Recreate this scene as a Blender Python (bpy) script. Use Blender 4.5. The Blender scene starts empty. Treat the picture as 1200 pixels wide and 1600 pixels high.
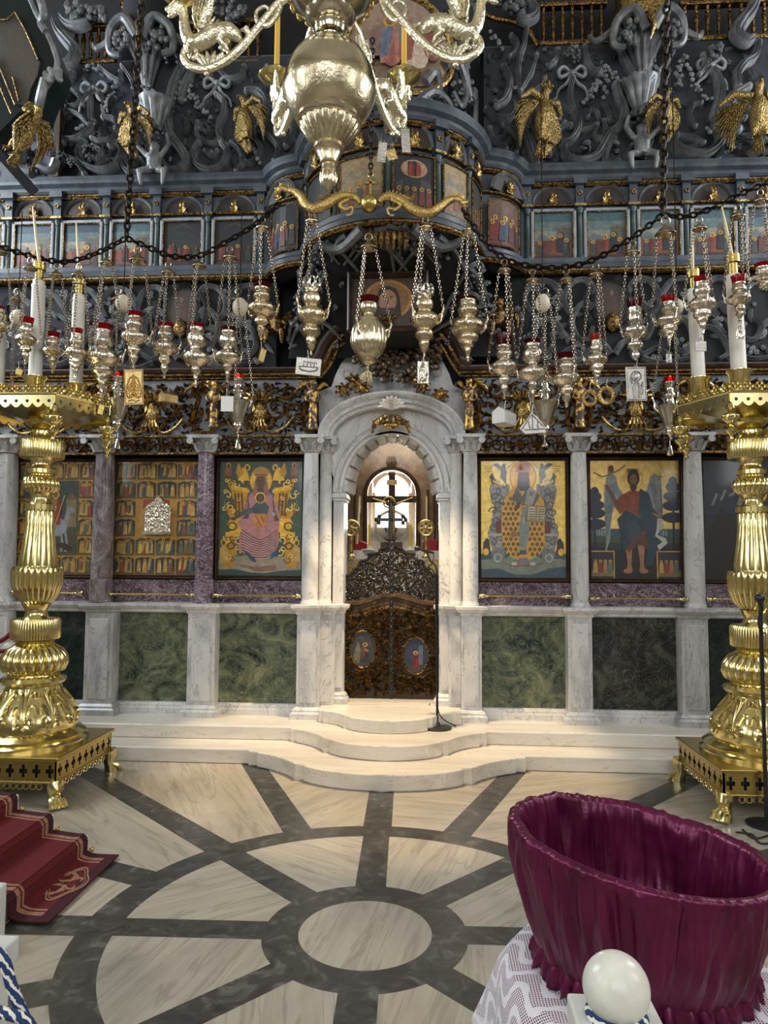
import bpy, math, random
from mathutils import Vector, Matrix, noise
RND = random.Random(11)
S = bpy.context.scene
COL = S.collection
PI = math.pi; TAU = 2*PI
sin, cos = math.sin, math.cos

# ------------------------------------------------------------------ camera
FPX, PITCH, YAW, ROLL, CZ = 1115.9, .067, -.0623, .0062, 1.65
fw = Vector((sin(YAW)*cos(PITCH), cos(YAW)*cos(PITCH), sin(PITCH)))
rt0 = Vector((cos(YAW), -sin(YAW), 0)); up0 = rt0.cross(fw)
RT = rt0*cos(ROLL)+up0*sin(ROLL); UP = up0*cos(ROLL)-rt0*sin(ROLL)
cd = bpy.data.cameras.new('camera'); cam = bpy.data.objects.new('camera', cd); COL.objects.link(cam)
cam.matrix_world = Matrix(((RT.x, UP.x, -fw.x, 0), (RT.y, UP.y, -fw.y, 0), (RT.z, UP.z, -fw.z, CZ), (0, 0, 0, 1)))
cd.sensor_fit = 'HORIZONTAL'; cd.sensor_width = 36; cd.lens = FPX/1200*36; cd.clip_start = .05
S.camera = cam

def ray(px, py): return fw*FPX+RT*(px-600)-UP*(py-800)
def W(px, py, Y):
    d = ray(px, py); t = Y/d.y; return Vector((d.x*t, Y, CZ+d.z*t))
def FL(px, py, z=0):
    d = ray(px, py); t = (z-CZ)/d.z; return Vector((d.x*t, d.y*t, z))
def ms(px, Y): return px*Y/FPX
def Zw(yl, yr, Y=6.4): return (W(300, yl, Y).z+W(920, yr, Y).z)/2
def Xw(px, py, Y=6.4): return W(px, py, Y).x

# ------------------------------------------------------------------ mesh builder
class MB:
    def __init__(s): s.v = []; s.f = []; s.m = []; s.c = []
    def add(s, vs, fs, mat=0, col=None):
        b = len(s.v); s.v += [Vector(x) for x in vs]
        for f in fs: s.f.append(tuple(b+i for i in f)); s.m.append(mat); s.c.append(col)
    def box(s, a, b, mat=0, col=None, M=None):
        x0, y0, z0 = a; x1, y1, z1 = b
        vs = [Vector(p) for p in ((x0,y0,z0),(x1,y0,z0),(x1,y1,z0),(x0,y1,z0),(x0,y0,z1),(x1,y0,z1),(x1,y1,z1),(x0,y1,z1))]
        if M: vs = [M@v for v in vs]
        s.add(vs, [(0,3,2,1),(4,5,6,7),(0,1,5,4),(1,2,6,5),(2,3,7,6),(3,0,4,7)], mat, col)
    def lathe(s, prof, n=24, o=(0,0,0), M=None, mat=0, sx=1, sy=1, a0=0, a1=TAU):
        full = abs(a1-a0-TAU) < 1e-6; k = n if full else n+1; vs = []
        for p in prof:
            r, z = p[0], p[1]; amp, cnt = (p[2], p[3]) if len(p) > 3 else (0, 0)
            for i in range(k):
                a = a0+(a1-a0)*i/n; q = r
                if amp: q = r*(1-amp+amp*2*abs(cos(a*cnt/2))**.6) if amp > 0 else r*(1+amp*cos(a*cnt))
                v = Vector((q*cos(a)*sx, q*sin(a)*sy, z))
                vs.append((M@v if M else v)+Vector(o))
        fs = []
        for j in range(len(prof)-1):
            for i in range(n):
                i2 = (i+1) % k; fs.append((j*k+i, j*k+i2, (j+1)*k+i2, (j+1)*k+i))
        s.add(vs, fs, mat)
    def tube(s, pts, rad, n=6, mat=0, closed=False, flat=1, up=None, cap=True):
        pts = [Vector(p) for p in pts]; N = len(pts)
        if callable(rad): R_ = [rad(i/(N-1)) for i in range(N)]
        elif isinstance(rad, (int, float)): R_ = [rad]*N
        else: R_ = list(rad)
        vs = []; u = Vector(up) if up else None
        for i, p in enumerate(pts):
            if closed: t = pts[(i+1) % N]-pts[i-1]
            else: t = pts[min(i+1, N-1)]-pts[max(i-1, 0)]
            if t.length < 1e-9: t = Vector((0, 0, 1))
            t.normalize()
            if u is None: u = Vector((0, 0, 1)) if abs(t.z) < .9 else Vector((1, 0, 0))
            w = t.cross(u)
            if w.length < 1e-6: w = t.cross(Vector((.3, .8, .5)))
            w.normalize(); uu = w.cross(t)
            if not up: u = uu
            for k in range(n):
                a = TAU*k/n; vs.append(p+(w*cos(a)+uu*sin(a)*flat)*R_[i])
        fs = []; L = N if closed else N-1
        for j in range(L):
            j2 = (j+1) % N
            for k in range(n): fs.append((j*n+k, j*n+(k+1) % n, j2*n+(k+1) % n, j2*n+k))
        if cap and not closed:
            fs.append(tuple(range(n-1, -1, -1))); fs.append(tuple((N-1)*n+k for k in range(n)))
        s.add(vs, fs, mat)
    def ball(s, c, r, n=10, mat=0, M=None):
        r = Vector((r, r, r)) if isinstance(r, (int, float)) else Vector(r); h = max(4, n//2+1); vs = []; fs = []
        for j in range(h+1):
            t = PI*j/h
            for i in range(n):
                a = TAU*i/n; v = Vector((r.x*sin(t)*cos(a), r.y*sin(t)*sin(a), r.z*cos(t)))
                vs.append((M@v if M else v)+Vector(c))
        for j in range(h):
            for i in range(n): fs.append((j*n+i, (j+1)*n+i, (j+1)*n+(i+1) % n, j*n+(i+1) % n))
        s.add(vs, fs, mat)
    def prism(s, poly, y0, y1, mat=0, col=None, M=None):
        """polygon in (x,z), extruded from y0 (front) to y1"""
        n = len(poly); vs = [Vector((x, y0, z)) for x, z in poly]+[Vector((x, y1, z)) for x, z in poly]
        if M: vs = [M@v for v in vs]
        ar = sum(poly[i][0]*poly[(i+1) % n][1]-poly[(i+1) % n][0]*poly[i][1] for i in range(n))
        fs = [tuple(range(n)), tuple(range(2*n-1, n-1, -1))]+[(i, i+n, (i+1) % n+n, (i+1) % n) for i in range(n)]
        if ar < 0: fs = [f[::-1] for f in fs]
        s.add(vs, fs, mat, col)
    def flat(s, poly, y, mat=0, col=None, M=None):
        vs = [Vector((x, y, z)) for x, z in poly]
        if M: vs = [M@v for v in vs]
        ar = sum(poly[i][0]*poly[(i+1) % len(poly)][1]-poly[(i+1) % len(poly)][0]*poly[i][1] for i in range(len(poly)))
        f = tuple(range(len(poly))); s.add(vs, [f if ar > 0 else f[::-1]], mat, col)
    def strip(s, A, B, mat=0, col=None):
        n = len(A); s.add(list(A)+list(B), [(i, i+1, n+i+1, n+i) for i in range(n-1)], mat, col)
    def sweep(s, path, prof, mat=0, closed=False):
        """path: list of (point, outward normal, up) ; prof: list of (out, up) offsets -> a moulding"""
        vs = []; k = len(prof)
        for p, nrm, u in path: vs += [p+nrm*a+u*b for a, b in prof]
        fs = []; N = len(path)
        for j in range(N if closed else N-1):
            j2 = (j+1) % N
            for i in range(k-1): fs.append((j*k+i, j2*k+i, j2*k+i+1, j*k+i+1))
        if not closed: fs += [tuple(range(k)), tuple((N-1)*k+i for i in range(k-1, -1, -1))]
        s.add(vs, fs, mat)
    STP = [(-1, 0), (-.86, .55), (-.55, .8), (-.3, .62), (0, 1), (.3, .62), (.55, .8), (.86, .55), (1, 0)]
    def stroke(s, pts, w, h, M, mat=0, prof=None):
        """carved scroll: grooved half-round swept along a 2-D line lying in the plane (x right, z up, -y out) of M"""
        prof = prof or MB.STP; N = len(pts); k = len(prof); vs = []
        for i in range(N):
            a = pts[max(i-1, 0)]; b = pts[min(i+1, N-1)]; tx, tz = b[0]-a[0], b[1]-a[1]; L = math.hypot(tx, tz) or 1
            nx, nz = -tz/L, tx/L; t = i/(N-1); ww = w(t) if callable(w) else w; hh = h(t) if callable(h) else h
            for q, e in prof: vs.append(M@Vector((pts[i][0]+nx*q*ww, -e*hh, pts[i][1]+nz*q*ww)))
        fs = []
        for j in range(N-1):
            for i in range(k-1): fs.append((j*k+i, j*k+i+1, (j+1)*k+i+1, (j+1)*k+i))
        fs += [tuple(range(k-1, -1, -1)), tuple((N-1)*k+i for i in range(k))]
        s.add(vs, fs, mat)
    def flower(s, x, z, r, M, mat=0, y=0, d=.5, pet=6, core=None):
        for i in range(pet):
            a = TAU*i/pet+.3; c = M@Vector((x+cos(a)*r*.6, y-d*r*.4, z+sin(a)*r*.6))
            s.ball(c, (r*.42, r*.42*d+.002, r*.42), 6, mat)
        s.ball(M@Vector((x, y-d*r*.75, z)), r*.36, 6, mat if core is None else core)
    def chainline(s, pts, size, wire, mat=0, bead=0):
        """links along a polyline"""
        pts = [Vector(p) for p in pts]; seg = []; tot = 0
        for a, b in zip(pts, pts[1:]): seg.append((tot, a, b)); tot += (b-a).length
        n = max(2, round(tot/(size*.8))); up = Vector((0, 1, 0))
        for i in range(n):
            d = (i+.5)*tot/n
            for st, a, b in reversed(seg):
                if d >= st: break
            t = (b-a).normalized(); c = a+t*(d-st); w = t.cross(up)
            if w.length < 1e-3: w = t.cross(Vector((1, 0, 0)))
            w.normalize(); q = w.cross(t)
            if i % 2: w, q = q, w
            if i % 3 == 2 and bead: s.ball(c, bead, 6, mat)
            lp = [c+t*(cos(TAU*k/8)*size*.52)+w*(sin(TAU*k/8)*size*.3) for k in range(8)]
            s.tube(lp, wire, 4, mat, closed=True, up=q)
    def build(s, name, mats, parent=None, smooth=True, auto=None):
        me = bpy.data.meshes.new(name); off = WL.get(parent.name, Vector()) if parent else Vector()
        if off.length: me.from_pydata([v-off for v in s.v], [], s.f)
        else: me.from_pydata(s.v, [], s.f)
        if not isinstance(mats, (list, tuple)): mats = [mats]
        for m in mats: me.materials.append(m)
        if len(mats) > 1: me.polygons.foreach_set('material_index', s.m)
        if any(c is not None for c in s.c):
            at = me.color_attributes.new('Col', 'FLOAT_COLOR', 'CORNER'); flatc = []
            for p, c in zip(me.polygons, s.c): flatc += list(c or (.5, .5, .5, 0))*p.loop_total
            at.data.foreach_set('color', flatc)
        me.polygons.foreach_set('use_smooth', [smooth]*len(me.polygons))
        me.update()
        if smooth:
            try: me.set_sharp_from_angle(angle=auto if auto else .75)
            except Exception: pass
        o = bpy.data.objects.new(name, me); COL.objects.link(o)
        if parent: o.parent = parent
        WL[o.name] = off
        return o
WL = {}
def tag(o, label, cat, group=None, kind=None):
    if label: o['label'] = label
    if cat: o['category'] = cat
    if group: o['group'] = group
    if kind: o['kind'] = kind
    return o
def thing(name, label, cat, loc=(0, 0, 0), group=None):
    o = bpy.data.objects.new(name, None); COL.objects.link(o); o.location = loc; o.empty_display_size = .1
    WL[o.name] = Vector(loc); return tag(o, label, cat, group)
def struct(mb, name, mat, smooth=False): return tag(mb.build(name, mat, None, smooth), None, None, None, 'structure')
def dup(o, loc, label=None, parent=None):
    c = o.copy(); COL.objects.link(c)
    if parent: c.parent = parent
    else: c.location = loc
    if label: c['label'] = label
    for ch in o.children: dup(ch, None, None, c)
    return c
def remesh(o, size, smooth=4):
    m = o.modifiers.new('fuse', 'REMESH'); m.mode = 'VOXEL'; m.voxel_size = size; m.use_smooth_shade = True
    if smooth: k = o.modifiers.new('soften', 'SMOOTH'); k.iterations = smooth; k.factor = .5
    return o
def bevel(o, w, seg=2):
    m = o.modifiers.new('edge', 'BEVEL'); m.width = w; m.segments = seg; m.limit_method = 'ANGLE'; m.angle_limit = .6; return o
def crv(pts, n=8):
    """Catmull-Rom through 2-D or 3-D points"""
    P = [Vector(p) for p in pts]; out = []
    for i in range(len(P)-1):
        a, b, c, d = P[max(i-1, 0)], P[i], P[i+1], P[min(i+2, len(P)-1)]
        for k in range(n):
            t = k/n; out.append(.5*((2*b)+(c-a)*t+(2*a-5*b+4*c-d)*t*t+(3*b-a-3*c+d)*t**3))
    out.append(P[-1]); return out
def spiral(cx, cz, r0, r1, a0, turns, n=26):
    return [(cx+(r0+(r1-r0)*i/n)*cos(a0+TAU*turns*i/n), cz+(r0+(r1-r0)*i/n)*sin(a0+TAU*turns*i/n)) for i in range(n+1)]
def tr(x=0, y=0, z=0): return Matrix.Translation((x, y, z))
def rz(a): return Matrix.Rotation(a, 4, 'Z')
def ry(a): return Matrix.Rotation(a, 4, 'Y')
def rx(a): return Matrix.Rotation(a, 4, 'X')

# ------------------------------------------------------------------ materials
class NT:
    def __init__(s, name):
        s.m = bpy.data.materials.new(name); s.m.use_nodes = True; s.t = s.m.node_tree
        s.b = s.t.nodes['Principled BSDF']; s.out = s.t.nodes['Material Output']
    def n(s, typ, **kw):
        x = s.t.nodes.new('ShaderNode'+typ)
        for k, v in kw.items():
            if k in x.inputs.keys(): s.put(x, k, v)
            else: setattr(x, k, v)
        return x
    def put(s, node, key, v):
        i = node.inputs[key]
        if isinstance(v, bpy.types.NodeSocket): s.t.links.new(v, i)
        elif hasattr(v, 'outputs'): s.t.links.new(v.outputs[0], i)
        else: i.default_value = v
    def set(s, **kw):
        for k, v in kw.items(): s.put(s.b, k.replace('_', ' '), v)
        return s
    def obj(s, scale=(1, 1, 1), rot=(0, 0, 0), loc=(0, 0, 0)):
        tc = s.n('TexCoord'); mp = s.n('Mapping'); oi = s.n('ObjectInfo'); vm = s.n('VectorMath', operation='MULTIPLY_ADD'); s.t.links.new(oi.outputs['Random'], vm.inputs[0]); vm.inputs[1].default_value = (31, 17, 23); s.t.links.new(tc.outputs['Object'], vm.inputs[2]); s.t.links.new(vm.outputs[0], mp.inputs[0])
        mp.inputs['Scale'].default_value = scale; mp.inputs['Rotation'].default_value = rot; mp.inputs['Location'].default_value = loc; return mp.outputs[0]
    def noise(s, vec, scale, detail=4, dist=0, rough=.5):
        x = s.n('TexNoise'); s.put(x, 'Vector', vec); x.inputs['Scale'].default_value = scale; x.inputs['Detail'].default_value = detail
        x.inputs['Distortion'].default_value = dist; x.inputs['Roughness'].default_value = rough; return x.outputs[0]
    def ramp(s, fac, stops, interp='LINEAR'):
        r = s.n('ValToRGB'); s.t.links.new(fac, r.inputs[0]); e = r.color_ramp.elements; r.color_ramp.interpolation = interp
        while len(e) < len(stops): e.new(.5)
        for el, (p, c) in zip(e, stops): el.position = p; el.color = (*c, 1) if len(c) == 3 else c
        return r.outputs[0]
    def mix(s, fac, a, b, mode='MIX'):
        x = s.n('MixRGB', blend_type=mode); s.put(x, 'Fac', fac)
        for k, v in (('Color1', a), ('Color2', b)): s.put(x, k, (*v, 1) if isinstance(v, tuple) and len(v) == 3 else v)
        return x.outputs[0]
    def math(s, op, a, b=0, c=0):
        x = s.n('Math', operation=op)
        for i, v in enumerate((a, b, c)):
            if isinstance(v, bpy.types.NodeSocket): s.t.links.new(v, x.inputs[i])
            else: x.inputs[i].default_value = v
        return x.outputs[0]
    def bump(s, h, strength=.5, dist=.01):
        b = s.n('Bump'); s.t.links.new(h, b.inputs['Height']); b.inputs['Strength'].default_value = strength; b.inputs['Distance'].default_value = dist
        s.t.links.new(b.outputs[0], s.b.inputs['Normal']); return s
def sRGB(r, g, b):
    f = lambda c: (c/12.92 if c <= .04045 else ((c+.055)/1.055)**2.4)
    return (f(r/255), f(g/255), f(b/255))

def marble(name, stops, scale=2.2, stretch=(1, 1, 1), rot=(0, 0, 0), dist=1.6, rough=.25, vein=None, spec=.5):
    t = NT(name); v = t.obj(stretch, rot); n = t.noise(v, scale, 8, dist, .6); c = t.ramp(n, stops)
    if vein:
        n2 = t.noise(v, scale*1.9, 6, dist*1.4, .6); k = t.math('ABSOLUTE', t.math('SUBTRACT', n2, .5))
        m = t.ramp(k, [(0, (1, 1, 1)), (vein[1], (0, 0, 0))]); c = t.mix(m, c, vein[0])
    t.set(Base_Color=c, Roughness=rough); t.put(t.b, 'Specular IOR Level', spec); return t.m
M = {}
M['white_marble'] = marble('white_marble', [(.25, sRGB(150, 150, 152)), (.5, sRGB(205, 203, 199)), (.75, sRGB(226, 222, 214))], 1.6, (1, 1, .5), (0, .5, .3), 2, .3, (sRGB(140, 140, 145), .012))
M['grey_marble'] = marble('grey_marble', [(.3, sRGB(146, 145, 146)), (.55, sRGB(188, 186, 181)), (.8, sRGB(208, 204, 197))], 2.4, (1, 1, .35), (0, .3, .2), 2, .28, (sRGB(105, 108, 116), .012))
M['cream_marble'] = marble('cream_marble', [(.3, sRGB(196, 188, 174)), (.55, sRGB(222, 214, 199)), (.8, sRGB(232, 226, 212))], 1.3, (.4, 2.5, 2.5), (0, 0, 0), 1.2, .3, (sRGB(190, 178, 160), .01))
M['purple_marble'] = marble('purple_marble', [(.3, sRGB(62, 44, 52)), (.5, sRGB(96, 74, 84)), (.62, sRGB(120, 100, 112)), (.75, sRGB(186, 178, 186))], 3.5, (1, 1, 1.6), (0, .6, 0), 2.6, .18, (sRGB(205, 200, 206), .02))
M['plum_marble'] = marble('plum_marble', [(.3, sRGB(66, 54, 54)), (.5, sRGB(112, 100, 98)), (.72, sRGB(158, 150, 148))], 5, (1, 1, .6), (0, .5, 0), 2.2, .18, (sRGB(165, 158, 164), .012))
M['green_marble'] = marble('green_marble', [(.3, sRGB(28, 34, 36)), (.42, sRGB(62, 72, 62)), (.56, sRGB(98, 104, 80)), (.72, sRGB(136, 136, 108))], 4.2, (1, 1, 1.1), (.2, .6, 0), 1.8, .16, (sRGB(150, 156, 132), .012))
M['dark_marble'] = marble('dark_marble', [(.3, sRGB(24, 25, 30)), (.5, sRGB(48, 50, 50)), (.66, sRGB(84, 84, 72)), (.8, sRGB(120, 118, 98))], 3.0, (1, 1, .8), (.2, .5, 0), 3, .18, (sRGB(126, 130, 118), .01))
M['black_green_marble'] = marble('black_green_marble', [(.3, sRGB(14, 18, 18)), (.55, sRGB(34, 44, 38)), (.75, sRGB(62, 76, 62))], 4, (1, 1, 1), (.2, .5, 0), 2, .15, (sRGB(80, 96, 82), .006))

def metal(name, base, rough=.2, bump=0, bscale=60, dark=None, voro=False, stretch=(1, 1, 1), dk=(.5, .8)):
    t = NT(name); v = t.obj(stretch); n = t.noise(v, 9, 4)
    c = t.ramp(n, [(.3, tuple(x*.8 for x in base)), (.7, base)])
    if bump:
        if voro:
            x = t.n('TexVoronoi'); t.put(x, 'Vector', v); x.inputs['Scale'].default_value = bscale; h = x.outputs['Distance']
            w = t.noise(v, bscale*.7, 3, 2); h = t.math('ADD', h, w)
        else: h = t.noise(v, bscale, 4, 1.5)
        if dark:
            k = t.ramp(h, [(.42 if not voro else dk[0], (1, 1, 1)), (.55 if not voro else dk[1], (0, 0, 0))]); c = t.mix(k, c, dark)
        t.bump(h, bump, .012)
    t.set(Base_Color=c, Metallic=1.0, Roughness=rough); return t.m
M['brass'] = metal('brass', sRGB(232, 216, 152), .18)
M['chased_brass'] = metal('chased_brass', sRGB(214, 186, 100), .2, .8, 22)
M['old_brass'] = metal('old_brass', sRGB(196, 172, 100), .27, .15, 60)
M['silver'] = metal('silver', sRGB(226, 216, 198), .2, .3, 42, sRGB(150, 138, 116), True)
M['silver_plain'] = metal('silver_plain', sRGB(216, 210, 198), .17, .12, 30)
M['silver_warm'] = metal('silver_warm', sRGB(228, 212, 178), .2, .28, 42, sRGB(156, 136, 98), True)
M['silver_fluted'] = metal('silver_fluted', sRGB(226, 214, 182), .2)
M['chandelier_silver'] = metal('chandelier_silver', sRGB(212, 198, 164), .27, .3, 22)
M['chandelier_plain'] = metal('chandelier_plain', sRGB(214, 204, 178), .17, .1, 12)
M['silver_dragon'] = metal('silver_dragon', sRGB(232, 224, 196), .3, .3, 70, sRGB(180, 168, 134), True)
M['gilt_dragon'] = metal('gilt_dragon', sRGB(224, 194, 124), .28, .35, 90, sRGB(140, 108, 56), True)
M['iron'] = metal('iron', sRGB(52, 46, 40), .5)
M['chain_silver'] = metal('chain_silver', sRGB(176, 164, 146), .3)
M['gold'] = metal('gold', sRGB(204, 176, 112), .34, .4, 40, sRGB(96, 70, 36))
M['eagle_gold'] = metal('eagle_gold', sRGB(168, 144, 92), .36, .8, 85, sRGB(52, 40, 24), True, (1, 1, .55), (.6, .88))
M['gold_dull'] = metal('gold_dull', sRGB(146, 116, 68), .4, .6, 40, sRGB(50, 38, 26))
M['black_metal'] = NT('black_metal').set(Base_Color=(.012, .012, .013, 1), Roughness=.35).m
M['rubber'] = NT('rubber').set(Base_Color=(.01, .01, .01, 1), Roughness=.7).m

def wood(name, c0, c1, c2, rough=.5, sc=7, gold=None):
    t = NT(name); v = t.obj((1, 1, 1)); n = t.noise(v, sc, 6, .6); n2 = t.noise(t.obj((12, 12, 1.5)), 3, 4, .4)
    c = t.ramp(n, [(.3, c0), (.52, c1), (.75, c2)]); c = t.mix(.35, c, t.ramp(n2, [(.3, c0), (.7, c1)]))
    if gold:
        g = t.noise(v, sc*2.2, 5, .8); k = t.ramp(g, [(gold[1], (0, 0, 0)), (gold[1]+.08, (1, 1, 1))])
        c = t.mix(k, c, gold[0]); t.put(t.b, 'Metallic', t.math('MULTIPLY', k, .75))
    t.set(Base_Color=c, Roughness=rough).bump(t.noise(v, 40, 4), .25, .006); return t.m
M['slate_wood'] = wood('slate_wood', sRGB(20, 24, 31), sRGB(32, 37, 46), sRGB(46, 52, 62), .5)
M['slate_carving'] = wood('slate_carving', sRGB(80, 83, 86), sRGB(122, 126, 128), sRGB(170, 170, 165), .3, 9)
M['dark_carving'] = wood('dark_carving', sRGB(54, 56, 58), sRGB(90, 93, 95), sRGB(136, 135, 130), .33, 9)
M['navy_wood'] = wood('navy_wood', sRGB(7, 9, 13), sRGB(13, 16, 22), sRGB(21, 25, 32), .8)
M['blue_wood'] = wood('blue_wood', sRGB(46, 53, 60), sRGB(72, 80, 88), sRGB(98, 104, 108), .42)
M['pale_blue'] = wood('pale_blue', sRGB(104, 112, 122), sRGB(140, 146, 152), sRGB(168, 170, 170), .5)
M['brown_wood'] = wood('brown_wood', sRGB(34, 24, 18), sRGB(62, 44, 32), sRGB(88, 64, 44), .4)
M['crest_carving'] = wood('crest_carving', sRGB(16, 13, 11), sRGB(34, 27, 21), sRGB(62, 48, 36), .34, 16, (sRGB(120, 92, 58), .66))
M['arch_wood'] = wood('arch_wood', sRGB(62, 46, 34), sRGB(98, 76, 54), sRGB(122, 98, 72), .36)
M['gilt_carving'] = wood('gilt_carving', sRGB(46, 32, 20), sRGB(78, 56, 34), sRGB(110, 84, 50), .4, 12, (sRGB(206, 164, 88), .48))
M['door_carving'] = wood('door_carving', sRGB(40, 29, 20), sRGB(74, 54, 36), sRGB(112, 82, 52), .36, 16, (sRGB(160, 122, 72), .6))
M['green_lacquer'] = NT('green_lacquer').set(Base_Color=(*sRGB(16, 30, 30), 1), Roughness=.3).m
M['brown_canvas'] = wood('brown_canvas', sRGB(44, 38, 32), sRGB(66, 58, 48), sRGB(78, 68, 54), .6, 2)
M['wall_plaster'] = wood('wall_plaster', sRGB(150, 142, 128), sRGB(170, 162, 146), sRGB(186, 178, 162), .8, 1.5)
def plain(name, col, rough=.5, **kw):
    t = NT(name); n = t.noise(t.obj(), 6, 4); c = t.ramp(n, [(.3, tuple(x*.88 for x in col)), (.7, col)]); t.set(Base_Color=c, Roughness=rough)
    for k, v in kw.items(): t.put(t.b, k.replace('_', ' '), v)
    return t.m
M['wax'] = plain('wax', sRGB(248, 244, 230), .35, Subsurface_Weight=.1)
M['yellow_wax'] = plain('yellow_wax', sRGB(222, 180, 70), .4)
M['pale_wax'] = plain('pale_wax', sRGB(222, 206, 160), .4)
M['egg'] = plain('egg', sRGB(226, 214, 186), .45)
M['linen'] = plain('linen', sRGB(225, 222, 216), .8)
M['red_cloth'] = plain('red_cloth', sRGB(150, 22, 34), .7)
M['tassel'] = plain('tassel', sRGB(214, 198, 150), .7)
M['white_leather'] = plain('white_leather', sRGB(232, 232, 228), .4)
def glassy(name, col, rough=.08):
    t = NT(name); t.set(Base_Color=(*col, 1), Roughness=rough, Transmission_Weight=.55, IOR=1.3); return t.m
M['red_glass'] = glassy('red_glass', sRGB(170, 12, 28))
M['dark_red_glass'] = glassy('dark_red_glass', sRGB(92, 8, 18))
M['amber_glass'] = glassy('amber_glass', sRGB(190, 60, 20))
t = NT('flame'); t.set(Base_Color=(1, .3, .1, 1), Emission_Color=(1, .25, .12, 1), Emission_Strength=6.0); M['flame'] = t.m
# painted panels: flat pigment from the mesh's own colour layer, alpha = gold leaf
t = NT('icon_paint'); a = t.n('VertexColor', layer_name='Col'); v = t.obj()
n = t.noise(v, 22, 6, .5); k = t.ramp(n, [(.3, (.72, .72, .72)), (.7, (1.1, 1.1, 1.1))]); c = t.mix(1.0, a.outputs['Color'], k, 'MULTIPLY')
t.set(Base_Color=c, Roughness=.42); t.put(t.b, 'Metallic', t.math('MULTIPLY', a.outputs['Alpha'], .35)); t.put(t.b, 'Coat Weight', .55); t.put(t.b, 'Coat Roughness', .08); t.bump(n, .12, .004); M['icon_paint'] = t.m
t = NT('old_paint'); a = t.n('VertexColor', layer_name='Col'); n = t.noise(t.obj(), 26, 6, .5); k = t.ramp(n, [(.3, (.6, .6, .6)), (.7, (1.1, 1.1, 1.1))])
t.set(Base_Color=t.mix(1.0, a.outputs['Color'], k, 'MULTIPLY'), Roughness=.5); t.put(t.b, 'Metallic', t.math('MULTIPLY', a.outputs['Alpha'], .6)); M['old_paint'] = t.m
# satin
t = NT('satin'); v = t.obj(); n = t.noise(v, 7, 4, 1.0)
t.set(Base_Color=t.ramp(n, [(.3, sRGB(76, 10, 44)), (.7, sRGB(106, 22, 66))]), Roughness=.33, Metallic=.45); t.bump(t.noise(t.obj((1, 1, .35)), 30, 4, .8), .3, .008); M['satin'] = t.m
# lace: openwork in cloth, a net with solid bands
t = NT('lace'); tc = t.n('TexCoord'); mp = t.n('Mapping'); t.t.links.new(tc.outputs['UV'], mp.inputs[0]); mp.inputs['Scale'].default_value = (1, 1, 1)
sx = t.n('SeparateXYZ'); t.t.links.new(mp.outputs[0], sx.inputs[0]); u, w = sx.outputs[0], sx.outputs[1]
hu = t.math('ABSOLUTE', t.math('SUBTRACT', t.math('FRACT', t.math('MULTIPLY', u, 150)), .5)); hw = t.math('ABSOLUTE', t.math('SUBTRACT', t.math('FRACT', t.math('MULTIPLY', w, 150)), .5))
hole = t.math('LESS_THAN', t.math('MAXIMUM', hu, hw), .3)
bd = t.math('GREATER_THAN', t.math('SINE', t.math('ADD', t.math('MULTIPLY', t.math('ADD', u, w), 62), t.math('MULTIPLY', t.math('SINE', t.math('MULTIPLY', t.math('SUBTRACT', u, w), 37)), 2.6))), -.45)
al = t.math('SUBTRACT', 1, t.math('MULTIPLY', hole, bd)); t.set(Base_Color=(*sRGB(222, 216, 222), 1), Roughness=.85, Alpha=al); M['lace'] = t.m
# carpet
t = NT('carpet'); v = t.obj(); n = t.noise(v, 160, 3); t.set(Base_Color=t.ramp(n, [(.3, sRGB(66, 3, 9)), (.7, sRGB(112, 8, 18))]), Roughness=.95).bump(n, .5, .006); M['carpet'] = t.m
M['carpet_dark'] = plain('carpet_dark', sRGB(60, 8, 24), .95); M['carpet_gold'] = plain('carpet_gold', sRGB(158, 116, 88), .9)
t = NT('rope'); v = t.obj(); wv = t.n('TexWave', wave_type='BANDS', bands_direction='DIAGONAL'); t.put(wv, 'Vector', v); wv.inputs['Scale'].default_value = 26; wv.inputs['Distortion'].default_value = 3; wv.inputs['Detail Scale'].default_value = 3
t.set(Base_Color=t.ramp(wv.outputs[1], [(.0, sRGB(24, 52, 96)), (.62, sRGB(34, 66, 116)), (.7, sRGB(226, 222, 208))], 'CONSTANT'), Roughness=.8); M['rope'] = t.m
M['red_rope'] = plain('red_rope', sRGB(112, 12, 34), .7)
t = NT('post_marble'); v = t.obj(); n = t.noise(v, 5, 6, 1); t.set(Base_Color=t.ramp(n, [(.3, sRGB(196, 198, 192)), (.7, sRGB(224, 222, 212))]), Roughness=.22); M['post_marble'] = t.m
t = NT('ball_marble'); v = t.obj(); n = t.noise(v, 14, 6, 1); t.set(Base_Color=t.ramp(n, [(.3, sRGB(200, 198, 186)), (.7, sRGB(226, 222, 208))]), Roughness=.3); M['ball_marble'] = t.m
t = NT('daylight'); t.set(Base_Color=(.8, .85, .9, 1), Emission_Color=(1, .98, .92, 1), Emission_Strength=9.0); M['daylight'] = t.m
EXPOSURE = 0.18
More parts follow.
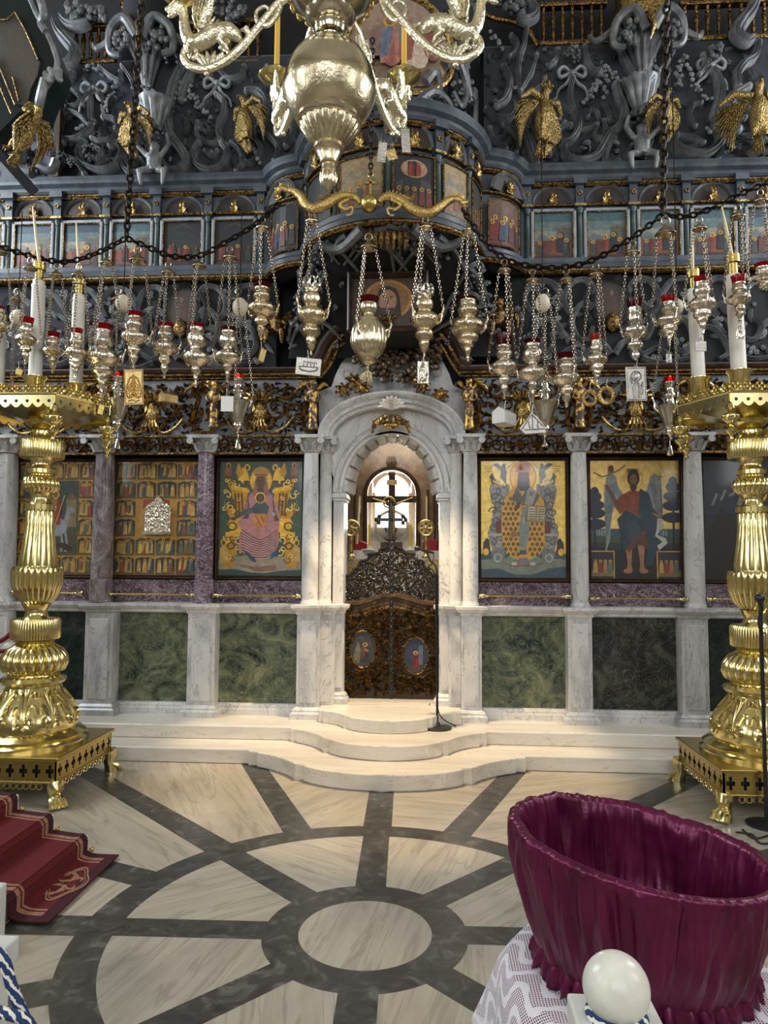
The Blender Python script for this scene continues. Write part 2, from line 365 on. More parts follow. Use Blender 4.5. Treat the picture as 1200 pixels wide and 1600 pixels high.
# ================================================================== floor
CX, CY = -.2763, 3.2755
t = NT('inlaid_floor'); tc = t.n('TexCoord'); mp = t.n('Mapping'); t.t.links.new(tc.outputs['Object'], mp.inputs[0]); mp.inputs['Location'].default_value = (-CX, -CY, 0)
sx = t.n('SeparateXYZ'); t.t.links.new(mp.outputs[0], sx.inputs[0]); x, y = sx.outputs[0], sx.outputs[1]
r = t.math('SQRT', t.math('ADD', t.math('MULTIPLY', x, x), t.math('MULTIPLY', y, y)))
ang = t.math('SUBTRACT', t.math('ARCTAN2', y, x), math.radians(1.6))
def band(a, b): return t.math('MULTIPLY', t.math('GREATER_THAN', r, a), t.math('LESS_THAN', r, b))
def spoke(step, half):
    k = t.math('MULTIPLY', t.math('ROUND', t.math('DIVIDE', ang, step)), step)
    return t.math('LESS_THAN', t.math('MULTIPLY', r, t.math('ABSOLUTE', t.math('SINE', t.math('SUBTRACT', ang, k)))), half)
s_in = t.math('MULTIPLY', spoke(PI/4, .078), band(.3, 1.2)); s_out = t.math('MULTIPLY', spoke(PI/8, .088), t.math('GREATER_THAN', r, 1.2))
dark = t.math('MINIMUM', 1.0, t.math('ADD', t.math('ADD', band(.295, .455), band(1.108, 1.272)), t.math('ADD', s_in, s_out)))
so = t.math('GREATER_THAN', r, 1.2); sec = t.math('ADD', t.math('MULTIPLY', t.math('FLOOR', t.math('DIVIDE', ang, PI/8)), so), t.math('MULTIPLY', t.math('ADD', t.math('FLOOR', t.math('DIVIDE', ang, PI/4)), 40), t.math('SUBTRACT', 1, so)))
sec = t.math('MULTIPLY', t.math('ADD', sec, .37), t.math('GREATER_THAN', r, .3))
wn = t.n('TexWhiteNoise', noise_dimensions='1D'); t.t.links.new(sec, wn.inputs['W'])
vr = t.n('VectorRotate', rotation_type='Z_AXIS'); t.t.links.new(mp.outputs[0], vr.inputs['Vector']); t.t.links.new(t.math('MULTIPLY', wn.outputs[0], 3.0), vr.inputs['Angle'])
m2 = t.n('Mapping'); t.t.links.new(vr.outputs[0], m2.inputs[0]); m2.inputs['Scale'].default_value = (.8, 9, 1)
n1 = t.noise(m2.outputs[0], 1.5, 7, .5, .62); n2 = t.noise(mp.outputs[0], 1.3, 4, .5)
mc = t.ramp(n1, [(.3, sRGB(98, 90, 80)), (.42, sRGB(156, 147, 132)), (.56, sRGB(186, 178, 162)), (.75, sRGB(200, 193, 178))])
mc = t.mix(.3, t.ramp(n2, [(.3, sRGB(138, 132, 122)), (.5, sRGB(174, 164, 146)), (.72, sRGB(188, 172, 146))]), mc)
vn = t.ramp(t.math('ABSOLUTE', t.math('SUBTRACT', t.noise(m2.outputs[0], .9, 5, .8, .55), .47)), [(0, (.42, .42, .42)), (.03, (0, 0, 0))]); mc = t.mix(vn, mc, sRGB(112, 100, 86))
n3 = t.noise(mp.outputs[0], 7, 6, 1.6, .62); dc = t.ramp(n3, [(.3, sRGB(48, 47, 45)), (.55, sRGB(72, 70, 66)), (.78, sRGB(122, 118, 110))])
t.set(Base_Color=t.mix(dark, mc, dc), Roughness=t.math('ADD', .2, t.math('MULTIPLY', n2, .22))); M['floor'] = t.m
b = MB(); b.box((-6, -6, -.1), (5.6, 8.0, 0)); struct(b, 'floor', M['floor'])
# ================================================================== room shell
XL, XR, YB, ZT = -5.6, 5.2, -5.5, 9.0
def wall_x(name, x, wins):
    """side wall in the plane X=x, with rectangular window openings (y0,y1,z0,z1)"""
    b = MB(); x1 = x-.4 if x < 0 else x+.4; lo, hi = min(x, x1), max(x, x1); ys = sorted({YB, 11.5, *[w[0] for w in wins], *[w[1] for w in wins]})
    for a, c in zip(ys, ys[1:]):
        w = [q for q in wins if abs(q[0]-a) < 1e-6]
        if w: b.box((lo, a, 0), (hi, c, w[0][2])); b.box((lo, a, w[0][3]), (hi, c, ZT))
        else: b.box((lo, a, 0), (hi, c, ZT))
    struct(b, name, M['wall_plaster'])
WL_ = [(-3.6, -2.2, 3.0, 6.4), (-.2, 1.2, 3.0, 6.4), (4.1, 5.5, 3.9, 7.3)]  # last opening is unseen, put near the screen to rake light across the carving
wall_x('wall_left', XL, WL_); wall_x('wall_right', XR, WL_)
b = MB(); WB_ = [(-3.4, -1.8), (-.9, .7), (1.6, 3.2)]; xs = sorted({XL, XR, *[q for w in WB_ for q in w]})
for a, c in zip(xs, xs[1:]):
    if any(abs(w[0]-a) < 1e-6 for w in WB_): b.box((a, YB-.4, 0), (c, YB, 3.6)); b.box((a, YB-.4, 7.2), (c, YB, ZT))
    else: b.box((a, YB-.4, 0), (c, YB, ZT))
struct(b, 'wall_front', M['wall_plaster'])
b = MB(); b.box((XL-.4, YB-.4, ZT), (XR+.4, 12, ZT+.3)); struct(b, 'ceiling', M['wall_plaster'])


kk = 1
def window(a, c, z0, z1, axis, at):
    global kk
    b = MB(); n = 3
    def bx(u0, u1, w0, w1):
        if axis == 'x': b.box((at-.03, u0, w0), (at+.03, u1, w1))
        else: b.box((u0, at-.03, w0), (u1, at+.03, w1))
    for i in range(n+1): u = a+(c-a-.05)*i/n; bx(u, u+.05, z0, z1)
    for i in range(5): w = z0+(z1-z0-.05)*i/4; bx(a, c, w, w+.05)
    struct(b, 'window_%d' % kk, M['brown_wood']); kk += 1
for w in WL_: window(*w, 'x', XL-.25); window(*w, 'x', XR+.25)
for w in WB_: window(w[0], w[1], 3.6, 7.2, 'y', YB-.25)
def area(name, loc, rot, sx_, sy_, power, col):
    l = bpy.data.lights.new(name, 'AREA'); l.shape = 'RECTANGLE'; l.size = sx_; l.size_y = sy_; l.energy = power; l.color = col
    o = bpy.data.objects.new(name, l); o.location = loc; o.rotation_euler = rot; COL.objects.link(o); return o
for i, w in enumerate(WL_):
    area('window_daylight', (XL-.18, (w[0]+w[1])/2, (w[2]+w[3])/2), (0, -PI/2, 0), 3.4, 1.4, (70, 80, 300)[i], (.86, .93, 1))
    area('window_daylight', (XR+.18, (w[0]+w[1])/2, (w[2]+w[3])/2), (0, PI/2, 0), 3.4, 1.4, (60, 70, 190)[i], (.92, .96, 1))
for w in WB_: area('window_daylight', ((w[0]+w[1])/2, YB-.18, 5.4), (PI/2, 0, 0), 1.6, 3.6, 125, (.95, .97, 1))

# ================================================================== levels on the screen (front plane Y = 6.4)
YP = 6.40
Z1, Z2, Z3 = .12, .235, .345
zc0, zc1 = Zw(958, 967), Zw(941, 951)           # dado cornice
zi0, zi1 = Zw(905, 910), Zw(711, 712)           # big icons
zf0, zf1 = Zw(706, 706), Zw(592, 584)           # gilded frieze
zd0, zd1 = Zw(578, 567), Zw(437, 424)           # dark frieze
zt0, zt1 = zd1, Zw(279, 264)                    # feast tier
zu1 = Zw(95, 66)                                # top of carved upper wall
XD = (Xw(536, 900)+Xw(686, 900))/2               # door axis
# steps
def step_outline(y0, parts, yb, xl, xr):
    """front outline of a step: straight wings at y0, mirrored bulge about the door axis"""
    R_ = [(XD+a, c) for a, c in parts]; L_ = [(XD-a, c) for a, c in reversed(parts)]
    return [(xl, yb), (xl, y0)]+L_+R_+[(xr, y0), (xr, yb)]
def arcpts(x0, y0, x1, y1, sag, n=10):
    out = []
    for i in range(n+1):
        t_ = i/n; x = x0+(x1-x0)*t_; y = y0+(y1-y0)*t_; k = 4*t_*(1-t_)*sag; L = math.hypot(x1-x0, y1-y0); out.append((x+(y1-y0)/L*k, y-(x1-x0)/L*k))
    return out
def bulge(w, y0, dep):
    # from axis outwards: wide bow, fillet, quarter, fillet, corner
    a = [(w*.62*math.sin(q), y0-dep+(1-cos(q))*dep*.62) for q in [i*.105 for i in range(0, 11)]]
    xe, ye = a[-1]
    return a+[(xe, ye+.03), (xe+w*.06, ye+.03)]+arcpts(xe+w*.06, ye+.03, w*.93, y0-.08, -.035, 6)+[(w*.93, y0-.05), (w, y0-.05), (w, y0)]
def slab(name, outline, z0, z1, label, mat):
    b = MB(); n = len(outline); b.add([(x, y, z0) for x, y in outline]+[(x, y, z1) for x, y in outline],
        [tuple(range(n-1, -1, -1)), tuple(range(n, 2*n))]+[(i, (i+1) % n, (i+1) % n+n, i+n) for i in range(n)])
    o = tag(b.build(name, mat, None, False), label, 'step'); return bevel(o, .012, 3)
slab('marble_step', step_outline(5.80, bulge(1.10, 5.80, .60), 6.66, XL, XR), 0, Z1, 'lowest and widest white marble step, bowed out onto the inlaid floor', M['cream_marble'])
slab('marble_step', step_outline(6.06, bulge(.82, 6.10, .56), 6.66, XL, XR), Z1, Z2, 'middle white marble step carrying the pedestals and the microphone stand', M['cream_marble'])
o3 = [(XD-.62, 6.66), (XD-.62, 6.31)]+[(XD-a, c) for a, c in reversed(bulge(.62, 6.33, .42))]+[(XD+a, c) for a, c in bulge(.62, 6.33, .42)]+[(XD+.62, 6.31), (XD+.62, 6.66)]
slab('marble_step', o3, Z2, Z3, 'small topmost marble step directly before the carved doors', M['cream_marble'])

# ================================================================== dado: pedestals, panels, mouldings
def mould_path(x0, x1, y): return [(Vector((x0, y, 0)), Vector((0, -1, 0)), Vector((0, 0, 1))), (Vector((x1, y, 0)), Vector((0, -1, 0)), Vector((0, 0, 1)))]
CORN = [(0, 0), (.012, .012), (.012, .03), (.03, .045), (.05, .07), (.05, .095), (.0, .1)]
BASE = [(.045, 0), (.045, .05), (.03, .065), (.03, .08), (.012, .1), (0, .105)]
def scaled(pr, h): k = h/pr[-1][1]; return [(a, b*k) for a, b in pr]
hC = zc1-zc0
PED = [  # px left, px right at y~1030, front Y, label
 (-24, 8, 6.40, 'marble pedestal farthest left, half hidden by the brass candlestick'),
 (131, 175, 6.40, 'grey marble pedestal under the mottled purple column beside the left candlestick'),
 (292, 335, 6.40, 'white marble pedestal under the purple column left of the throne icon'),
 (888, 926, 6.40, 'white marble pedestal between the bishop icon and the winged saint icon'),
 (1066, 1108, 6.40, 'grey marble pedestal under the column beside the right candlestick'),
 (1240, 1280, 6.40, 'marble pedestal at the far right behind the candlestick')]
JAMB = [(463, 499, 6.40), (495, 522, 6.48), (519, 537, 6.56), (686, 704, 6.56), (701, 724, 6.48), (721, 753, 6.40)]
def pedestal(x0, x1, y, mat, root, name='shaft', zb=Z2):
    b = MB(); b.box((x0, y, zb), (x1, 6.66, zc0+.01)); bevel(b.build(name, mat, root, False), .008)
    for nm_, z, pr in (('base_moulding', zb, BASE), ('cornice_moulding', zc0, scaled(CORN, hC))):
        b = MB(); nL, nR, up = Vector((-1, -1, 0)), Vector((1, -1, 0)), Vector((0, 0, 1))
        pth = [(Vector((x0, 6.62, z)), Vector((-1, 0, 0)), up), (Vector((x0, y, z)), nL, up), (Vector((x1, y, z)), nR, up), (Vector((x1, 6.62, z)), Vector((1, 0, 0)), up)]
        b.sweep(pth, pr); k = len(pr); base = len(b.v)-4*k
        b.f.append((base+k-1, base+2*k-1, base+3*k-1, base+4*k-1)); b.m.append(0); b.c.append(None); b.build(nm_, mat, root, False)
    if True:
        b = MB(); w = x1-x0; b.box((x0+w*.16, y-.012, zb+.14), (x1-w*.16, y+.01, zc0-.05)); bevel(b.build('raised_panel', mat, root, False), .006)
for px0, px1, y, lab in PED:
    x0, x1 = W(px0, 1030, y).x, W(px1, 1030, y).x
    rt_ = thing('marble_pedestal', lab, 'pedestal', ((x0+x1)/2, y+.1, Z2)); pedestal(x0, x1, y, M['grey_marble' if 'grey' in lab else 'white_marble'], rt_)
for side, ids in (('left', JAMB[:3]), ('right', JAMB[3:])):
    c = W((ids[0][0]+ids[-1][1])/2, 1030, 6.45)
    rt_ = thing('door_pedestal', 'stepped white marble pedestal group on the %s of the carved doors' % side, 'pedestal', (c.x, 6.5, Z2))
    for px0, px1, y in ids: pedestal(W(px0, 1030, y).x, W(px1, 1030, y).x, y, M['white_marble'], rt_, 'shaft', Z2 if y < 6.5 else Z3)
BAYS = [(-30, 150, 'partly hidden by the left candlestick', 'dark_marble'), (150, 316, 'under the icon of many small scenes', 'green_marble'), (316, 481, 'under the throne icon', 'dark_marble'), (735, 906, 'under the bishop icon', 'green_marble'), (906, 1088, 'under the winged saint icon', 'dark_marble'), (1088, 1262, 'behind the right candlestick', 'black_green_marble')]
BMAT = ['black_green_marble', 'green_marble', 'green_marble', 'green_marble', 'dark_marble', 'black_green_marble']
BAYX = []
for i, (a, c, lab, _) in enumerate(BAYS):
    x0, x1 = Xw(a, 1030), Xw(c, 1030); BAYX.append((x0, x1))
    rt_ = thing('dado_panel', 'polished %s marble slab set low %s' % ('green' if i in (1, 2, 3) else 'dark green', lab), 'marble panel', ((x0+x1)/2, 6.55, Z2))
    b = MB(); b.box((x0, 6.55, Z2+.08), (x1, 6.64, zc0)); b.build('slab', M[BMAT[i]], rt_, False)
    b = MB(); b.sweep(mould_path(x0, x1, 6.56), [(.03+p/2 if p else 0, q) for p, q in [(p_, q_-Z2+Z2) for p_, q_ in BASE]])
    for v in b.v: v.z += Z2
    b.build('skirting', M['white_marble'], rt_, False)
    b = MB(); b.sweep(mould_path(x0, x1, 6.52), scaled(CORN, hC))
    for v in b.v: v.z += zc0
    b.box((x0, 6.52, zc0), (x1, 6.64, zc1)); b.build('cornice', M['white_marble'], rt_, False)
    rt_ = thing('plum_marble_panel', 'veined purple marble strip behind the brass rail %s' % lab, 'marble panel', ((x0+x1)/2, 6.6, zc1))
    b = MB(); b.box((x0+.02, 6.56, zc1), (x1-.02, 6.64, zi0-.01)); b.build('slab', M['purple_marble'], rt_, False)
# brass rails
RAILS = [(20, 130, 926), (166, 305, 928), (333, 471, 930), (748, 892, 931), (921, 1074, 935), (1103, 1230, 936)]
for (a, c, y), (_, _, lab, _) in zip(RAILS, BAYS):
    p, q = W(a, y, 6.44), W(c, y+(1 if a < 600 else 2), 6.44); q.z = p.z
    rt_ = thing('brass_rail', 'thin horizontal brass rail with turned ends %s' % lab, 'rail', p)
    b = MB(); b.tube([p, q], .008, 8); b.build('rod', M['old_brass'], rt_)
    for e, sg in ((p, 1), (q, -1)):
        b = MB(); b.lathe([(0, 0), (.024, .002), (.024, .01), (.014, .016), (.018, .03), (.022, .04), (.014, .055), (.009, .06), (.012, .075), (.008, .085)], 14, e, ry(PI/2*sg)); b.tube([e+Vector((.02*sg, 0, 0)), e+Vector((.02*sg, .12, 0))], .007, 6); b.build('end_knob', M['brass'], rt_)

# ================================================================== columns
def column(x, r, y, mat, label, zb=None, capm='grey_marble', sock=None):
    zb = zb if zb is not None else zc1; rt_ = thing('marble_column', label, 'column', (x, y, zb)); rt_['kind'] = 'thing'
    b = MB(); H_ = zf0-zb; b.lathe([(r*1.1, .0), (r*1.1, .02), (r*1.02, .03), (r, .05), (r*1.0, H_*.35), (r*.95, H_*.7), (r*.87, H_-.01), (r*1.0, H_)], 28, (x, y, zb)); b.build('shaft', mat, rt_)
    if sock:
        b = MB(); b.lathe([(r*1.12, 0), (r*1.12, .2), (r*1.02, .22)], 8, (x, y, zb)); b.build('socle', sock, rt_, False)
    b = MB(); h = .155
    b.lathe([(r*.9, 0), (r*1.08, .006), (r*1.08, .018), (r*.9, .024), (r*.95, .06), (r*1.2, .1), (r*1.45, .125)], 20, (x, y, zf0)); w = r*1.75
    b.prism([(-w, .125), (w, .125), (w*1.04, .14), (w*1.04, h), (-w*1.04, h), (-w*1.04, .14)], -w, w, M=tr(x, y, zf0))
    for k in range(8):
        a = TAU*k/8+PI/8; d = Vector((cos(a), sin(a), 0)); p = [Vector((x, y, zf0+.02))+d*r*.95, Vector((x, y, zf0+.06))+d*r*1.12, Vector((x, y, zf0+.09))+d*r*1.36, Vector((x, y, zf0+.075))+d*r*1.5]
        b.tube(crv(p, 3), [.022, .024, .024, .024, .023, .02, .018, .014, .012, .008], 6, up=d)
    for s_ in (-1, 1):
        for e in (-1, 1): b.lathe([(0, -.014), (.03, -.014), (.03, .014), (0, .014)], 12, (x+s_*w*.8, y+e*w*.9, zf0+.1), rx(PI/2))
    b.build('capital', M[capm], rt_); return rt_
COLS = [(8, .105, 'grey_marble', 'pale marble column at the far left behind the brass candlestick', None), (161, .098, 'plum_marble', 'grey purple mottled marble column left of the icon of many scenes', M['plum_marble']),
 (320, .082, 'purple_marble', 'dark purple veined marble column left of the throne icon', M['purple_marble']), (905, .078, 'grey_marble', 'pale marble column between the bishop icon and the winged saint icon', None), (1084, .085, 'grey_marble', 'pale marble column right of the winged saint icon', None)]
for px, r_, m_, lab, sk in COLS: column(W(px, 830, 6.47).x, r_, 6.47, M[m_], lab, sock=sk)
for px, y_, r_, lab in ((485, 6.47, .075, 'outer white marble column right beside the throne icon'), (508, 6.54, .062, 'inner white marble column left of the door, half behind the outer one'), (713, 6.54, .06, 'inner white marble column right of the door, half behind the outer one'), (735, 6.47, .07, 'outer white marble column right beside the bishop icon')):
    column(W(px, 830, y_).x, r_, y_, M['white_marble'], lab)

# ================================================================== marble doorway
AR = thing('marble_doorway', 'white marble arched doorway with hood moulding around the carved doors', 'doorway', (XD, 6.6, Z3)); AR['kind'] = 'thing'
xi0, xi1 = W(537, 900, 6.62).x, W(686, 900, 6.62).x; XA = (xi0+xi1)/2; rD = (xi1-xi0)/2; zs = W(600, 770, 6.6).z
for s_, xe in ((-1, xi0), (1, xi1)):
    b = MB(); x0, x1 = sorted((xe, xe+s_*.1)); b.box((x0, 6.6, zc1), (x1, 6.9, zs-.03)); b.build('jamb', M['white_marble'], AR, False)
for xe in (xi0, xi1):
    b = MB()
    for k, (o, h) in enumerate(((.0, .022), (.012, .03), (.004, .02))): b.box((xe-(.11 if xe < XA else .012)-o, 6.58-o, zs-.075+k*.026), (xe+(.012 if xe < XA else .11)+o, 6.9, zs-.075+k*.026+h))
    b.build('impost', M['white_marble'], AR, False)
def arcpath(cx, cz, rx_, rz_, a0, a1, y, n=40):
    out = []
    for i in range(n+1):
        a = a0+(a1-a0)*i/n; nr = Vector((cos(a)/rx_, 0, sin(a)/rz_)).normalized(); out.append((Vector((cx+rx_*cos(a), y, cz+rz_*sin(a))), Vector((0, -1, 0)), nr))
    return out
b = MB(); ARCP = [(-.3, 0), (0, 0), (.02, .01), (.02, .03), (.005, .035), (.005, .06), (.03, .075), (.035, .09), (.02, .105), (-.1, .11)]
rzA = W(612, 679, 6.6).z-zs; rzB = W(612, 689, 6.8).z-zs
b.sweep(arcpath(XA, zs, rD*1.02, rzA, 0, PI, 6.6), ARCP); b.build('archivolt', M['white_marble'], AR, True)
b = MB()  # coffered soffit: pillowed panels between the front and the inner arch
for i in range(13):
    g = []
    for u in (0, .12, .5, .88, 1):
        a = PI*(i+.04+.92*u)/13
        for v in (0, .15, .5, .85, 1):
            k = .02 if 0 < u < 1 and 0 < v < 1 else 0; ex, ez = (rD*1.02)*(1-v)+rD*.84*v-k, rzA*(1-v)+rzB*v-k; g.append(Vector((XA+ex*cos(a), 6.61+.28*v, zs+ez*sin(a))))
    b.add(g, [(r_*5+c_, r_*5+c_+1, r_*5+c_+6, r_*5+c_+5) for r_ in range(4) for c_ in range(4)])
b.build('soffit_coffer', M['white_marble'], AR, False)
b = MB(); b.strip([Vector((XA+rD*1.03*cos(PI*i/40), 6.62, zs+(rzA+.01)*sin(PI*i/40))) for i in range(41)], [Vector((XA+rD*.86*cos(PI*i/40), 6.91, zs+(rzB+.012)*sin(PI*i/40))) for i in range(41)]); b.build('soffit', M['grey_marble'], AR, True)
xh0, xh1 = W(498, 680, 6.45).x, W(727, 680, 6.45).x; zh = W(612, 681, 6.45).z; rh = (xh1-xh0)/2; XH = (xh0+xh1)/2; rzh = W(612, 613, 6.45).z-zh
HOOD = [(-.2, -.13), (0, -.13), (.0, -.1), (.03, -.09), (.03, -.06), (.06, -.045), (.075, -.02), (.075, 0), (-.05, .005)]
b = MB(); b.sweep(arcpath(XH, zh, rh, rzh, 0, PI, 6.46), HOOD); b.build('hood_moulding', M['white_marble'], AR, True)
b = MB()  # spandrel wall between the two arches and up to the gilded arch
N = 36; zu = W(612, 548, 6.52).z
A, B_ = [], []
for i in range(N+1):
    a = PI*i/N; A.append(Vector((XA+(rD*1.02+.05)*cos(a), 6.578, zs+(rzA+.05)*sin(a)))); B_.append(Vector((XH+rh*.97*cos(a), 6.56, zh+(rzh*.95)*sin(a))))
b.strip(A, B_)
top = [(498, 680), (498, 612), (518, 604), (524, 586), (534, 566), (548, 552), (575, 540), (600, 536), (625, 536), (650, 542), (676, 552), (692, 564), (702, 584), (708, 602), (728, 612), (727, 680)]
b.prism([tuple(W(x, y, 6.58)[i] for i in (0, 2)) for x, y in top], 6.58, 6.64)
for px in (542, 683):
    p = W(px, 585 if px < 600 else 580, 6.57); b.lathe([(.05, 0), (.05, .01), (.035, .014), (.03, .008), (.012, .014), (0, .015)], 14, p, rx(PI/2))
b.build('spandrel', M['white_marble'], AR, True)
b = MB(); c = W(612, 640, 6.40)  # shell keystone
for k in range(9):
    a = PI*(k+.5)/9; b.tube([c, c+Vector((cos(a)*.09, -.035, sin(a)*.085+.01)), c+Vector((cos(a)*.125, -.02, sin(a)*.12))], [.01, .019, .01], 7)
b.build('shell_keystone', M['cream_marble'], AR)
b = MB(); c = W(611, 658, 6.42)
for s_ in (-1, 1):
    for k in range(4): b.tube([c, c+Vector((s_*(.06+.03*k), -.05, .03-.02*k)), c+Vector((s_*(.11+.02*k), -.03, .02-.045*k))], [.02, .03, .012], 7)
b.ball(c+Vector((0, -.05, .0)), (.05, .03, .055), 10); b.ball(c+Vector((0, -.045, -.05)), (.07, .03, .03), 10); b.build('winged_head', M['gilt_carving'], AR)
for i, (px, py) in enumerate(((537, 610), (553, 596), (567, 608), (640, 592), (660, 606), (688, 618))):
    b = MB(); c = W(px, py, 6.52)
    for k in range(7): a = TAU*k/7+i; b.tube(crv([c, c+Vector((cos(a)*.05, -.05, sin(a)*.04)), c+Vector((cos(a)*.085, -.02, sin(a)*.07))], 3), [.012, .018, .022, .02, .016, .01, .005], 6)
    b.ball(c+Vector((0, -.05, 0)), .03, 8); b.build('gilded_leaf', M['gilt_carving'], AR)
# backing of the whole screen, with the doorway left open
b = MB(); zw = zu1+1.7
b.box((XL, 6.665, 0), (xi0-.1, 6.74, zw)); b.box((xi1+.1, 6.665, 0), (XR, 6.74, zw)); b.box((xi0-.1, 6.665, zh+.06), (xi1+.1, 6.74, zw)); struct(b, 'wall_back', M['navy_wood'])
# ================================================================== painted panels
def C(r, g, b, gold=0): return (*sRGB(r, g, b), gold)
class Paint:
    """flat painted shapes, u right 0..1, v up 0..1, laid as thin pigment coats on a board"""
    def __init__(s, fn): s.mb = MB(); s.fn = fn
    def poly(s, pts, col, lay=1):
        ar = sum(pts[i][0]*pts[(i+1) % len(pts)][1]-pts[(i+1) % len(pts)][0]*pts[i][1] for i in range(len(pts)))
        if ar < 0: pts = pts[::-1]
        s.mb.add([s.fn(max(0, min(1, u)), max(0, min(1, v)), .0006*lay+1.6e-6*len(s.mb.f)) for u, v in pts], [tuple(range(len(pts)))], 0, col)
    def rect(s, a, b, c, d, col, lay=1): s.poly([(a, b), (c, b), (c, d), (a, d)], col, lay)
    def ell(s, u, v, ru, rv, col, lay=1, n=18, a0=0, a1=TAU): s.poly([(u+ru*cos(a0+(a1-a0)*i/n), v+rv*sin(a0+(a1-a0)*i/n)) for i in range(n+(a1-a0 < 6))], col, lay)
    def line(s, pts, w, col, lay=1, asp=1.0):
        for a, b in zip(pts, pts[1:]):
            dx, dy = b[0]-a[0], (b[1]-a[1])*asp; L = math.hypot(dx, dy) or 1; nx, ny = -dy/L*w, dx/L*w/asp
            s.poly([(a[0]+nx, a[1]+ny), (a[0]-nx, a[1]-ny), (b[0]-nx, b[1]-ny), (b[0]+nx, b[1]+ny)], col, lay)
    def ring(s, u, v, ru, rv, k, col, lay=1, n=20):
        for i in range(n):
            a, b = TAU*i/n, TAU*(i+1)/n; s.poly([(u+ru*cos(a), v+rv*sin(a)), (u+ru*cos(b), v+rv*sin(b)), (u+ru*k*cos(b), v+rv*k*sin(b)), (u+ru*k*cos(a), v+rv*k*sin(a))], col, lay)
    def fig(s, u, v, h, asp, robe, cloak=None, lay=2, halo=True, skin=C(120, 82, 56)):
        """standing figure, base at (u,v), height h; asp = panel width / height"""
        w = h*.17/asp; hd = v+h*.88
        s.poly([(u-w, v), (u+w, v), (u+w*.95, v+h*.45), (u+w*.8, v+h*.75), (u+w*.3, v+h*.8), (u-w*.3, v+h*.8), (u-w*.8, v+h*.75), (u-w*.95, v+h*.45)], robe, lay)
        if cloak: s.poly([(u-w*1.05, v+h*.1), (u-w*.1, v+h*.2), (u+w*.3, v+h*.78), (u-w*.75, v+h*.76)], cloak, lay+1)
        if halo: s.ell(u, hd, h*.12/asp, h*.12, C(206, 164, 66, 1), lay+1, 14)
        s.ell(u, hd, h*.07/asp, h*.085, skin, lay+2, 10)
    def curl(s, u, v, r, a, col, lay, asp, d=1, w=.008):
        s.line([(u+r*(1-.75*k/9)*cos(a+d*.62*k), v+r*asp*(1-.75*k/9)*sin(a+d*.62*k)) for k in range(10)], w, col, lay, 1/asp)
    def build(s, root, mat='icon_paint', name='painting'): return s.mb.build(name, M[mat], root, False)
def planefn(x0, x1, y, z0, z1): return lambda u, v, d: Vector((x0+(x1-x0)*u, y-d, z0+(z1-z0)*v))
def frame(mb, x0, x1, z0, z1, y, w, d, mat=0):
    for i, (a, b_) in enumerate((((x0, z1), (x1, z1)), ((x1, z1), (x1, z0)), ((x1, z0), (x0, z0)), ((x0, z0), (x0, z1)))):
        pass
    o = [(x0, z0), (x1, z0), (x1, z1), (x0, z1)]; ins = lambda k: [(x0+k, z0+k), (x1-k, z0+k), (x1-k, z1-k), (x0+k, z1-k)]
    rings = [(o, y), (o, y-d*.8), (ins(w*.3), y-d), (ins(w*.55), y-d*.55), (ins(w*.8), y-d*.7), (ins(w), y-d*.1)]; vs = []; fs = []
    for r_, yy in rings: vs += [(p[0], yy, p[1]) for p in r_]
    for j in range(len(rings)-1):
        for i in range(4): fs.append((j*4+i, j*4+(i+1) % 4, (j+1)*4+(i+1) % 4, (j+1)*4+i))
    mb.add(vs, fs, mat)

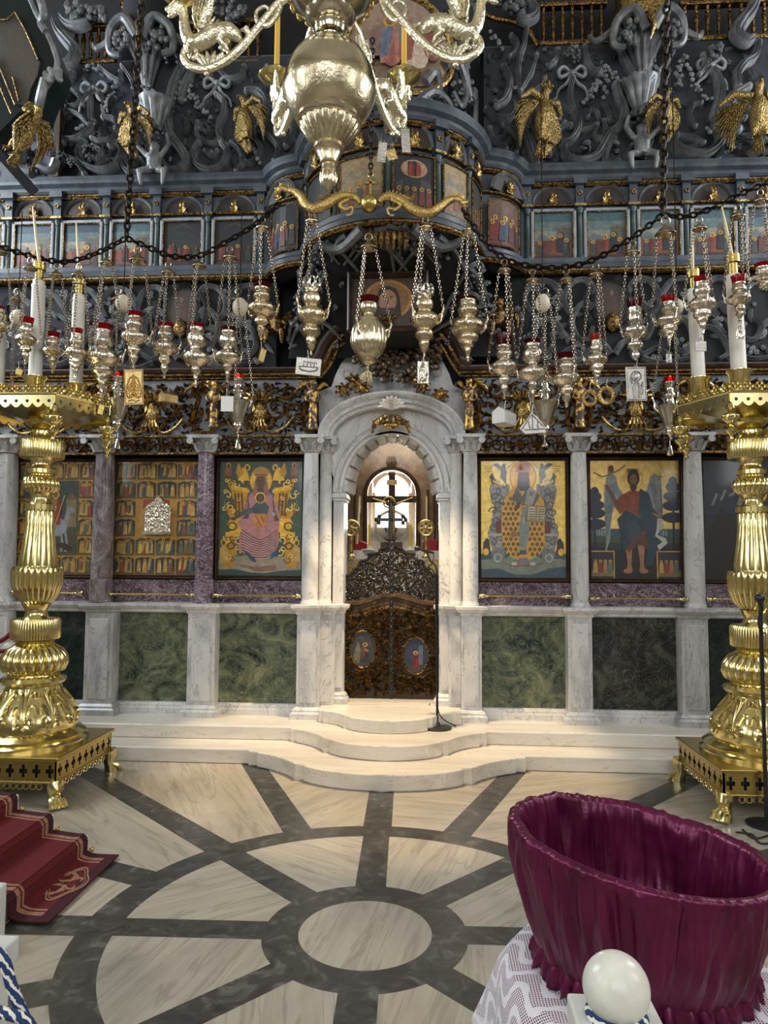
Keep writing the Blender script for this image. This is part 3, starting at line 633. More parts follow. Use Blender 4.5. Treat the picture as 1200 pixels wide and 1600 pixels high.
BLUE, DGREEN, OCH, RED, ROSE, GOLD, DARK, WHITE = C(46, 66, 82), C(44, 62, 54), C(150, 112, 56), C(132, 40, 34), C(176, 124, 110), C(226, 178, 66, 1), C(34, 28, 24), C(206, 200, 188)
def icon(px0, px1, label, draw, yt=(712, 712), yb=(905, 909), frm=.02, Y=6.56):
    x0, x1 = W(px0, 810, Y).x, W(px1, 810, Y).x
    rt_ = thing('icon_painting', label, 'icon', ((x0+x1)/2, Y, zi0)); b = MB(); frame(b, x0, x1, zi0, zi1, Y, .035, .035); b.build('frame', M['brown_wood'], rt_, False)
    P = Paint(planefn(x0+.03, x1-.03, Y-.006, zi0+.03, zi1-.03)); asp = (x1-x0-.06)/(zi1-zi0-.06); draw(P, asp); P.build(rt_); return rt_
def icon_multi(P, asp, cols=4, rows=6, center=None, seed=1):
    R_ = random.Random(seed); P.rect(0, 0, 1, 1, C(176, 132, 58, .8), 0)
    bgs = [C(38, 56, 50), C(40, 50, 52), C(62, 46, 40), C(36, 50, 56), C(52, 62, 46), C(46, 60, 50)]; robes = [C(190, 150, 64, .5), C(140, 66, 46), C(96, 100, 70), C(178, 134, 70), C(62, 76, 84), C(204, 168, 90, .5), C(176, 140, 70)]
    for j in range(rows):
        v0, v1 = j/rows, (j+1)/rows; k = cols+(1 if center and j in (2, 3) and 0 else 0)
        for i in range(k):
            u0, u1 = i/k, (i+1)/k; 
            if center and center[0] < (u0+u1)/2 < center[2] and center[1] < (v0+v1)/2 < center[3]: continue
            a, b_, c_, d_ = u0+.007, v0+.006, u1-.007, v1-.007; bg = R_.choice(bgs)
            P.poly([(a, b_), (c_, b_), (c_, d_-.02), ((a+c_)/2+.04, d_), ((a+c_)/2, d_-.008), ((a+c_)/2-.04, d_), (a, d_-.02)], bg, 1)
            if R_.random() < .5: P.rect(a+.01, b_, a+.06, d_-.04, C(84, 80, 56), 2); P.rect(c_-.07, b_, c_-.01, d_-.06, C(80, 66, 50), 2)
            P.rect(a, b_, c_, b_+.03, C(92, 78, 46), 2); n = R_.choice((3, 4, 4, 5))
            for q in range(n):
                u = a+.025+(c_-a-.05)*(q+.5)/n+R_.uniform(-.008, .008); P.fig(u, b_+.012+R_.uniform(0, .012), (d_-b_)*R_.uniform(.66, .86), asp, R_.choice(robes), R_.choice(robes), 3+q % 2*3)
def draw_george(P, asp):
    icon_multi(P, asp, 5, 6, (.2, .16, .8, .84), 5)
    P.rect(.2, .17, .8, .83, C(56, 66, 62), 1); P.rect(.2, .17, .8, .4, C(74, 70, 48), 2); P.poly([(.2, .4), (.36, .55), (.5, .42), (.68, .6), (.8, .44), (.8, .38), (.2, .38)], C(70, 76, 60), 2)
    P.rect(.64, .42, .78, .66, C(126, 108, 74), 3); P.poly([(.62, .66), (.8, .66), (.71, .72)], C(110, 84, 52), 3)
    hc = C(136, 138, 140); P.ell(.5, .42, .17, .085, hc, 4); P.poly([(.6, .44), (.66, .58), (.72, .6), (.7, .52), (.66, .42)], hc, 4); P.ell(.7, .57, .05, .025, hc, 5)
    for x in (.38, .44, .58, .64): P.line([(x, .38), (x+.03, .27), (x+.01, .2)], .014, hc, 4, 1/asp)
    P.poly([(.32, .44), (.3, .3), (.26, .24), (.3, .24), (.35, .4)], C(120, 118, 116), 4)
    P.fig(.5, .44, .3, asp, C(128, 52, 40), C(150, 110, 54, .5), 6); P.poly([(.44, .6), (.3, .62), (.24, .52), (.4, .52)], RED, 5); P.line([(.62, .7), (.4, .2)], .006, C(190, 160, 90, .5), 9, 1/asp)
    P.poly(crvq([(.24, .22), (.4, .19), (.56, .24), (.7, .2), (.74, .24), (.6, .28), (.44, .25), (.3, .28)]), C(60, 44, 32), 5); P.ring(.5, .76, .05, .05*asp, .8, GOLD, 5)
def crvq(p): return [tuple(q) for q in crv(p+[p[0]], 4)][:-1]
def draw_scenes(P, asp):
    icon_multi(P, asp, 4, 6, (.32, .34, .68, .68), 3); P.rect(.3, .34, .7, .68, C(186, 140, 60, .8), 1); P.poly([(.33, .58), (.42, .62), (.48, .67), (.34, .66)], C(150, 70, 46), 2); P.poly([(.67, .58), (.58, .62), (.52, .67), (.66, .66)], C(150, 70, 46), 2)
def draw_throne(P, asp):
    P.rect(0, 0, 1, 1, C(62, 86, 70), 0); P.poly([(0, .0), (1, 0), (1, .055), (.8, .05), (.66, .035), (.5, .02), (.34, .035), (.2, .05), (0, .055)], C(48, 74, 70), 2); P.poly([(0, .05), (.2, .06), (.4, .03), (.62, .02), (.82, .05), (1, .05), (1, .13), (.8, .17), (.2, .17), (0, .13)], C(152, 140, 118), 1)
    for k in range(4): P.line([(.22+.05*k, .1-.012*k), (.45, .075-.01*k), (.7, .09-.012*k)], .006, C(134, 96, 74), 2, 1/asp)
    G, G2, GD = C(222, 172, 58, 1), C(190, 140, 46, 1), C(104, 76, 30, .5)
    for s_ in (-1, 1):
        X = lambda u: .5+s_*u
        def pl(p, c, l=2): P.poly([(X(a), b) for a, b in p], c, l)
        pl([(.3, .16), (.42, .2), (.4, .34), (.3, .36)], G2); pl([(.24, .34), (.42, .34), (.42, .38), (.24, .38)], G); pl([(.2, .38), (.36, .38), (.4, .45), (.36, .5), (.2, .5)], G)
        pl([(.16, .5), (.36, .5), (.42, .56), (.42, .6), (.36, .585), (.3, .58), (.34, .66), (.36, .74), (.4, .78), (.38, .83), (.34, .8), (.3, .77), (.16, .77)], G2); pl([(.14, .75), (.22, .77), (.33, .79), (.36, .8), (.36, .75), (.24, .74), (.14, .72)], G, 3)
        for k in range(3): pl([(.2+.04*k, .52), (.225+.04*k, .52), (.245+.04*k, .72), (.22+.04*k, .72)], GD, 3)
        P.ring(X(.34), .43, .06, .04, .65, GD, 3); P.ring(X(.36), .63, .04, .05, .7, GD, 3); P.ring(X(.35), .26, .05, .035, .6, GD, 3)
        pl([(.39, .78), (.43, .86), (.41, .9), (.38, .86), (.36, .82)], G2); pl([(.4, .88), (.402, .95), (.404, .88)], G2, 3); pl([(.43, .6), (.435, .68), (.44, .6)], G2, 3)
        pl([(.3, .1), (.36, .2), (.42, .22), (.4, .14), (.46, .1), (.44, .07), (.32, .08)], G2)
        for k, (a, c_, r_) in enumerate(((.22, .44, .05), (.3, .54, .04), (.4, .7, .05), (.38, .8, .04), (.26, .31, .05), (.34, .33, .05), (.4, .3, .03), (.34, .14, .05), (.25, .21, .05), (.41, .55, .04), (.3, .79, .04), (.2, .79, .03), (.36, .59, .04), (.23, .64, .04))): P.curl(X(a), c_, r_, k*1.3, GD if k % 2 else C(246, 206, 96, 1), 4, asp, s_, .006); P.curl(X(a+.03), c_+.03, r_*.7, k*2+2, C(246, 206, 96, 1), 4, asp, -s_, .005)
        # angels above, medallion saints, kneeling prophets
        pl([(.14, .83), (.28, .83), (.27, .9), (.22, .95), (.16, .9)], G, 3); pl([(.21, .9), (.28, .99), (.31, .9), (.27, .85)], G2, 3); P.ell(X(.17), .945, .035, .03, G, 4); P.ell(X(.17), .943, .02, .02, C(92, 66, 46), 5); P.ell(X(.22), .825, .08, .014, C(56, 66, 56), 2)
        P.ell(X(.4), .91, .045, .05, C(142, 96, 66), 3); P.ell(X(.4), .965, .03, .025, G2, 4); P.ell(X(.4), .96, .018, .018, C(90, 62, 46), 5); P.ell(X(.4), .86, .05, .014, C(110, 60, 50), 4)
        pl([(.38, .12), (.49, .12), (.48, .24), (.43, .28), (.38, .22)], C(196, 160, 84, .6), 3); P.ell(X(.44), .29, .035, .03, G, 4); P.ell(X(.44), .287, .02, .02, C(92, 66, 46), 5)
    # robe of the seated mother
    rose, rd, rl = C(178, 122, 118), C(96, 58, 62), C(206, 164, 156)
    P.poly([(.24, .22), (.3, .2), (.42, .16), (.5, .14), (.6, .17), (.7, .22), (.73, .3), (.72, .4), (.74, .5), (.7, .62), (.64, .7), (.58, .74), (.42, .74), (.36, .7), (.3, .6), (.27, .5), (.22, .46), (.28, .4), (.25, .32)], rose, 5)
    for k in range(9):
        t_ = k/8; P.line([(.27+.02*t_, .4-.2*t_), (.4, .34-.17*t_), (.5, .31-.15*t_), (.6, .34-.17*t_), (.71-.02*t_, .4-.18*t_)], .005, rd, 6, 1/asp)
        P.line([(.28+.02*t_, .385-.2*t_), (.4, .325-.17*t_), (.5, .295-.15*t_), (.6, .325-.17*t_), (.7-.02*t_, .385-.18*t_)], .004, rl, 6, 1/asp)
    for k in range(6): P.line([(.34-.012*k, .7-.04*k), (.36, .6-.02*k), (.3+.01*k, .5)], .005, rd, 6, 1/asp); P.line([(.64+.014*k, .69-.04*k), (.66, .58-.02*k), (.72, .48)], .005, rd, 6, 1/asp)
    P.poly([(.2, .49), (.3, .53), (.42, .55), (.42, .6), (.32, .58), (.22, .53), (.16, .5)], C(72, 80, 84), 7); P.ell(.17, .495, .03, .014, C(86, 60, 44), 8)
    P.ell(.5, .83, .14, .115, G, 4); P.ring(.5, .83, .14, .115, .9, G2, 5); P.poly([(.4, .7), (.6, .7), (.58, .8), (.56, .87), (.44, .87), (.42, .8)], C(150, 98, 88), 6)
    P.ell(.495, .815, .055, .065, C(96, 68, 52), 8); P.poly([(.45, .76), (.54, .76), (.52, .7), (.47, .7)], C(88, 62, 48), 7); P.line([(.495, .83), (.49, .8)], .005, C(62, 42, 32), 9, 1/asp); P.line([(.47, .83), (.485, .83)], .005, C(40, 28, 22), 9, 1/asp); P.line([(.505, .83), (.525, .83)], .005, C(40, 28, 22), 9, 1/asp); P.line([(.48, .785), (.51, .785)], .004, C(110, 56, 48), 9, 1/asp)
    P.poly([(.42, .87), (.58, .87), (.6, .92), (.56, .94), (.5, .955), (.44, .94), (.4, .92)], C(176, 128, 62, .8), 8); P.line([(.42, .88), (.58, .88)], .006, C(110, 76, 34), 9, 1/asp)
    P.line([(.45, .7), (.5, .68), (.55, .7)], .007, G, 9, 1/asp)
    P.poly([(.42, .54), (.58, .53), (.6, .6), (.55, .645), (.46, .645), (.4, .6)], C(62, 76, 76), 9); P.poly([(.4, .46), (.46, .42), (.56, .43), (.59, .5), (.56, .54), (.43, .54)], C(192, 124, 58, .4), 9); P.line([(.44, .53), (.5, .45), (.52, .43)], .005, C(120, 70, 34), 10, 1/asp); P.line([(.5, .53), (.55, .46)], .005, C(120, 70, 34), 10, 1/asp)
    P.ell(.495, .68, .065, .05, G, 9); P.ell(.495, .677, .05, .04, C(60, 44, 34), 10); P.ell(.495, .672, .034, .033, C(96, 68, 50), 11); P.ell(.66, .535, .022, .016, C(150, 158, 160), 10)
    P.poly([(.28, .24), (.32, .2), (.4, .13), (.46, .12), (.44, .16), (.36, .2)], C(46, 76, 92), 7); P.poly([(.64, .2), (.72, .24), (.7, .18), (.62, .14)], C(52, 84, 104), 7)
def draw_bishop(P, asp):
    P.rect(0, 0, 1, 1, C(240, 204, 104, 1), 0); P.poly([(0, 0), (1, 0), (1, .2), (.8, .24), (.5, .26), (.2, .24), (0, .2)], C(60, 84, 96), 1); P.poly([(0, .07), (.2, .08), (.4, .03), (.6, .03), (.8, .08), (1, .1), (1, .16), (.7, .17), (.5, .16), (.3, .17), (0, .15)], C(124, 132, 112), 2); P.line([(.2, .14), (.4, .1), (.6, .1), (.8, .15)], .006, C(140, 90, 70), 3, 1/asp)
    S1, S2, S3 = C(136, 134, 130), C(88, 86, 88), C(168, 164, 150)
    for s_ in (-1, 1):
        X = lambda u: .5+s_*u
        def pl(p, c, l=2): P.poly([(X(a), b) for a, b in p], c, l)
        pl([(.16, .22), (.36, .22), (.4, .32), (.42, .38), (.38, .44), (.36, .54), (.34, .6), (.38, .66), (.4, .76), (.36, .82), (.3, .8), (.24, .78), (.16, .8)], S1, 2); pl([(.36, .82), (.4, .86), (.36, .9), (.34, .85)], S2, 3)
        for k in range(26): P.curl(X(.29+.07*sin(k*2.1)), .28+.022*k, .045+.015*sin(k*3), k*1.7, S2 if k % 2 else S3, 3+k % 2, asp, s_ if k % 3 else -s_, .007)
        for k in range(6): P.line([(X(.24), .34+.07*k), (X(.32), .37+.07*k), (X(.37), .35+.07*k)], .006, S2, 5, 1/asp)
        pl([(.2, .355), (.42, .355), (.4, .375), (.2, .375)], C(172, 166, 150), 5); pl([(.22, .12), (.34, .12), (.38, .22), (.28, .26), (.22, .24)], C(116, 124, 120), 3); P.ring(X(.3), .17, .05, .04, .6, S3, 4, 14); pl([(.24, .38), (.32, .38), (.32, .48), (.25, .48)], C(104, 54, 50), 5)
        pl([(.38, .2), (.48, .2), (.47, .3), (.43, .34), (.4, .32)], C(64, 56, 50), 4); P.ell(X(.44), .22, .035, .03, GOLD, 5)
        pl([(.2, .8), (.27, .86), (.25, .95), (.21, .96), (.19, .9)], S2 if s_ < 0 else C(112, 122, 110), 4); pl([(.24, .9), (.36, .97), (.3, .98), (.23, .94)], C(96, 110, 122), 3); pl([(.21, .93), (.1, .985), (.17, .94)], C(96, 110, 122), 3); P.ell(X(.225), .955, .022, .022, C(70, 56, 44), 5)
    P.ell(.5, .86, .16, .14, C(226, 170, 58, 1), 3); P.ring(.5, .86, .16, .14, .93, C(170, 120, 40, 1), 4)
    body = [(.3, .2), (.4, .16), (.5, .145), (.6, .16), (.7, .2), (.76, .3), (.75, .44), (.76, .58), (.74, .66), (.66, .74), (.56, .79), (.42, .79), (.32, .72), (.25, .62), (.24, .48), (.25, .32)]
    P.poly(body, C(198, 148, 58, .7), 6)
    for j in range(12):
        for i in range(9):
            u, v = .27+i*.056+(.028 if j % 2 else 0), .2+j*.043
            if (abs(u-.5) < .24 and .17 < v < .7 and not (.44 < u < .57 and v < .6) and not (u > .55 and .47 < v < .63)) and abs(u-.5)+.02 < (.2 if v < .22 or v > .66 else .25): P.poly([(u-.022, v), (u, v-.019), (u+.022, v), (u, v+.019)], C(54, 54, 66), 7); P.ell(u, v, .008, .006, C(150, 120, 70), 8, 6)
    P.poly([(.36, .66), (.42, .77), (.58, .77), (.7, .7), (.62, .6), (.5, .62)], C(96, 92, 90), 8); P.poly([(.52, .63), (.6, .6), (.66, .72), (.58, .79), (.55, .74)], C(150, 150, 138), 9); P.line([(.57, .7), (.63, .73)], .006, C(92, 92, 92), 10, 1/asp); P.line([(.59, .74), (.61, .69)], .006, C(92, 92, 92), 10, 1/asp); P.poly([(.44, .76), (.54, .76), (.49, .69)], C(184, 146, 70, .6), 10)
    P.poly([(.4, .61), (.47, .66), (.46, .6), (.4, .56)], C(84, 60, 52), 10)
    P.poly([(.46, .22), (.53, .22), (.57, .4), (.56, .6), (.49, .6), (.45, .4)], C(122, 134, 128), 9); P.line([(.5, .46), (.51, .52)], .006, C(180, 178, 160), 10, 1/asp); P.rect(.455, .24, .53, .26, C(150, 146, 128), 10); P.poly([(.45, .2), (.54, .2), (.53, .235), (.46, .235)], C(72, 76, 84), 10)
    P.poly([(.33, .36), (.39, .32), (.44, .37), (.38, .42)], C(176, 128, 66, .5), 9); P.ring(.385, .37, .03, .025, .6, C(110, 74, 40), 10, 4)
    P.poly([(.53, .48), (.74, .475), (.78, .61), (.56, .615)], C(120, 92, 60), 9); P.poly([(.545, .49), (.64, .485), (.66, .605), (.565, .61)], C(186, 176, 140), 10); P.poly([(.65, .485), (.74, .485), (.765, .6), (.67, .605)], C(180, 170, 134), 10)
    for k in range(5): P.line([(.56+.004*k, .5+.021*k), (.635+.004*k, .498+.021*k)], .004, C(70, 62, 50), 11, 1/asp); P.line([(.665+.004*k, .498+.021*k), (.735+.005*k, .498+.021*k)], .004, C(70, 62, 50), 11, 1/asp)
    P.poly([(.43, .77), (.45, .9), (.57, .9), (.58, .77), (.54, .74), (.47, .74)], C(72, 62, 66), 10); P.ell(.51, .845, .05, .055, C(92, 66, 58), 11); P.poly([(.45, .82), (.57, .82), (.54, .75), (.48, .75)], C(64, 58, 64), 12)
    P.poly([(.42, .9), (.58, .9), (.59, .95), (.56, .975), (.5, .98), (.44, .975), (.41, .95)], C(186, 128, 74, .5), 11); P.ell(.46, .94, .028, .028, C(190, 110, 74), 12); P.ell(.54, .94, .028, .028, C(190, 110, 74), 12)
    for s_ in (-1, 1): P.ell(.5+s_*.11, .12, .035, .016, C(190, 184, 166), 7); P.poly([(.5+s_*.06, .17), (.5+s_*.16, .2), (.5+s_*.2, .17), (.5+s_*.1, .14)], C(84, 140, 136), 5)
    P.poly([(.44, .11), (.56, .11), (.55, .17), (.45, .17)], C(120, 112, 124), 7)
    for u in (.1, .9):
        for k in range(3): P.line([(u-.06+.015*k, .95-.02*k), (u+.04, .95-.02*k)], .003, C(130, 60, 36), 2, 1/asp)
def draw_winged(P, asp):
    P.rect(0, 0, 1, 1, C(228, 192, 112, 1), 0); P.rect(0, 0, 1, .42, C(40, 52, 54), 1); P.rect(0, .34, 1, .42, C(54, 78, 92), 2); P.rect(0, .3, 1, .36, C(62, 74, 58), 2); P.poly([(0, 0), (1, 0), (1, .24), (.7, .27), (.4, .24), (0, .27)], C(34, 34, 32), 3)
    for k in range(12): P.rect(.06+.03*k+(.45 if k > 5 else 0), .36, .075+.03*k+(.45 if k > 5 else 0), .41, C(136, 146, 136), 3)
    for u, sc in ((.05, 1), (.93, 1.12)):
        P.rect(u-.012, .25, u+.012, .7, C(30, 34, 44), 4)
        for k, (v, w) in enumerate(((.46, .13), (.55, .12), (.62, .11), (.69, .08), (.73, .05))): P.ell(u, v*sc if sc > 1 else v, w, .045, C(34, 42, 58), 5, 14)
    for s_ in (-1, 1):
        X = lambda u: .485+s_*u
        P.poly([(X(a), b) for a, b in [(.1, .7), (.16, .76), (.19, .86), (.24, .89), (.3, .86), (.325, .74), (.33, .6), (.32, .42), (.31, .3), (.325, .2) if s_ < 0 else (.31, .4), (.27, .32) if s_ < 0 else (.26, .44), (.25, .5), (.22, .6), (.15, .64)]], C(126, 132, 132), 4)
        for k in range(6): P.line([(X(.2+.02*k), .82-.01*k), (X(.245+.015*k), .6-.03*k), (X(.25+.012*k), .5-.035*k)], .004, C(90, 98, 100), 5, 1/asp)
    sk, sk2 = C(112, 64, 42), C(148, 104, 78)
    for u in (.43, .57): P.poly([(u-.05, .34), (u+.05, .34), (u+.03, .24), (u+.022, .12), (u+.035, .07), (u-.03, .07), (u-.02, .13), (u-.04, .24)], sk2, 6); P.ell(u+(.02 if u > .5 else -.02), .065, .05, .02, sk2, 7)
    P.poly([(.36, .38), (.66, .38), (.64, .24), (.56, .29), (.5, .27), (.42, .22), (.38, .28)], C(92, 52, 38), 7)
    P.poly([(.34, .7), (.44, .74), (.56, .74), (.64, .66), (.62, .5), (.6, .38), (.38, .38), (.36, .52)], C(122, 60, 44), 8)
    P.poly([(.56, .76), (.66, .72), (.7, .6), (.78, .52), (.76, .4), (.74, .24), (.68, .12), (.6, .1), (.64, .3), (.6, .44), (.54, .55)], C(40, 60, 70), 9); P.poly([(.3, .5), (.4, .58), (.58, .5), (.6, .4), (.48, .36), (.44, .3), (.36, .2), (.34, .38)], C(36, 56, 66), 9)
    for k in range(8): P.line([(.4+.004*k, .5-.02*k), (.5, .47-.025*k), (.57, .42-.02*k)], .004, C(60, 82, 90), 10, 1/asp)
    P.poly([(.34, .7), (.38, .6), (.34, .54), (.28, .6), (.22, .72), (.18, .76), (.16, .79), (.2, .79), (.24, .74), (.3, .66)], sk, 9); P.poly([(.68, .56), (.76, .54), (.8, .51), (.74, .52)], sk2, 10)
    P.ring(.49, .84, .11, .11*asp, .96, C(160, 116, 46, 1), 5); P.ell(.49, .85, .068, .075, C(50, 36, 28), 9); P.ell(.49, .83, .042, .055, C(112, 74, 54), 10); P.poly([(.45, .8), (.53, .8), (.52, .75), (.49, .73), (.46, .75)], C(58, 40, 32), 11)
    for k in range(10): P.line([(.43+.012*k, .9), (.42+.014*k, .93)], .004, C(46, 32, 26), 10, 1/asp)
    P.line([(.47, .845), (.48, .845)], .005, C(36, 24, 20), 12, 1/asp); P.line([(.5, .845), (.515, .845)], .005, C(36, 24, 20), 12, 1/asp)
    P.poly([(.75, .51), (.81, .5), (.8, .42), (.74, .37), (.84, .34), (.86, .3), (.76, .24), (.74, .28), (.8, .31), (.72, .36), (.74, .42)], C(182, 182, 168), 11)
    for k in range(6): P.line([(.755, .49-.02*k), (.79, .488-.02*k)], .003, C(80, 76, 70), 12, 1/asp)
    P.line([(.79, .9), (.8, .5)], .004, C(70, 50, 34), 6, 1/asp); P.line([(.765, .865), (.82, .86)], .004, C(70, 50, 34), 7, 1/asp)
    for u0, u1 in ((0, .265), (.735, 1)):
        P.rect(u0, 0, u1, .235, C(190, 150, 76, .6), 5); P.rect(u0+(.012 if u0 else 0), 0, u1-(0 if u0 else .012), .225, C(44, 46, 56), 6)
        P.rect(u0+(.012 if u0 else 0), .02, u1-(0 if u0 else .012), .07, C(120, 104, 60), 7)
        for k in range(4): P.fig(u0+.05+.055*k, .05, .11, asp, (C(180, 140, 70), C(130, 60, 46), C(170, 110, 80), C(90, 110, 90))[k], None, 8)
    P.ell(.24, .93, .03, .03, C(96, 60, 50), 3); P.poly([(.2, .88), (.28, .9), (.26, .95), (.2, .95)], C(140, 110, 80), 2); P.line([(.04, .9), (.14, .86), (.22, .88), (.34, .92), (.4, .96)], .008, C(130, 96, 52), 2, 1/asp)
def draw_dark(P, asp):
    P.rect(0, 0, 1, 1, C(26, 34, 38), 0); P.rect(0, .55, 1, 1, C(32, 46, 56), 1); P.poly([(0, .3), (.2, .6), (.35, .5), (.6, .72), (1, .5), (1, 0), (0, 0)], C(30, 24, 20), 2)
    for k in range(6): P.line([(.1+.1*k, .62+.04*(k % 3)), (.16+.1*k, .72+.03*(k % 2))], .015, C(120, 120, 112), 3, 1/asp)
    P.fig(.62, .1, .7, asp, C(58, 36, 30), C(40, 44, 50), 4)
icon(23, 151, 'icon of a mounted saint framed by small scenes, partly behind the left candlestick', draw_george)
IC2 = icon(176, 313, 'icon divided into many small gold and green scenes around a silver plaque', draw_scenes)
icon(338, 477, 'icon of a crowned woman in rose robes with a child on a golden throne', draw_throne)
icon(746, 889, 'gold icon of a seated bishop with a crown and an open book', draw_bishop)
icon(917, 1067, 'icon of a bearded man with grey wings against gold and dark trees', draw_winged)
icon(1094, 1240, 'dark icon half hidden behind the right candlestick', draw_dark)
# silver plaque on the icon of scenes
p = W(247, 806, 6.53); b = MB(); w, h = .125, .3
b.prism([(-w, -.16), (w, -.16), (w, .05), (w*.85, .1), (w*.35, .14), (0, .19), (-w*.35, .14), (-w*.85, .1), (-w, .05)], -.012, .015)
for v in b.v: v += p
PL = thing('silver_plaque', 'small arched silver plaque fixed over the middle of the icon of many scenes', 'plaque', p); b.build('plate', M['silver'], PL, False)
b = MB()
for i in range(26): b.ball(p+Vector((RND.uniform(-.09, .09), -.016, RND.uniform(-.13, .09))), (RND.uniform(.01, .022), .008, RND.uniform(.012, .028)), 7)
b.build('relief_figures', M['silver'], PL); b = MB()
for s_ in (-1, 1): b.lathe([(.012, -.14), (.009, -.12), (.009, .05), (.014, .06)], 8, p+Vector((s_*w*.92, -.015, 0)))
b.box((-w-.01, -.03, -.175), (w+.01, .015, -.15), M=tr(*p)); b.build('border', M['silver_plain'], PL, False)

# ================================================================== gilded frieze over the icons
def bay_x(i): return BAYX[i]
FR = [(-30, 150), (150, 316), (316, 490), (732, 906), (906, 1088), (1088, 1262)]
FL_ = ['farthest left, behind the left candlestick tray', 'above the icon of many scenes', 'above the throne icon', 'above the bishop icon', 'above the winged saint icon', 'above the dark icon behind the right candlestick']
for (a, c), lab in zip(FR, FL_):
    x0, x1 = Xw(a, 650), Xw(c, 650); yb_ = 6.47; xm = (x0+x1)/2; hw = (x1-x0)/2
    G = thing('carved_frieze', 'gilded openwork foliage frieze %s' % lab, 'carving', (xm, yb_, zf0)); zlow = zf0+(zf1-zf0)*.235
    b = MB(); b.box((x0, yb_, zf0), (x1, 6.64, zf1)); b.build('backboard', M['pale_blue'], G, False)
    b = MB(); b.box((x0, yb_-.03, zlow-.012), (x1, yb_, zlow+.006)); b.box((x0, yb_-.035, zf0-.012), (x1, yb_, zf0+.008)); b.build('fillet', M['gold_dull'], G, False)
    MM = tr(xm, yb_, zlow); H_ = zf1-zlow
    for name, mat, sc_ in (('gilded_scrolls', 'gilt_carving', 1), ('dark_foliage', 'door_carving', 2)):
        b = MB(); rr = random.Random(int(a)+7*sc_)
        for s_ in (-1, 1):
            if sc_ == 1:
                for (cx, cz, r0, tn, a0) in ((.3, .5, .22, 1.5, 2.6), (.68, .42, .24, -1.4, .3), (.5, .78, .13, 1.3, 3.6), (.86, .76, .12, 1.2, 0), (.14, .78, .1, -1.2, 2), (.16, .24, .12, 1.3, 4)):
                    b.stroke([(s_*q[0], q[1]) for q in spiral(cx*hw, cz*H_, r0*H_*1.1, r0*H_*.12, a0, tn, 30)], lambda t: .017*(1-.5*t), .045, MM)
                pts = crv([(s_*hw*.98, H_*.96), (s_*hw*.9, H_*.7), (s_*hw*.8, H_*.3), (s_*hw*.86, H_*.08), (s_*hw*.98, H_*.05)], 6); b.stroke([tuple(q) for q in pts], .02, .06, MM)
            else:
                for k in range(80):
                    u, v = rr.uniform(.06, .96)*hw, rr.uniform(.06, .94)*H_; an = rr.uniform(0, TAU); L = rr.uniform(.03, .06)
                    p_ = [(s_*(u+cos(an)*L*t+sin(an)*.5*L*t*t), v+sin(an)*L*t-cos(an)*.5*L*t*t) for t in (0, .25, .5, .75, 1)]
                    b.stroke(p_, lambda t: .012*(1.1-t), .03, MM)
                for k in range(20): u, v = rr.uniform(.08, .92)*hw, rr.uniform(.1, .9)*H_; b.flower(s_*u, v, rr.uniform(.016, .026), MM, d=.8, y=-.01)
        b.build(name, M[mat], G)
    b = MB(); rr = random.Random(int(a))
    b.lathe([(.0, -.04), (.05, -.035), (.075, -.02), (.085, 0)], 16, (xm, yb_-.0, zlow+H_*.42), rx(-PI/2), sx=1, sy=1.3)
    for k in range(7): an = PI*(k+.5)/7; b.tube([Vector((xm+cos(an)*.06, yb_-.02, zlow+H_*.58+sin(an)*.03)), Vector((xm+cos(an)*.1, yb_-.05, zlow+H_*.62+sin(an)*.07)), Vector((xm+cos(an)*.15, yb_-.03, zlow+H_*.62+sin(an)*.11))], [.014, .02, .008], 6)
    for k in range(5): b.tube([Vector((xm+(k-2)*.02, yb_-.02, zlow+H_*.28)), Vector((xm+(k-2)*.035, yb_-.045, zlow+H_*.16)), Vector((xm+(k-2)*.045, yb_-.02, zlow+H_*.05))], [.01, .016, .006], 6)
    b.build('gold_cartouche', M['gold'], G)
    for s_ in (-1, 1):
        b = MB()
        for k in range(5): b.tube(crv([(xm+s_*hw*.96, yb_-.03, zlow+H_*.97), (xm+s_*hw*(.9-.05*k), yb_-.06, zlow+H_*(.93-.03*k)), (xm+s_*hw*(.72-.02*k), yb_-.04, zlow+H_*(.96-.06*k))], 3), [.012, .014, .015, .015, .014, .01, .004], 5)
        b.build('gilt_wing', M['gold'], G); b = MB(); b.tube(crv([(xm+s_*hw*.1, yb_-.02, zlow+H_*.1), (xm+s_*hw*.3, yb_-.04, zlow+H_*.05), (xm+s_*hw*.5, yb_-.04, zlow+H_*.16), (xm+s_*hw*.6, yb_-.02, zlow+H_*.3)], 5), .012, 6); b.build('gilt_volute', M['gold'], G)
    b = MB(); rr = random.Random(int(c)); 
    for k in range(9): b.flower(rr.uniform(-.9, .9)*hw, rr.uniform(.1, .9)*H_, .02, MM, y=-.02, d=.9)
    b.build('red_flowers', M['brown_wood'], G)
    b = MB(); n = 9; M2 = tr(xm, yb_, zf0); hl = zlow-zf0
    for k in range(n):
        for s_ in (-1, 1):
            u = -hw+(2*hw)*(k+.5)/n; b.stroke(spiral(u+s_*.022, hl*(.5+.12*s_), hl*.36, hl*.06, PI*(k % 2)+(0 if s_ > 0 else PI), 1.4*s_, 20), lambda t: .008*(1-.4*t), .03, M2)
    for k in range(24): u = RND.uniform(-.95, .95)*hw; b.stroke([(u, hl*.1), (u+.015, hl*.4), (u+RND.uniform(-.03, .03), hl*.9)], lambda t: .008*(1.1-t), .026, M2)
    b.build('scroll_border', M['gilt_carving'], G)
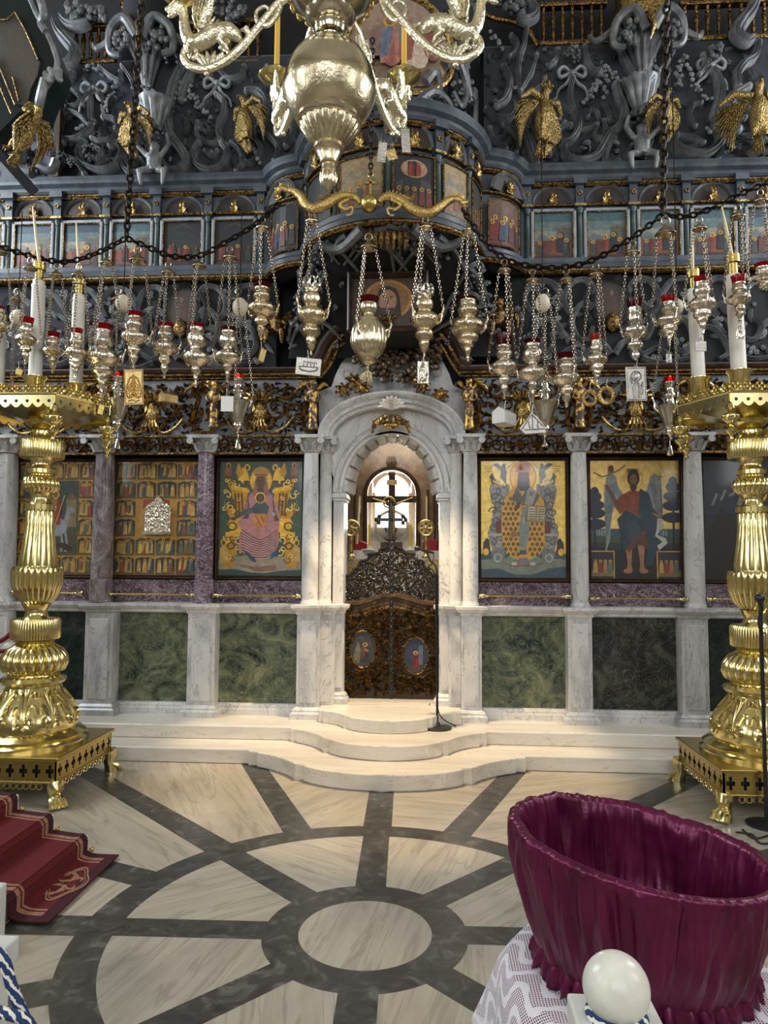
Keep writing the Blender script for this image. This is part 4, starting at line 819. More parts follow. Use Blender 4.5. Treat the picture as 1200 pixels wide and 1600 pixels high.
# carved figures in front of the frieze, over each column
for px, lab in ((161, 'over the purple column nearest the left candlestick'), (334, 'over the purple column left of the throne icon'), (489, 'left of the marble arch'), (733, 'right of the marble arch'), (906, 'over the column beside the bishop icon')):
    p0 = W(px, 690 if px in (161, 334, 906) else 676, 6.40); pz = zf1-.03; h = pz-p0.z-(.12 if px in (161, 334, 906) else .02); z0 = pz-h
    b = MB(); b.lathe([(0, h), (.03, h-.005), (.034, h*.92), (.026, h*.87), (.03, h*.82), (.048, h*.76), (.044, h*.6), (.034, h*.5), (.044, h*.4), (.04, h*.2), (.05, h*.06), (.055, .0), (0, 0)], 12, (p0.x, 6.39, z0))
    for s_ in (-1, 1): b.tube(crv([(p0.x+s_*.04, 6.38, z0+h*.78), (p0.x+s_*.065, 6.36, z0+h*.62), (p0.x+s_*.03, 6.34, z0+h*.55)], 3), .013, 6); b.tube(crv([(p0.x+s_*.03, 6.42, z0+h*.8), (p0.x+s_*.09, 6.44, z0+h*.95), (p0.x+s_*.14, 6.45, z0+h*.86)], 4), [.01, .02, .024, .026, .024, .02, .015, .008, .004], 6, flat=1)
    o = b.build('caryatid_figure', M['gilt_carving'], None); remesh(o, .008, 2); tag(o, 'small gilded carved figure %s' % lab, 'figure', 'carved figures on the gilded frieze'); o.name = 'carved_figure'

# ================================================================== mouldings above: gilded cornice with an arch over the door
CPROF = [(0, 0), (.02, .0), (.02, .012), (.05, .03), (.05, .045), (.075, .06), (.09, .085), (.09, .1), (.0, .105)]
def hpath(px0, py0, px1, py1, Y):
    a, b_ = W(px0, py0, Y), W(px1, py1, Y); a.z = b_.z = zf1
    return [(a, Vector((0, -1, 0)), Vector((0, 0, 1))), (b_, Vector((0, -1, 0)), Vector((0, 0, 1)))]
hcz = zd0-zf1
arch = crv([(503, 592), (518, 572), (530, 548), (552, 527), (580, 516), (612, 511), (645, 515), (672, 525), (690, 545), (703, 568), (718, 588)], 5)
AP = []
for i, q in enumerate(arch):
    p = W(q.x, q.y, 6.45); AP.append(p)
AP[0].z = AP[-1].z = zf1
pth = []
for i, p in enumerate(AP):
    tn = (AP[min(i+1, len(AP)-1)]-AP[max(i-1, 0)]).normalized(); nr = Vector((-tn.z, 0, tn.x)); pth.append((p, Vector((0, -1, 0)), nr if 0 < i < len(AP)-1 else Vector((0, 0, 1))))
CO = thing('gilded_cornice', 'brown and gold moulded cornice that arches over the marble doorway', 'cornice', (AP[0].x, 6.45, zf1)); CO['kind'] = 'thing'
pr = scaled(CPROF, hcz)
for nm, k0, k1, mt in (('lower_moulding', 0, 5, 'gold_dull'), ('upper_moulding', 4, 9, 'brown_wood')):
    b = MB(); pp = pr[k0:k1]
    b.sweep([(Vector((XL, 6.45, zf1)), Vector((0, -1, 0)), Vector((0, 0, 1))), (Vector((AP[0].x, 6.45, zf1)), Vector((0, -1, 0)), Vector((0, 0, 1)))], pp); b.sweep(pth, [(a_*1.3, q_*1.9) for a_, q_ in pp])
    b.sweep([(Vector((AP[-1].x, 6.45, zf1)), Vector((0, -1, 0)), Vector((0, 0, 1))), (Vector((XR, 6.45, zf1)), Vector((0, -1, 0)), Vector((0, 0, 1)))], pp); b.build(nm, M[mt], CO, True, .4)
b = MB()  # dark gilded cluster of fruit and leaves under the arch crown
rr = random.Random(4)
for k in range(260):
    a = rr.uniform(0, TAU); q = math.sqrt(rr.random()); px, py = 620+q*cos(a)*70, 552+q*sin(a)*44+(abs(q*cos(a))*4)
    if py > 606-abs(px-622)*.5: continue
    p = W(px, py, 6.36+rr.uniform(0, .06)); b.ball(p, rr.uniform(.016, .034), 7)
for k in range(46):
    a = rr.uniform(0, TAU); px, py = 620+cos(a)*rr.uniform(20, 72), 550+sin(a)*rr.uniform(10, 34); p = W(px, py, 6.4); an = rr.uniform(0, TAU); d = Vector((cos(an)*.07, -.05, sin(an)*.07)); b.tube(crv([p, p+d*.6+Vector((0, -.03, 0)), p+d*1.3], 3), [.01, .02, .024, .022, .018, .012, .004], 6)
tag(b.build('fruit_carving', M['door_carving'], None), 'dark carved cluster of fruit and leaves under the cornice arch over the door', 'carving')
# ================================================================== dark carved frieze behind the lamps
YD = 6.46
def dark_frieze(pa, pc, pm, lab, side):
    x0, x1 = Xw(pa, 500), Xw(pc, 500); G = thing('carved_frieze', 'dark slate scrollwork frieze %s' % lab, 'carving', ((x0+x1)/2, YD, zd0)); H_ = zd1-zd0
    b = MB(); b.box((x0, YD, zd0), (x1, 6.64, zd1)); b.build('backboard', M['navy_wood'], G, False)
    xm = W(pm, 470, YD).x; MM = tr(xm, YD, zd0); b = MB(); rr = random.Random(pa)
    for s_ in (-1, 1):
        L = (x1-xm) if s_ > 0 else (xm-x0); k = 0; u = .2
        strokes = [[(.17, .78), (.26, .93), (.42, .9), (.5, .72), (.44, .58), (.36, .62)], [(.2, .62), (.3, .68), (.42, .5), (.36, .3), (.24, .3), (.2, .42)], [(.5, .3), (.62, .5), (.78, .46), (.84, .26), (.74, .14), (.64, .2)], [(.5, .72), (.62, .9), (.8, .92), (.92, .76), (.86, .6)],
                   [(.02, .12), (.14, .26), (.3, .12), (.46, .18), (.6, .06)], [(.84, .26), (.96, .4), (1.1, .34), (1.2, .14), (1.1, .06)], [(.92, .76), (1.06, .92), (1.24, .88), (1.32, .68), (1.2, .56), (1.12, .66)], [(1.2, .5), (1.3, .3), (1.46, .26), (1.54, .4), (1.46, .5)], [(1.32, .7), (1.5, .9), (1.68, .84), (1.72, .6)], [(.86, .55), (1.0, .62), (1.1, .52)],
                   [(1.54, .4), (1.7, .5), (1.86, .4), (1.84, .2), (1.72, .2)], [(1.72, .75), (1.9, .9), (2.05, .76), (2.0, .6)], [(.3, .08), (.5, .02), (.8, .07)], [(1.2, .14), (1.45, .05), (1.7, .1)]]
        for st in strokes:
            if max(q[0] for q in st)*H_ > L: continue
            b.stroke([(s_*q.x*H_, q.y*H_) for q in crv(st, 6)], lambda t: .03*(1-.45*t)+.004, .055, MM)
        for i in range(int(26*L)):
            uu, vv = rr.uniform(.2, L-.05), rr.uniform(.08, .94)*H_
            for q in range(rr.choice((1, 3, 4))): b.flower(s_*uu+rr.uniform(-.04, .04), vv+rr.uniform(-.03, .03), rr.uniform(.02, .03), MM, d=.8)
        for i in range(int(12*L)):
            uu, vv, an = rr.uniform(.2, L-.08), rr.uniform(.08, .9)*H_, rr.uniform(0, TAU)
            b.stroke([(s_*(uu+cos(an)*t*.13+t*t*.04), vv+sin(an)*t*.13) for t in (0, .2, .4, .6, .8, 1)], lambda t: .026*(.25+sin(PI*min(1, t+.05)))*.8, .03, MM)
    b.build('scrollwork', M['slate_carving'], G)
    zc = H_*.68; b = MB(); rwx, rwz = .15, .19
    P = Paint(lambda u, v, d: MM@Vector(((u-.5)*2*rwx, -.02-d, zc+(v-.5)*2*rwz))); P.ell(.5, .5, .5, .5, C(58, 46, 36), 0); P.fig(.5, .05, .78, .8, C(82, 44, 34), C(70, 52, 38), 2, False, C(110, 84, 64)); P.build(G, 'old_paint', 'medallion_portrait')
    b.stroke([(rwx*1.08*cos(a), zc+rwz*1.08*sin(a)) for a in [TAU*i/30 for i in range(31)]], .022, .05, MM)
    for k in range(7): an = PI*(k+.5)/7; b.stroke([(cos(an)*.02, zc+rwz*1.05), (cos(an)*.07, zc+rwz*1.05+sin(an)*.07), (cos(an)*.1, zc+rwz*1.05+sin(an)*.09)], .016, .06, MM)
    for s_ in (-1, 1): b.stroke([tuple(q) for q in crv([(s_*.17, zc+.16), (s_*.24, zc+.02), (s_*.2, zc-.16), (s_*.06, zc-.25)], 6)], .025, .06, MM)
    b.build('medallion_frame', M['dark_carving'], G)
    b = MB(); b.lathe([(0, .1), (.05, .06), (.07, 0), (.05, -.06), (0, -.09)], 12, MM@Vector((0, -.04, zc-.19)), sy=.6); b.build('gilded_shell', M['gold_dull'], G)
dark_frieze(-40, 430, 285, 'left of the central bay, with an oval portrait medallion', 0)
dark_frieze(800, 1250, 955, 'right of the central bay, with an oval portrait medallion', 1)
# gold line under the feast tier
# ================================================================== plan curve of the feast tier
XC = W(614, 300, 6.15).x; RC = .765; YCC = 6.15
def plan(n=20):
    xl, xr = XC-1.16, XC+1.16; pts = []
    left = [(XL, YP), (xl-.001, YP)]+[tuple(q) for q in crv([(xl, YP), (xl+.09, YP-.14), (xl+.22, YP-.24), (XC-RC*.985, YCC-.04)], 4)]
    arc = [(XC+RC*cos(a), YCC+RC*sin(a)) for a in [PI+TAU/4*2*i/n for i in range(1, n)]]
    right = [(2*XC-x, y) for x, y in reversed(left)]; right[-1] = (XR, YP)
    return left+arc+right
PLAN = plan()
def planpath(z, i0=0, i1=None, off=0):
    P_ = PLAN[i0:i1]; out = []
    for i, q in enumerate(P_):
        a, c = P_[max(i-1, 0)], P_[min(i+1, len(P_)-1)]; tx, ty = c[0]-a[0], c[1]-a[1]; L = math.hypot(tx, ty); out.append((Vector((q[0], q[1], z))+Vector((ty/L, -tx/L, 0))*off, Vector((ty/L, -tx/L, 0)), Vector((0, 0, 1))))
    return out
TH = zt1-zt0
TI = thing('icon_tier', 'blue grey tier of arched bays for the feast icons, bowed out at the centre', 'icon tier', (XC, 6.3, zt0)); TI['kind'] = 'thing'
b = MB(); b.sweep(planpath(zt0), [(-.2, 0), (-.02, 0), (-.02, TH), (-.2, TH)]); b.build('back_panel', M['blue_wood'], TI, True, .3)
def tiermould(z, pr, name, mat):
    b = MB(); b.sweep(planpath(z), pr); b.build(name, M[mat], TI, True, .3)
tiermould(zt0-.02, [(-.02, 0), (.03, 0), (.05, .02), (.05, .035), (.02, .045)], 'gilt_fillet', 'gold_dull')
tiermould(zt0+.025, [(.02, 0), (.045, .0), (.055, .03), (.03, .06), (.03, .1), (-.02, .105)], 'bottom_moulding', 'blue_wood')
tiermould(zt0+TH*.635, [(-.02, 0), (.02, .0), (.028, .012), (.012, .024), (-.02, .025)], 'gilt_string', 'gold_dull')
tiermould(zt1-.17, [(-.02, 0), (.01, 0), (.03, .02), (.03, .03), (-.02, .035)], 'upper_gilt_fillet', 'gold_dull')
tiermould(zt1-.13, [(-.02, 0), (.03, .0), (.05, .02), (.05, .05), (.09, .07), (.09, .1), (.11, .13), (.0, .14)], 'top_cornice', 'blue_wood')
# bays: (px of the two colonnettes) on the flat wings, measured at y 370
cols_l = [-62, 14, 90, 166, 245, 325, 407]; cols_r = [824, 906, 990, 1073, 1158, 1244]
def flatbay(x): return lambda u, d, z: Vector((u, YP+.02-d, z))
def rfun(x): return Vector((x, YP, 0)), Vector((0, -1, 0)), Vector((1, 0, 0))
def colonnette(base, nrm, z0, h, name='colonnette'):
    p = base+nrm*.015; b = MB(); b.lathe([(.034, 0), (.034, .03), (.026, .04), (.024, h*.6), (.022, h-.07), (.03, h-.06), (.022, h-.05), (.034, h-.02), (.036, h)], 12, (p.x, p.y, z0))
    b.build(name, M['old_green'], TI)
    b = MB(); t_ = Vector((-nrm.y, nrm.x, 0)); M_ = Matrix(((t_.x, -nrm.x, 0, p.x), (t_.y, -nrm.y, 0, p.y), (0, 0, 1, z0+h), (0, 0, 0, 1)))
    b.box((-.05, -.05, 0), (.05, .04, .03), M=M_); b.box((-.036, -.03, .03), (.036, .04, zt1-.15-z0-h), M=M_); b.box((-.06, -.07, zt1-.17-z0-h), (.06, .04, zt1-.11-z0-h), M=M_)
    b.build('pier_block', M['blue_wood'], TI, False)
    b = MB(); c = p+nrm*.04; zc = z0+h+.13
    for k in range(5): a = TAU*k/5+.3; b.ball((c.x+t_.x*cos(a)*.016, c.y+t_.y*cos(a)*.016, zc+sin(a)*.016), (.01, .01, .01), 6)
    b.box((-.052, -.055, .004), (.052, -.04, .022), M=M_); b.build('gilt_star', M['gold'], TI)
M['old_green'] = wood('old_green', sRGB(34, 48, 46), sRGB(58, 76, 70), sRGB(86, 100, 92), .4)
def lunette(cx, nrm, w, zb, h, gold=True, base=None):
    """dark half-round recess with arch moulding and a gilded spray"""
    p = base; t_ = Vector((-nrm.y, nrm.x, 0)); M_ = Matrix(((t_.x, -nrm.x, 0, p.x), (t_.y, -nrm.y, 0, p.y), (0, 0, 1, zb), (0, 0, 0, 1)))
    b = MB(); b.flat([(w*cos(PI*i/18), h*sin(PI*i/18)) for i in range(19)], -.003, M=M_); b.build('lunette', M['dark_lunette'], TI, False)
    b = MB(); b.stroke([(w*1.03*cos(PI*i/24), h*1.03*sin(PI*i/24)) for i in range(25)], .014, .03, M_); b.build('arch_moulding', M['slate_carving'], TI)
    if gold:
        b = MB()
        for k in range(7): a = PI*(.14+.72*k/6); L = h*(.62 if k % 2 else .78); b.tube([M_@Vector((cos(a)*.012, -.02, .01)), M_@Vector((cos(a)*L*.3, -.045, sin(a)*L*.6)), M_@Vector((cos(a)*L*.38, -.03, sin(a)*L))], [.012, .014, .005], 6)
        b.tube([M_@Vector((-.04, -.02, .01)), M_@Vector((.04, -.02, .01))], .012, 6); b.build('gilt_spray', M['gold'], TI)
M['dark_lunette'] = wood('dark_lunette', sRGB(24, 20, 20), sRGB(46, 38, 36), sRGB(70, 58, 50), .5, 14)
ZB, ZS = zt0+.13, zt0+TH*.6        # icon bottom and top
def feast(fn, asp, seed, kind):
    """small icon: sky, hills, buildings and a few figures"""
    rr = random.Random(seed); P = Paint(fn)
    sky = {'day': [C(66, 92, 98), C(96, 116, 114), C(132, 134, 120)], 'dusk': [C(38, 58, 70), C(70, 96, 104), C(140, 128, 104)], 'night': [C(24, 32, 38), C(30, 38, 42), C(38, 42, 42)], 'gold': [C(128, 104, 66), C(150, 122, 80), C(160, 138, 98)]}[kind]
    n = 6
    for j in range(n):
        P.rect(0, .4+.6*j/n, .5, .4+.6*(j+1)/n, sky[2-min(2, j//2)], 0); P.rect(.5, .4+.6*j/n, 1, .4+.6*(j+1)/n, sky[2-min(2, j//2)], 0)
    g = {'day': C(104, 68, 52), 'dusk': C(78, 52, 42), 'night': C(44, 32, 28), 'gold': C(132, 104, 70)}[kind]
    P.rect(0, 0, .5, .42, g, 1); P.rect(.5, 0, 1, .42, g, 1)
    if kind in ('day', 'dusk'):
        P.poly([(0, .42), (.2, .55), (.4, .44), (.4, .38), (0, .38)], C(98, 110, 112), 2)
        u = rr.choice((.45, .6, .7)); P.rect(u, .38, 1, .66, C(84, 82, 74), 3); P.rect(u+.05, .66, .95, .72, C(102, 98, 86), 3); P.rect(u+.08, .38, u+.16, .56, C(48, 44, 42), 4)
        if rr.random() < .6: P.rect(.78, .3, 1, 1, C(42, 42, 44), 4)
    elif kind == 'night': P.rect(.0, .3, .2, .9, C(40, 38, 36), 2); P.poly([(.2, .85), (.5, .97), (.8, .85), (.76, .8), (.5, .9), (.24, .8)], C(52, 48, 44), 2)
    else: P.rect(.55, .3, .98, .5, C(150, 130, 104), 2); P.rect(.2, .2, .5, .34, C(110, 70, 52), 2)
    k = rr.choice((5, 6, 7)); xs_ = [.1+.8*(i+.5)/k+rr.uniform(-.04, .04) for i in range(k)]
    for i, u in enumerate(xs_):
        h = rr.uniform(.3, .46); P.fig(u, .05+rr.uniform(0, .1), h, asp, rr.choice([C(104, 38, 32), C(46, 50, 60), C(92, 48, 38), C(34, 40, 44), C(126, 66, 50), C(66, 62, 52), C(48, 58, 52), C(120, 104, 82)]), rr.choice([None, C(60, 66, 74), C(110, 40, 34)]), 5+(i % 2)*4, i == k//2 or rr.random() < .3)
    P.rect(0, 0, 1, .06, C(70, 40, 32), 14)
    return P
def smallframe(fn, root):
    b = MB(); k = 20
    def edge(pts):
        p = [fn(u, v, .012) for u, v in pts]; b.tube(p, .008, 5)
    edge([(i/k, 0) for i in range(k+1)]); edge([(i/k, 1) for i in range(k+1)]); edge([(0, 0), (0, 1)]); edge([(1, 0), (1, 1)]); b.build('frame', M['gold_dull'], root)
KL = ['night', 'dusk', 'dusk', 'day', 'night', 'night']; KR = ['day', 'day', 'day', 'day', 'dusk']
NL = ['at the far left edge beside the tallest left taper', 'behind the thick white candle nearest the left edge', 'of a crowd under dusky sky behind the second left candle', 'of a crowd under pale sky behind the left iron chain', 'showing a row of seated figures under dark arches', 'of a pale rock in darkness beside the curved left bay']
NR = ['showing a white shrouded figure beside a tomb', 'showing a dark crowd before a grey temple', 'of figures round a basin behind the right iron chain', 'of red robed figures under a tree behind the right candles', 'at the far right edge with a red figure']
for cols, kinds, names in ((cols_l, KL, NL), (cols_r, KR, NR)):
    for i, px in enumerate(cols):
        x = W(px, 370, YP).x; colonnette(Vector((x, YP+.02, 0)), Vector((0, -1, 0)), zt0+.12, TH*.635-.14)
    for i, (a, c) in enumerate(zip(cols, cols[1:])):
        x0, x1 = W(a, 370, YP).x, W(c, 370, YP).x; xm = (x0+x1)/2; hw = (x1-x0)/2
        lunette(xm, Vector((0, -1, 0)), hw*.76, zt0+TH*.66, TH*.17, True, Vector((xm, YP+.02, 0)))
        iw = hw*.74; fn = planefn(xm-iw, xm+iw, YP+.005, ZB, ZS-.02)
        r_ = thing('feast_icon', 'small upper tier icon %s' % names[i], 'icon', (xm, YP, ZB), 'feast icons of the upper tier'); feast(fn, 2*iw/(ZS-ZB), px+40, kinds[i]).build(r_, 'old_paint'); smallframe(fn, r_)
        b = MB(); o = .03
        for (u0, u1, v0, v1) in ((xm-iw-o, xm-iw, ZB-o, ZS-.02+o), (xm+iw, xm+iw+o, ZB-o, ZS-.02+o), (xm-iw-o, xm+iw+o, ZS-.02, ZS-.02+o), (xm-iw-o, xm+iw+o, ZB-o, ZB)): b.box((u0, YP-.015, v0), (u1, YP+.03, v1))
        bevel(b.build('icon_surround', M['pale_blue'], TI, False), .008)
# central cylinder bays
def cyl(a): return Vector((XC+RC*cos(a), YCC+RC*sin(a), 0)), Vector((cos(a), sin(a), 0))
DEG = math.radians; CB = [188, 217, 256, 285.5, 314, 345]; CK = ['night', 'gold', 'gold', 'night', 'gold', 'dusk']
for a in [198, 236, 271-1, 301, 328]:
    p, n_ = cyl(DEG(a)); colonnette(p-n_*.02, n_, zt0+.12, TH*.635-.14)
CN = ['a pale cracked scene beside the chandelier finial', 'red figures in a glowing oval on dark ground', 'a pale landscape with a kneeling haloed figure']
for (a0, a1), k, s_, nm in (((239, 267), 'gold', 31, CN[0]), ((273, 298), 'night', 32, CN[1]), ((304, 325), 'gold', 33, CN[2]), ((201, 233), 'night', 35, 'dark, on its left flank'), ((331, 350), 'dusk', 36, 'dark, on its right flank')):
    def fn(u, v, d, a0=a0, a1=a1): a = DEG(a0+(a1-a0)*u); return Vector((XC+(RC+.005+d)*cos(a), YCC+(RC+.005+d)*sin(a), ZB+(ZS-.02-ZB)*v))
    p, n_ = cyl(DEG((a0+a1)/2)); r_ = thing('feast_icon', 'curved icon in the bowed centre, %s' % nm, 'icon', (p.x, p.y, ZB), 'feast icons of the bowed centre')
    P = Paint(fn); base = {'gold': C(156, 132, 96), 'night': C(44, 46, 50), 'dusk': C(60, 62, 62)}[k]; W_ = RC*DEG(a1-a0); asp = W_/(ZS-ZB)
    for i in range(8): P.rect(i/8, 0, (i+1)/8, 1, base, 0)
    for i in range(8): P.rect(i/8, 0, (i+1)/8, .28+.05*sin(i*1.3), {'gold': C(122, 104, 78), 'night': C(30, 30, 34), 'dusk': C(70, 56, 44)}[k], 2)
    rr = random.Random(s_)
    if s_ == 32:
        P.ell(.5, .74, .32, .17, C(176, 140, 104), 3); P.fig(.42, .6, .28, asp, C(140, 44, 40), C(150, 60, 50), 4, False); P.fig(.6, .62, .26, asp, C(150, 58, 52), None, 6); P.ell(.5, .45, .42, .1, C(72, 70, 72), 3)
        for q in range(5): P.fig(.14+.18*q, .06, .34, asp, C(78+10*q, 62, 56), None, 5+q % 2*3)
    else:
        if k == 'gold': P.poly([(.05, .55), (.3, .8), (.45, .6), (.6, .72), (.9, .5), (.9, .42), (.05, .42)], C(126, 122, 104), 3); P.rect(.55, .3, .95, .34, C(140, 90, 70), 4)
        for q in range(3): P.fig(.3+.2*q, .1+.05*q, .34, asp, rr.choice([C(132, 74, 56), C(88, 84, 74), C(150, 96, 72)]), None, 5+q*3)
    P.build(r_, 'old_paint'); smallframe(fn, r_)
    lunette(0, n_, W_*.44, zt0+TH*.66, TH*.19, True, p-n_*.02)
# curved wing bays
for s_, nm in ((-1, 'of a dark crowd scene in the left curved corner bay'), (1, 'of standing apostles in red and blue in the right curved corner bay')):
    q = [Vector((XC+s_*1.13, YP-.06, 0)), Vector((XC+s_*1.02, YP-.22, 0)), Vector((XC+s_*.84, YP-.29, 0))]; cc = crv(q, 6)
    if s_ < 0: pass
    else: cc = cc[::-1]
    def fn(u, v, d, cc=cc):
        k = u*(len(cc)-1); i = min(int(k), len(cc)-2); p = cc[i].lerp(cc[i+1], k-i); return Vector((p.x, p.y-d-.02, ZB+(ZS-ZB-.02)*v))
    r_ = thing('feast_icon', 'arched icon %s' % nm, 'icon', (cc[0].x, cc[0].y, ZB)); P = Paint(fn); asp = .42/(ZS-ZB)
    for i in range(6): P.rect(i/6, 0, (i+1)/6, .93+.07*sin(PI*(i+.5)/6), C(30, 34, 38) if s_ < 0 else C(104, 78, 62), 0); P.rect(i/6, 0, (i+1)/6, .35, C(34, 30, 28) if s_ < 0 else C(88, 48, 40), 1)
    for i in range(7): P.fig(.12+.76*(i % 4+.3*(i > 3))/3.3, .12+.1*(i > 3), .42, asp, [C(116, 34, 32), C(52, 70, 92), C(96, 44, 40), C(56, 52, 56)][i % 4], None, 12-(i > 3)*5, True)
    P.build(r_, 'old_paint'); smallframe(fn, r_)
    p = cc[len(cc)//2]; tn = (cc[-1]-cc[0]).normalized(); n_ = Vector((tn.y, -tn.x, 0)); lunette(0, n_, .19, zt0+TH*.66, TH*.17, True, p+Vector((0, .02, 0)))
# carved corbel under the bowed centre (vault shaped) and the deep niche with a painted face
KB = thing('carved_corbel', 'dark carved vault of vines and flowers under the bowed centre of the icon tier', 'carving', (XC, 6.3, zd0))
b = MB(); N = 28; rows = 9; vs = []; fs = []
for j in range(rows+1):
    t_ = j/rows; z = zt0-.02-(zt0-zd0-.12)*t_; k = (1-t_)**2
    for i in range(N+1):
        a = PI+PI*i/N; vs.append(Vector((XC+(RC+.12*t_+.1*(1-k))*cos(a), 6.46+(YCC-6.46)*k+RC*k*sin(a), z)))
for j in range(rows):
    for i in range(N): fs.append((j*(N+1)+i, j*(N+1)+i+1, (j+1)*(N+1)+i+1, (j+1)*(N+1)+i))
b.add(vs, fs); b.build('vault', M['navy_wood'], KB)
b = MB(); rr = random.Random(21)
def vpt(a, t_, out=.02):
    k = (1-t_)**2; return Vector((XC+(RC+.12*t_+.1*(1-k))*cos(a)+out*cos(a)*.3, 6.46+(YCC-6.46)*k+RC*k*sin(a)-out, zt0-.02-(zt0-zd0-.12)*t_))
for k in range(46):
    a = PI+PI*rr.uniform(.04, .96); t0 = rr.uniform(0, .75 if abs(a-PI*1.5) > .55 else .05); da, dt = rr.uniform(-.5, .5), rr.uniform(.1, .3)
    b.tube(crv([vpt(a, t0, .03), vpt(a+da*.5, min(1, t0+dt*.3), .07), vpt(a+da, min(1, t0+dt), .03)], 4), lambda t: .028*(1-.6*t), 6)
for k in range(90):
    a = PI+PI*rr.uniform(.04, .96); t0 = rr.uniform(.02, .9 if abs(a-PI*1.5) > .5 else .12); c = vpt(a, t0, .04)
    for q in range(5): b.ball(c+Vector((rr.uniform(-.03, .03), rr.uniform(-.02, .01), rr.uniform(-.03, .03))), rr.uniform(.012, .024), 6)
for s_ in (-1, 1):
    b.tube(crv([vpt(PI*1.5+s_*.25, .02, .06), vpt(PI*1.5+s_*.5, .12, .12), vpt(PI*1.5+s_*.8, .05, .1)], 6), lambda t: .05*(1-.3*t), 8)
b.build('vine_carving', M['dark_carving'], KB)
b = MB(); c = vpt(PI*1.5, .04, .05)
for k in range(7): b.tube([c+Vector(((k-3)*.045, -.01, .03)), c+Vector(((k-3)*.05, -.03, -.07)), c+Vector(((k-3)*.045, 0, -.14))], [.02, .024, .01], 6)
b.build('gilt_lambrequin', M['gold_dull'], KB)
YN = 5.86; p0, p1 = W(552, 510, YN), W(660, 434, YN); NI = thing('painted_niche', 'square painting of a bearded haloed face in the dark carving over the door', 'icon', ((p0.x+p1.x)/2, YN, p0.z))
P = Paint(planefn(p0.x, p1.x, YN, p0.z, p1.z)); P.rect(0, 0, 1, 1, C(70, 52, 38), 0); P.ell(.5, .55, .36, .42, C(176, 128, 62, .4), 1, 24); P.ell(.5, .55, .31, .36, C(140, 98, 52, .2), 2, 24); P.poly([(.3, .2), (.33, .6), (.38, .78), (.5, .85), (.62, .78), (.67, .6), (.7, .2), (.5, .1)], C(40, 28, 22), 3)
P.ell(.5, .52, .13, .24, C(166, 120, 88), 4); P.poly([(.4, .38), (.6, .38), (.57, .26), (.5, .2), (.43, .26)], C(58, 40, 30), 5); P.line([(.5, .58), (.49, .45)], .012, C(84, 56, 40), 6); P.line([(.43, .6), (.47, .61)], .012, C(34, 24, 20), 6); P.line([(.53, .61), (.57, .6)], .012, C(34, 24, 20), 6); P.line([(.46, .37), (.54, .37)], .01, C(110, 58, 48), 6)
P.rect(.3, .06, .7, .14, C(96, 74, 52), 4); P.build(NI, 'old_paint')
b = MB(); b.box((p0.x-.05, YN+.012, p0.z-.05), (p1.x+.05, 6.45, p1.z+.06)); b.build('niche_board', M['navy_wood'], NI, False)
b = MB(); frame(b, p0.x-.05, p1.x+.05, p0.z-.05, p1.z+.05, YN, .05, .05); b.build('frame', M['brown_wood'], NI, False)
b = MB(); c = Vector(((p0.x+p1.x)/2, YN-.04, p0.z))
for k in range(6): b.tube([c, c+Vector(((k-2.5)*.02, -.03, .05)), c+Vector(((k-2.5)*.034, -.01, .08))], [.012, .016, .005], 6)
b.build('gilt_spray', M['gold_dull'], NI)
# seated cherubs
for px, py, fl, lab in ((432, 512, 1, 'gilded winged cherub seated on the dark carving left of the central lamp'), (780, 500, -1, 'gilded winged cherub seated on the dark carving right of the central lamps')):
    p = W(px, py, 6.36); b = MB(); q = lambda x, y, z: p+Vector((x*fl, y, z))
    b.ball(q(0, 0, .16), (.05, .05, .058), 10); b.tube([q(0, 0, .12), q(0, 0, .06), q(0, 0, -.04)], [.03, .062, .055], 8)
    for s_ in (-1, 1):
        b.tube([q(s_*.05, 0, .07), q(s_*.1, -.03, .02), q(s_*.09, -.07, -.03)], [.026, .022, .016], 6); b.tube([q(s_*.03, 0, -.05), q(s_*.07, -.1, -.06), q(s_*.075, -.1, -.16), q(s_*.08, -.13, -.18)], [.036, .032, .022, .016], 6)
    o = b.build('gilded_cherub', M['gold_dull'], None); remesh(o, .009, 2)
    b = MB(); WM = thing('gilded_cherub', lab, 'cherub', p); o.parent = WM; o.data.transform(tr(*(-p))); o.name = 'body'
    for s_ in (-1, 1):
        for k in range(4): b.tube(crv([q(s_*.04, .04, .08), q(s_*(.1+.02*k), .05, .15-.03*k), q(s_*(.13+.012*k), .04, .16-.075*k)], 3), [.014, .018, .019, .018, .016, .012, .005], 6)
    b.build('wings', M['gold_dull'], WM)
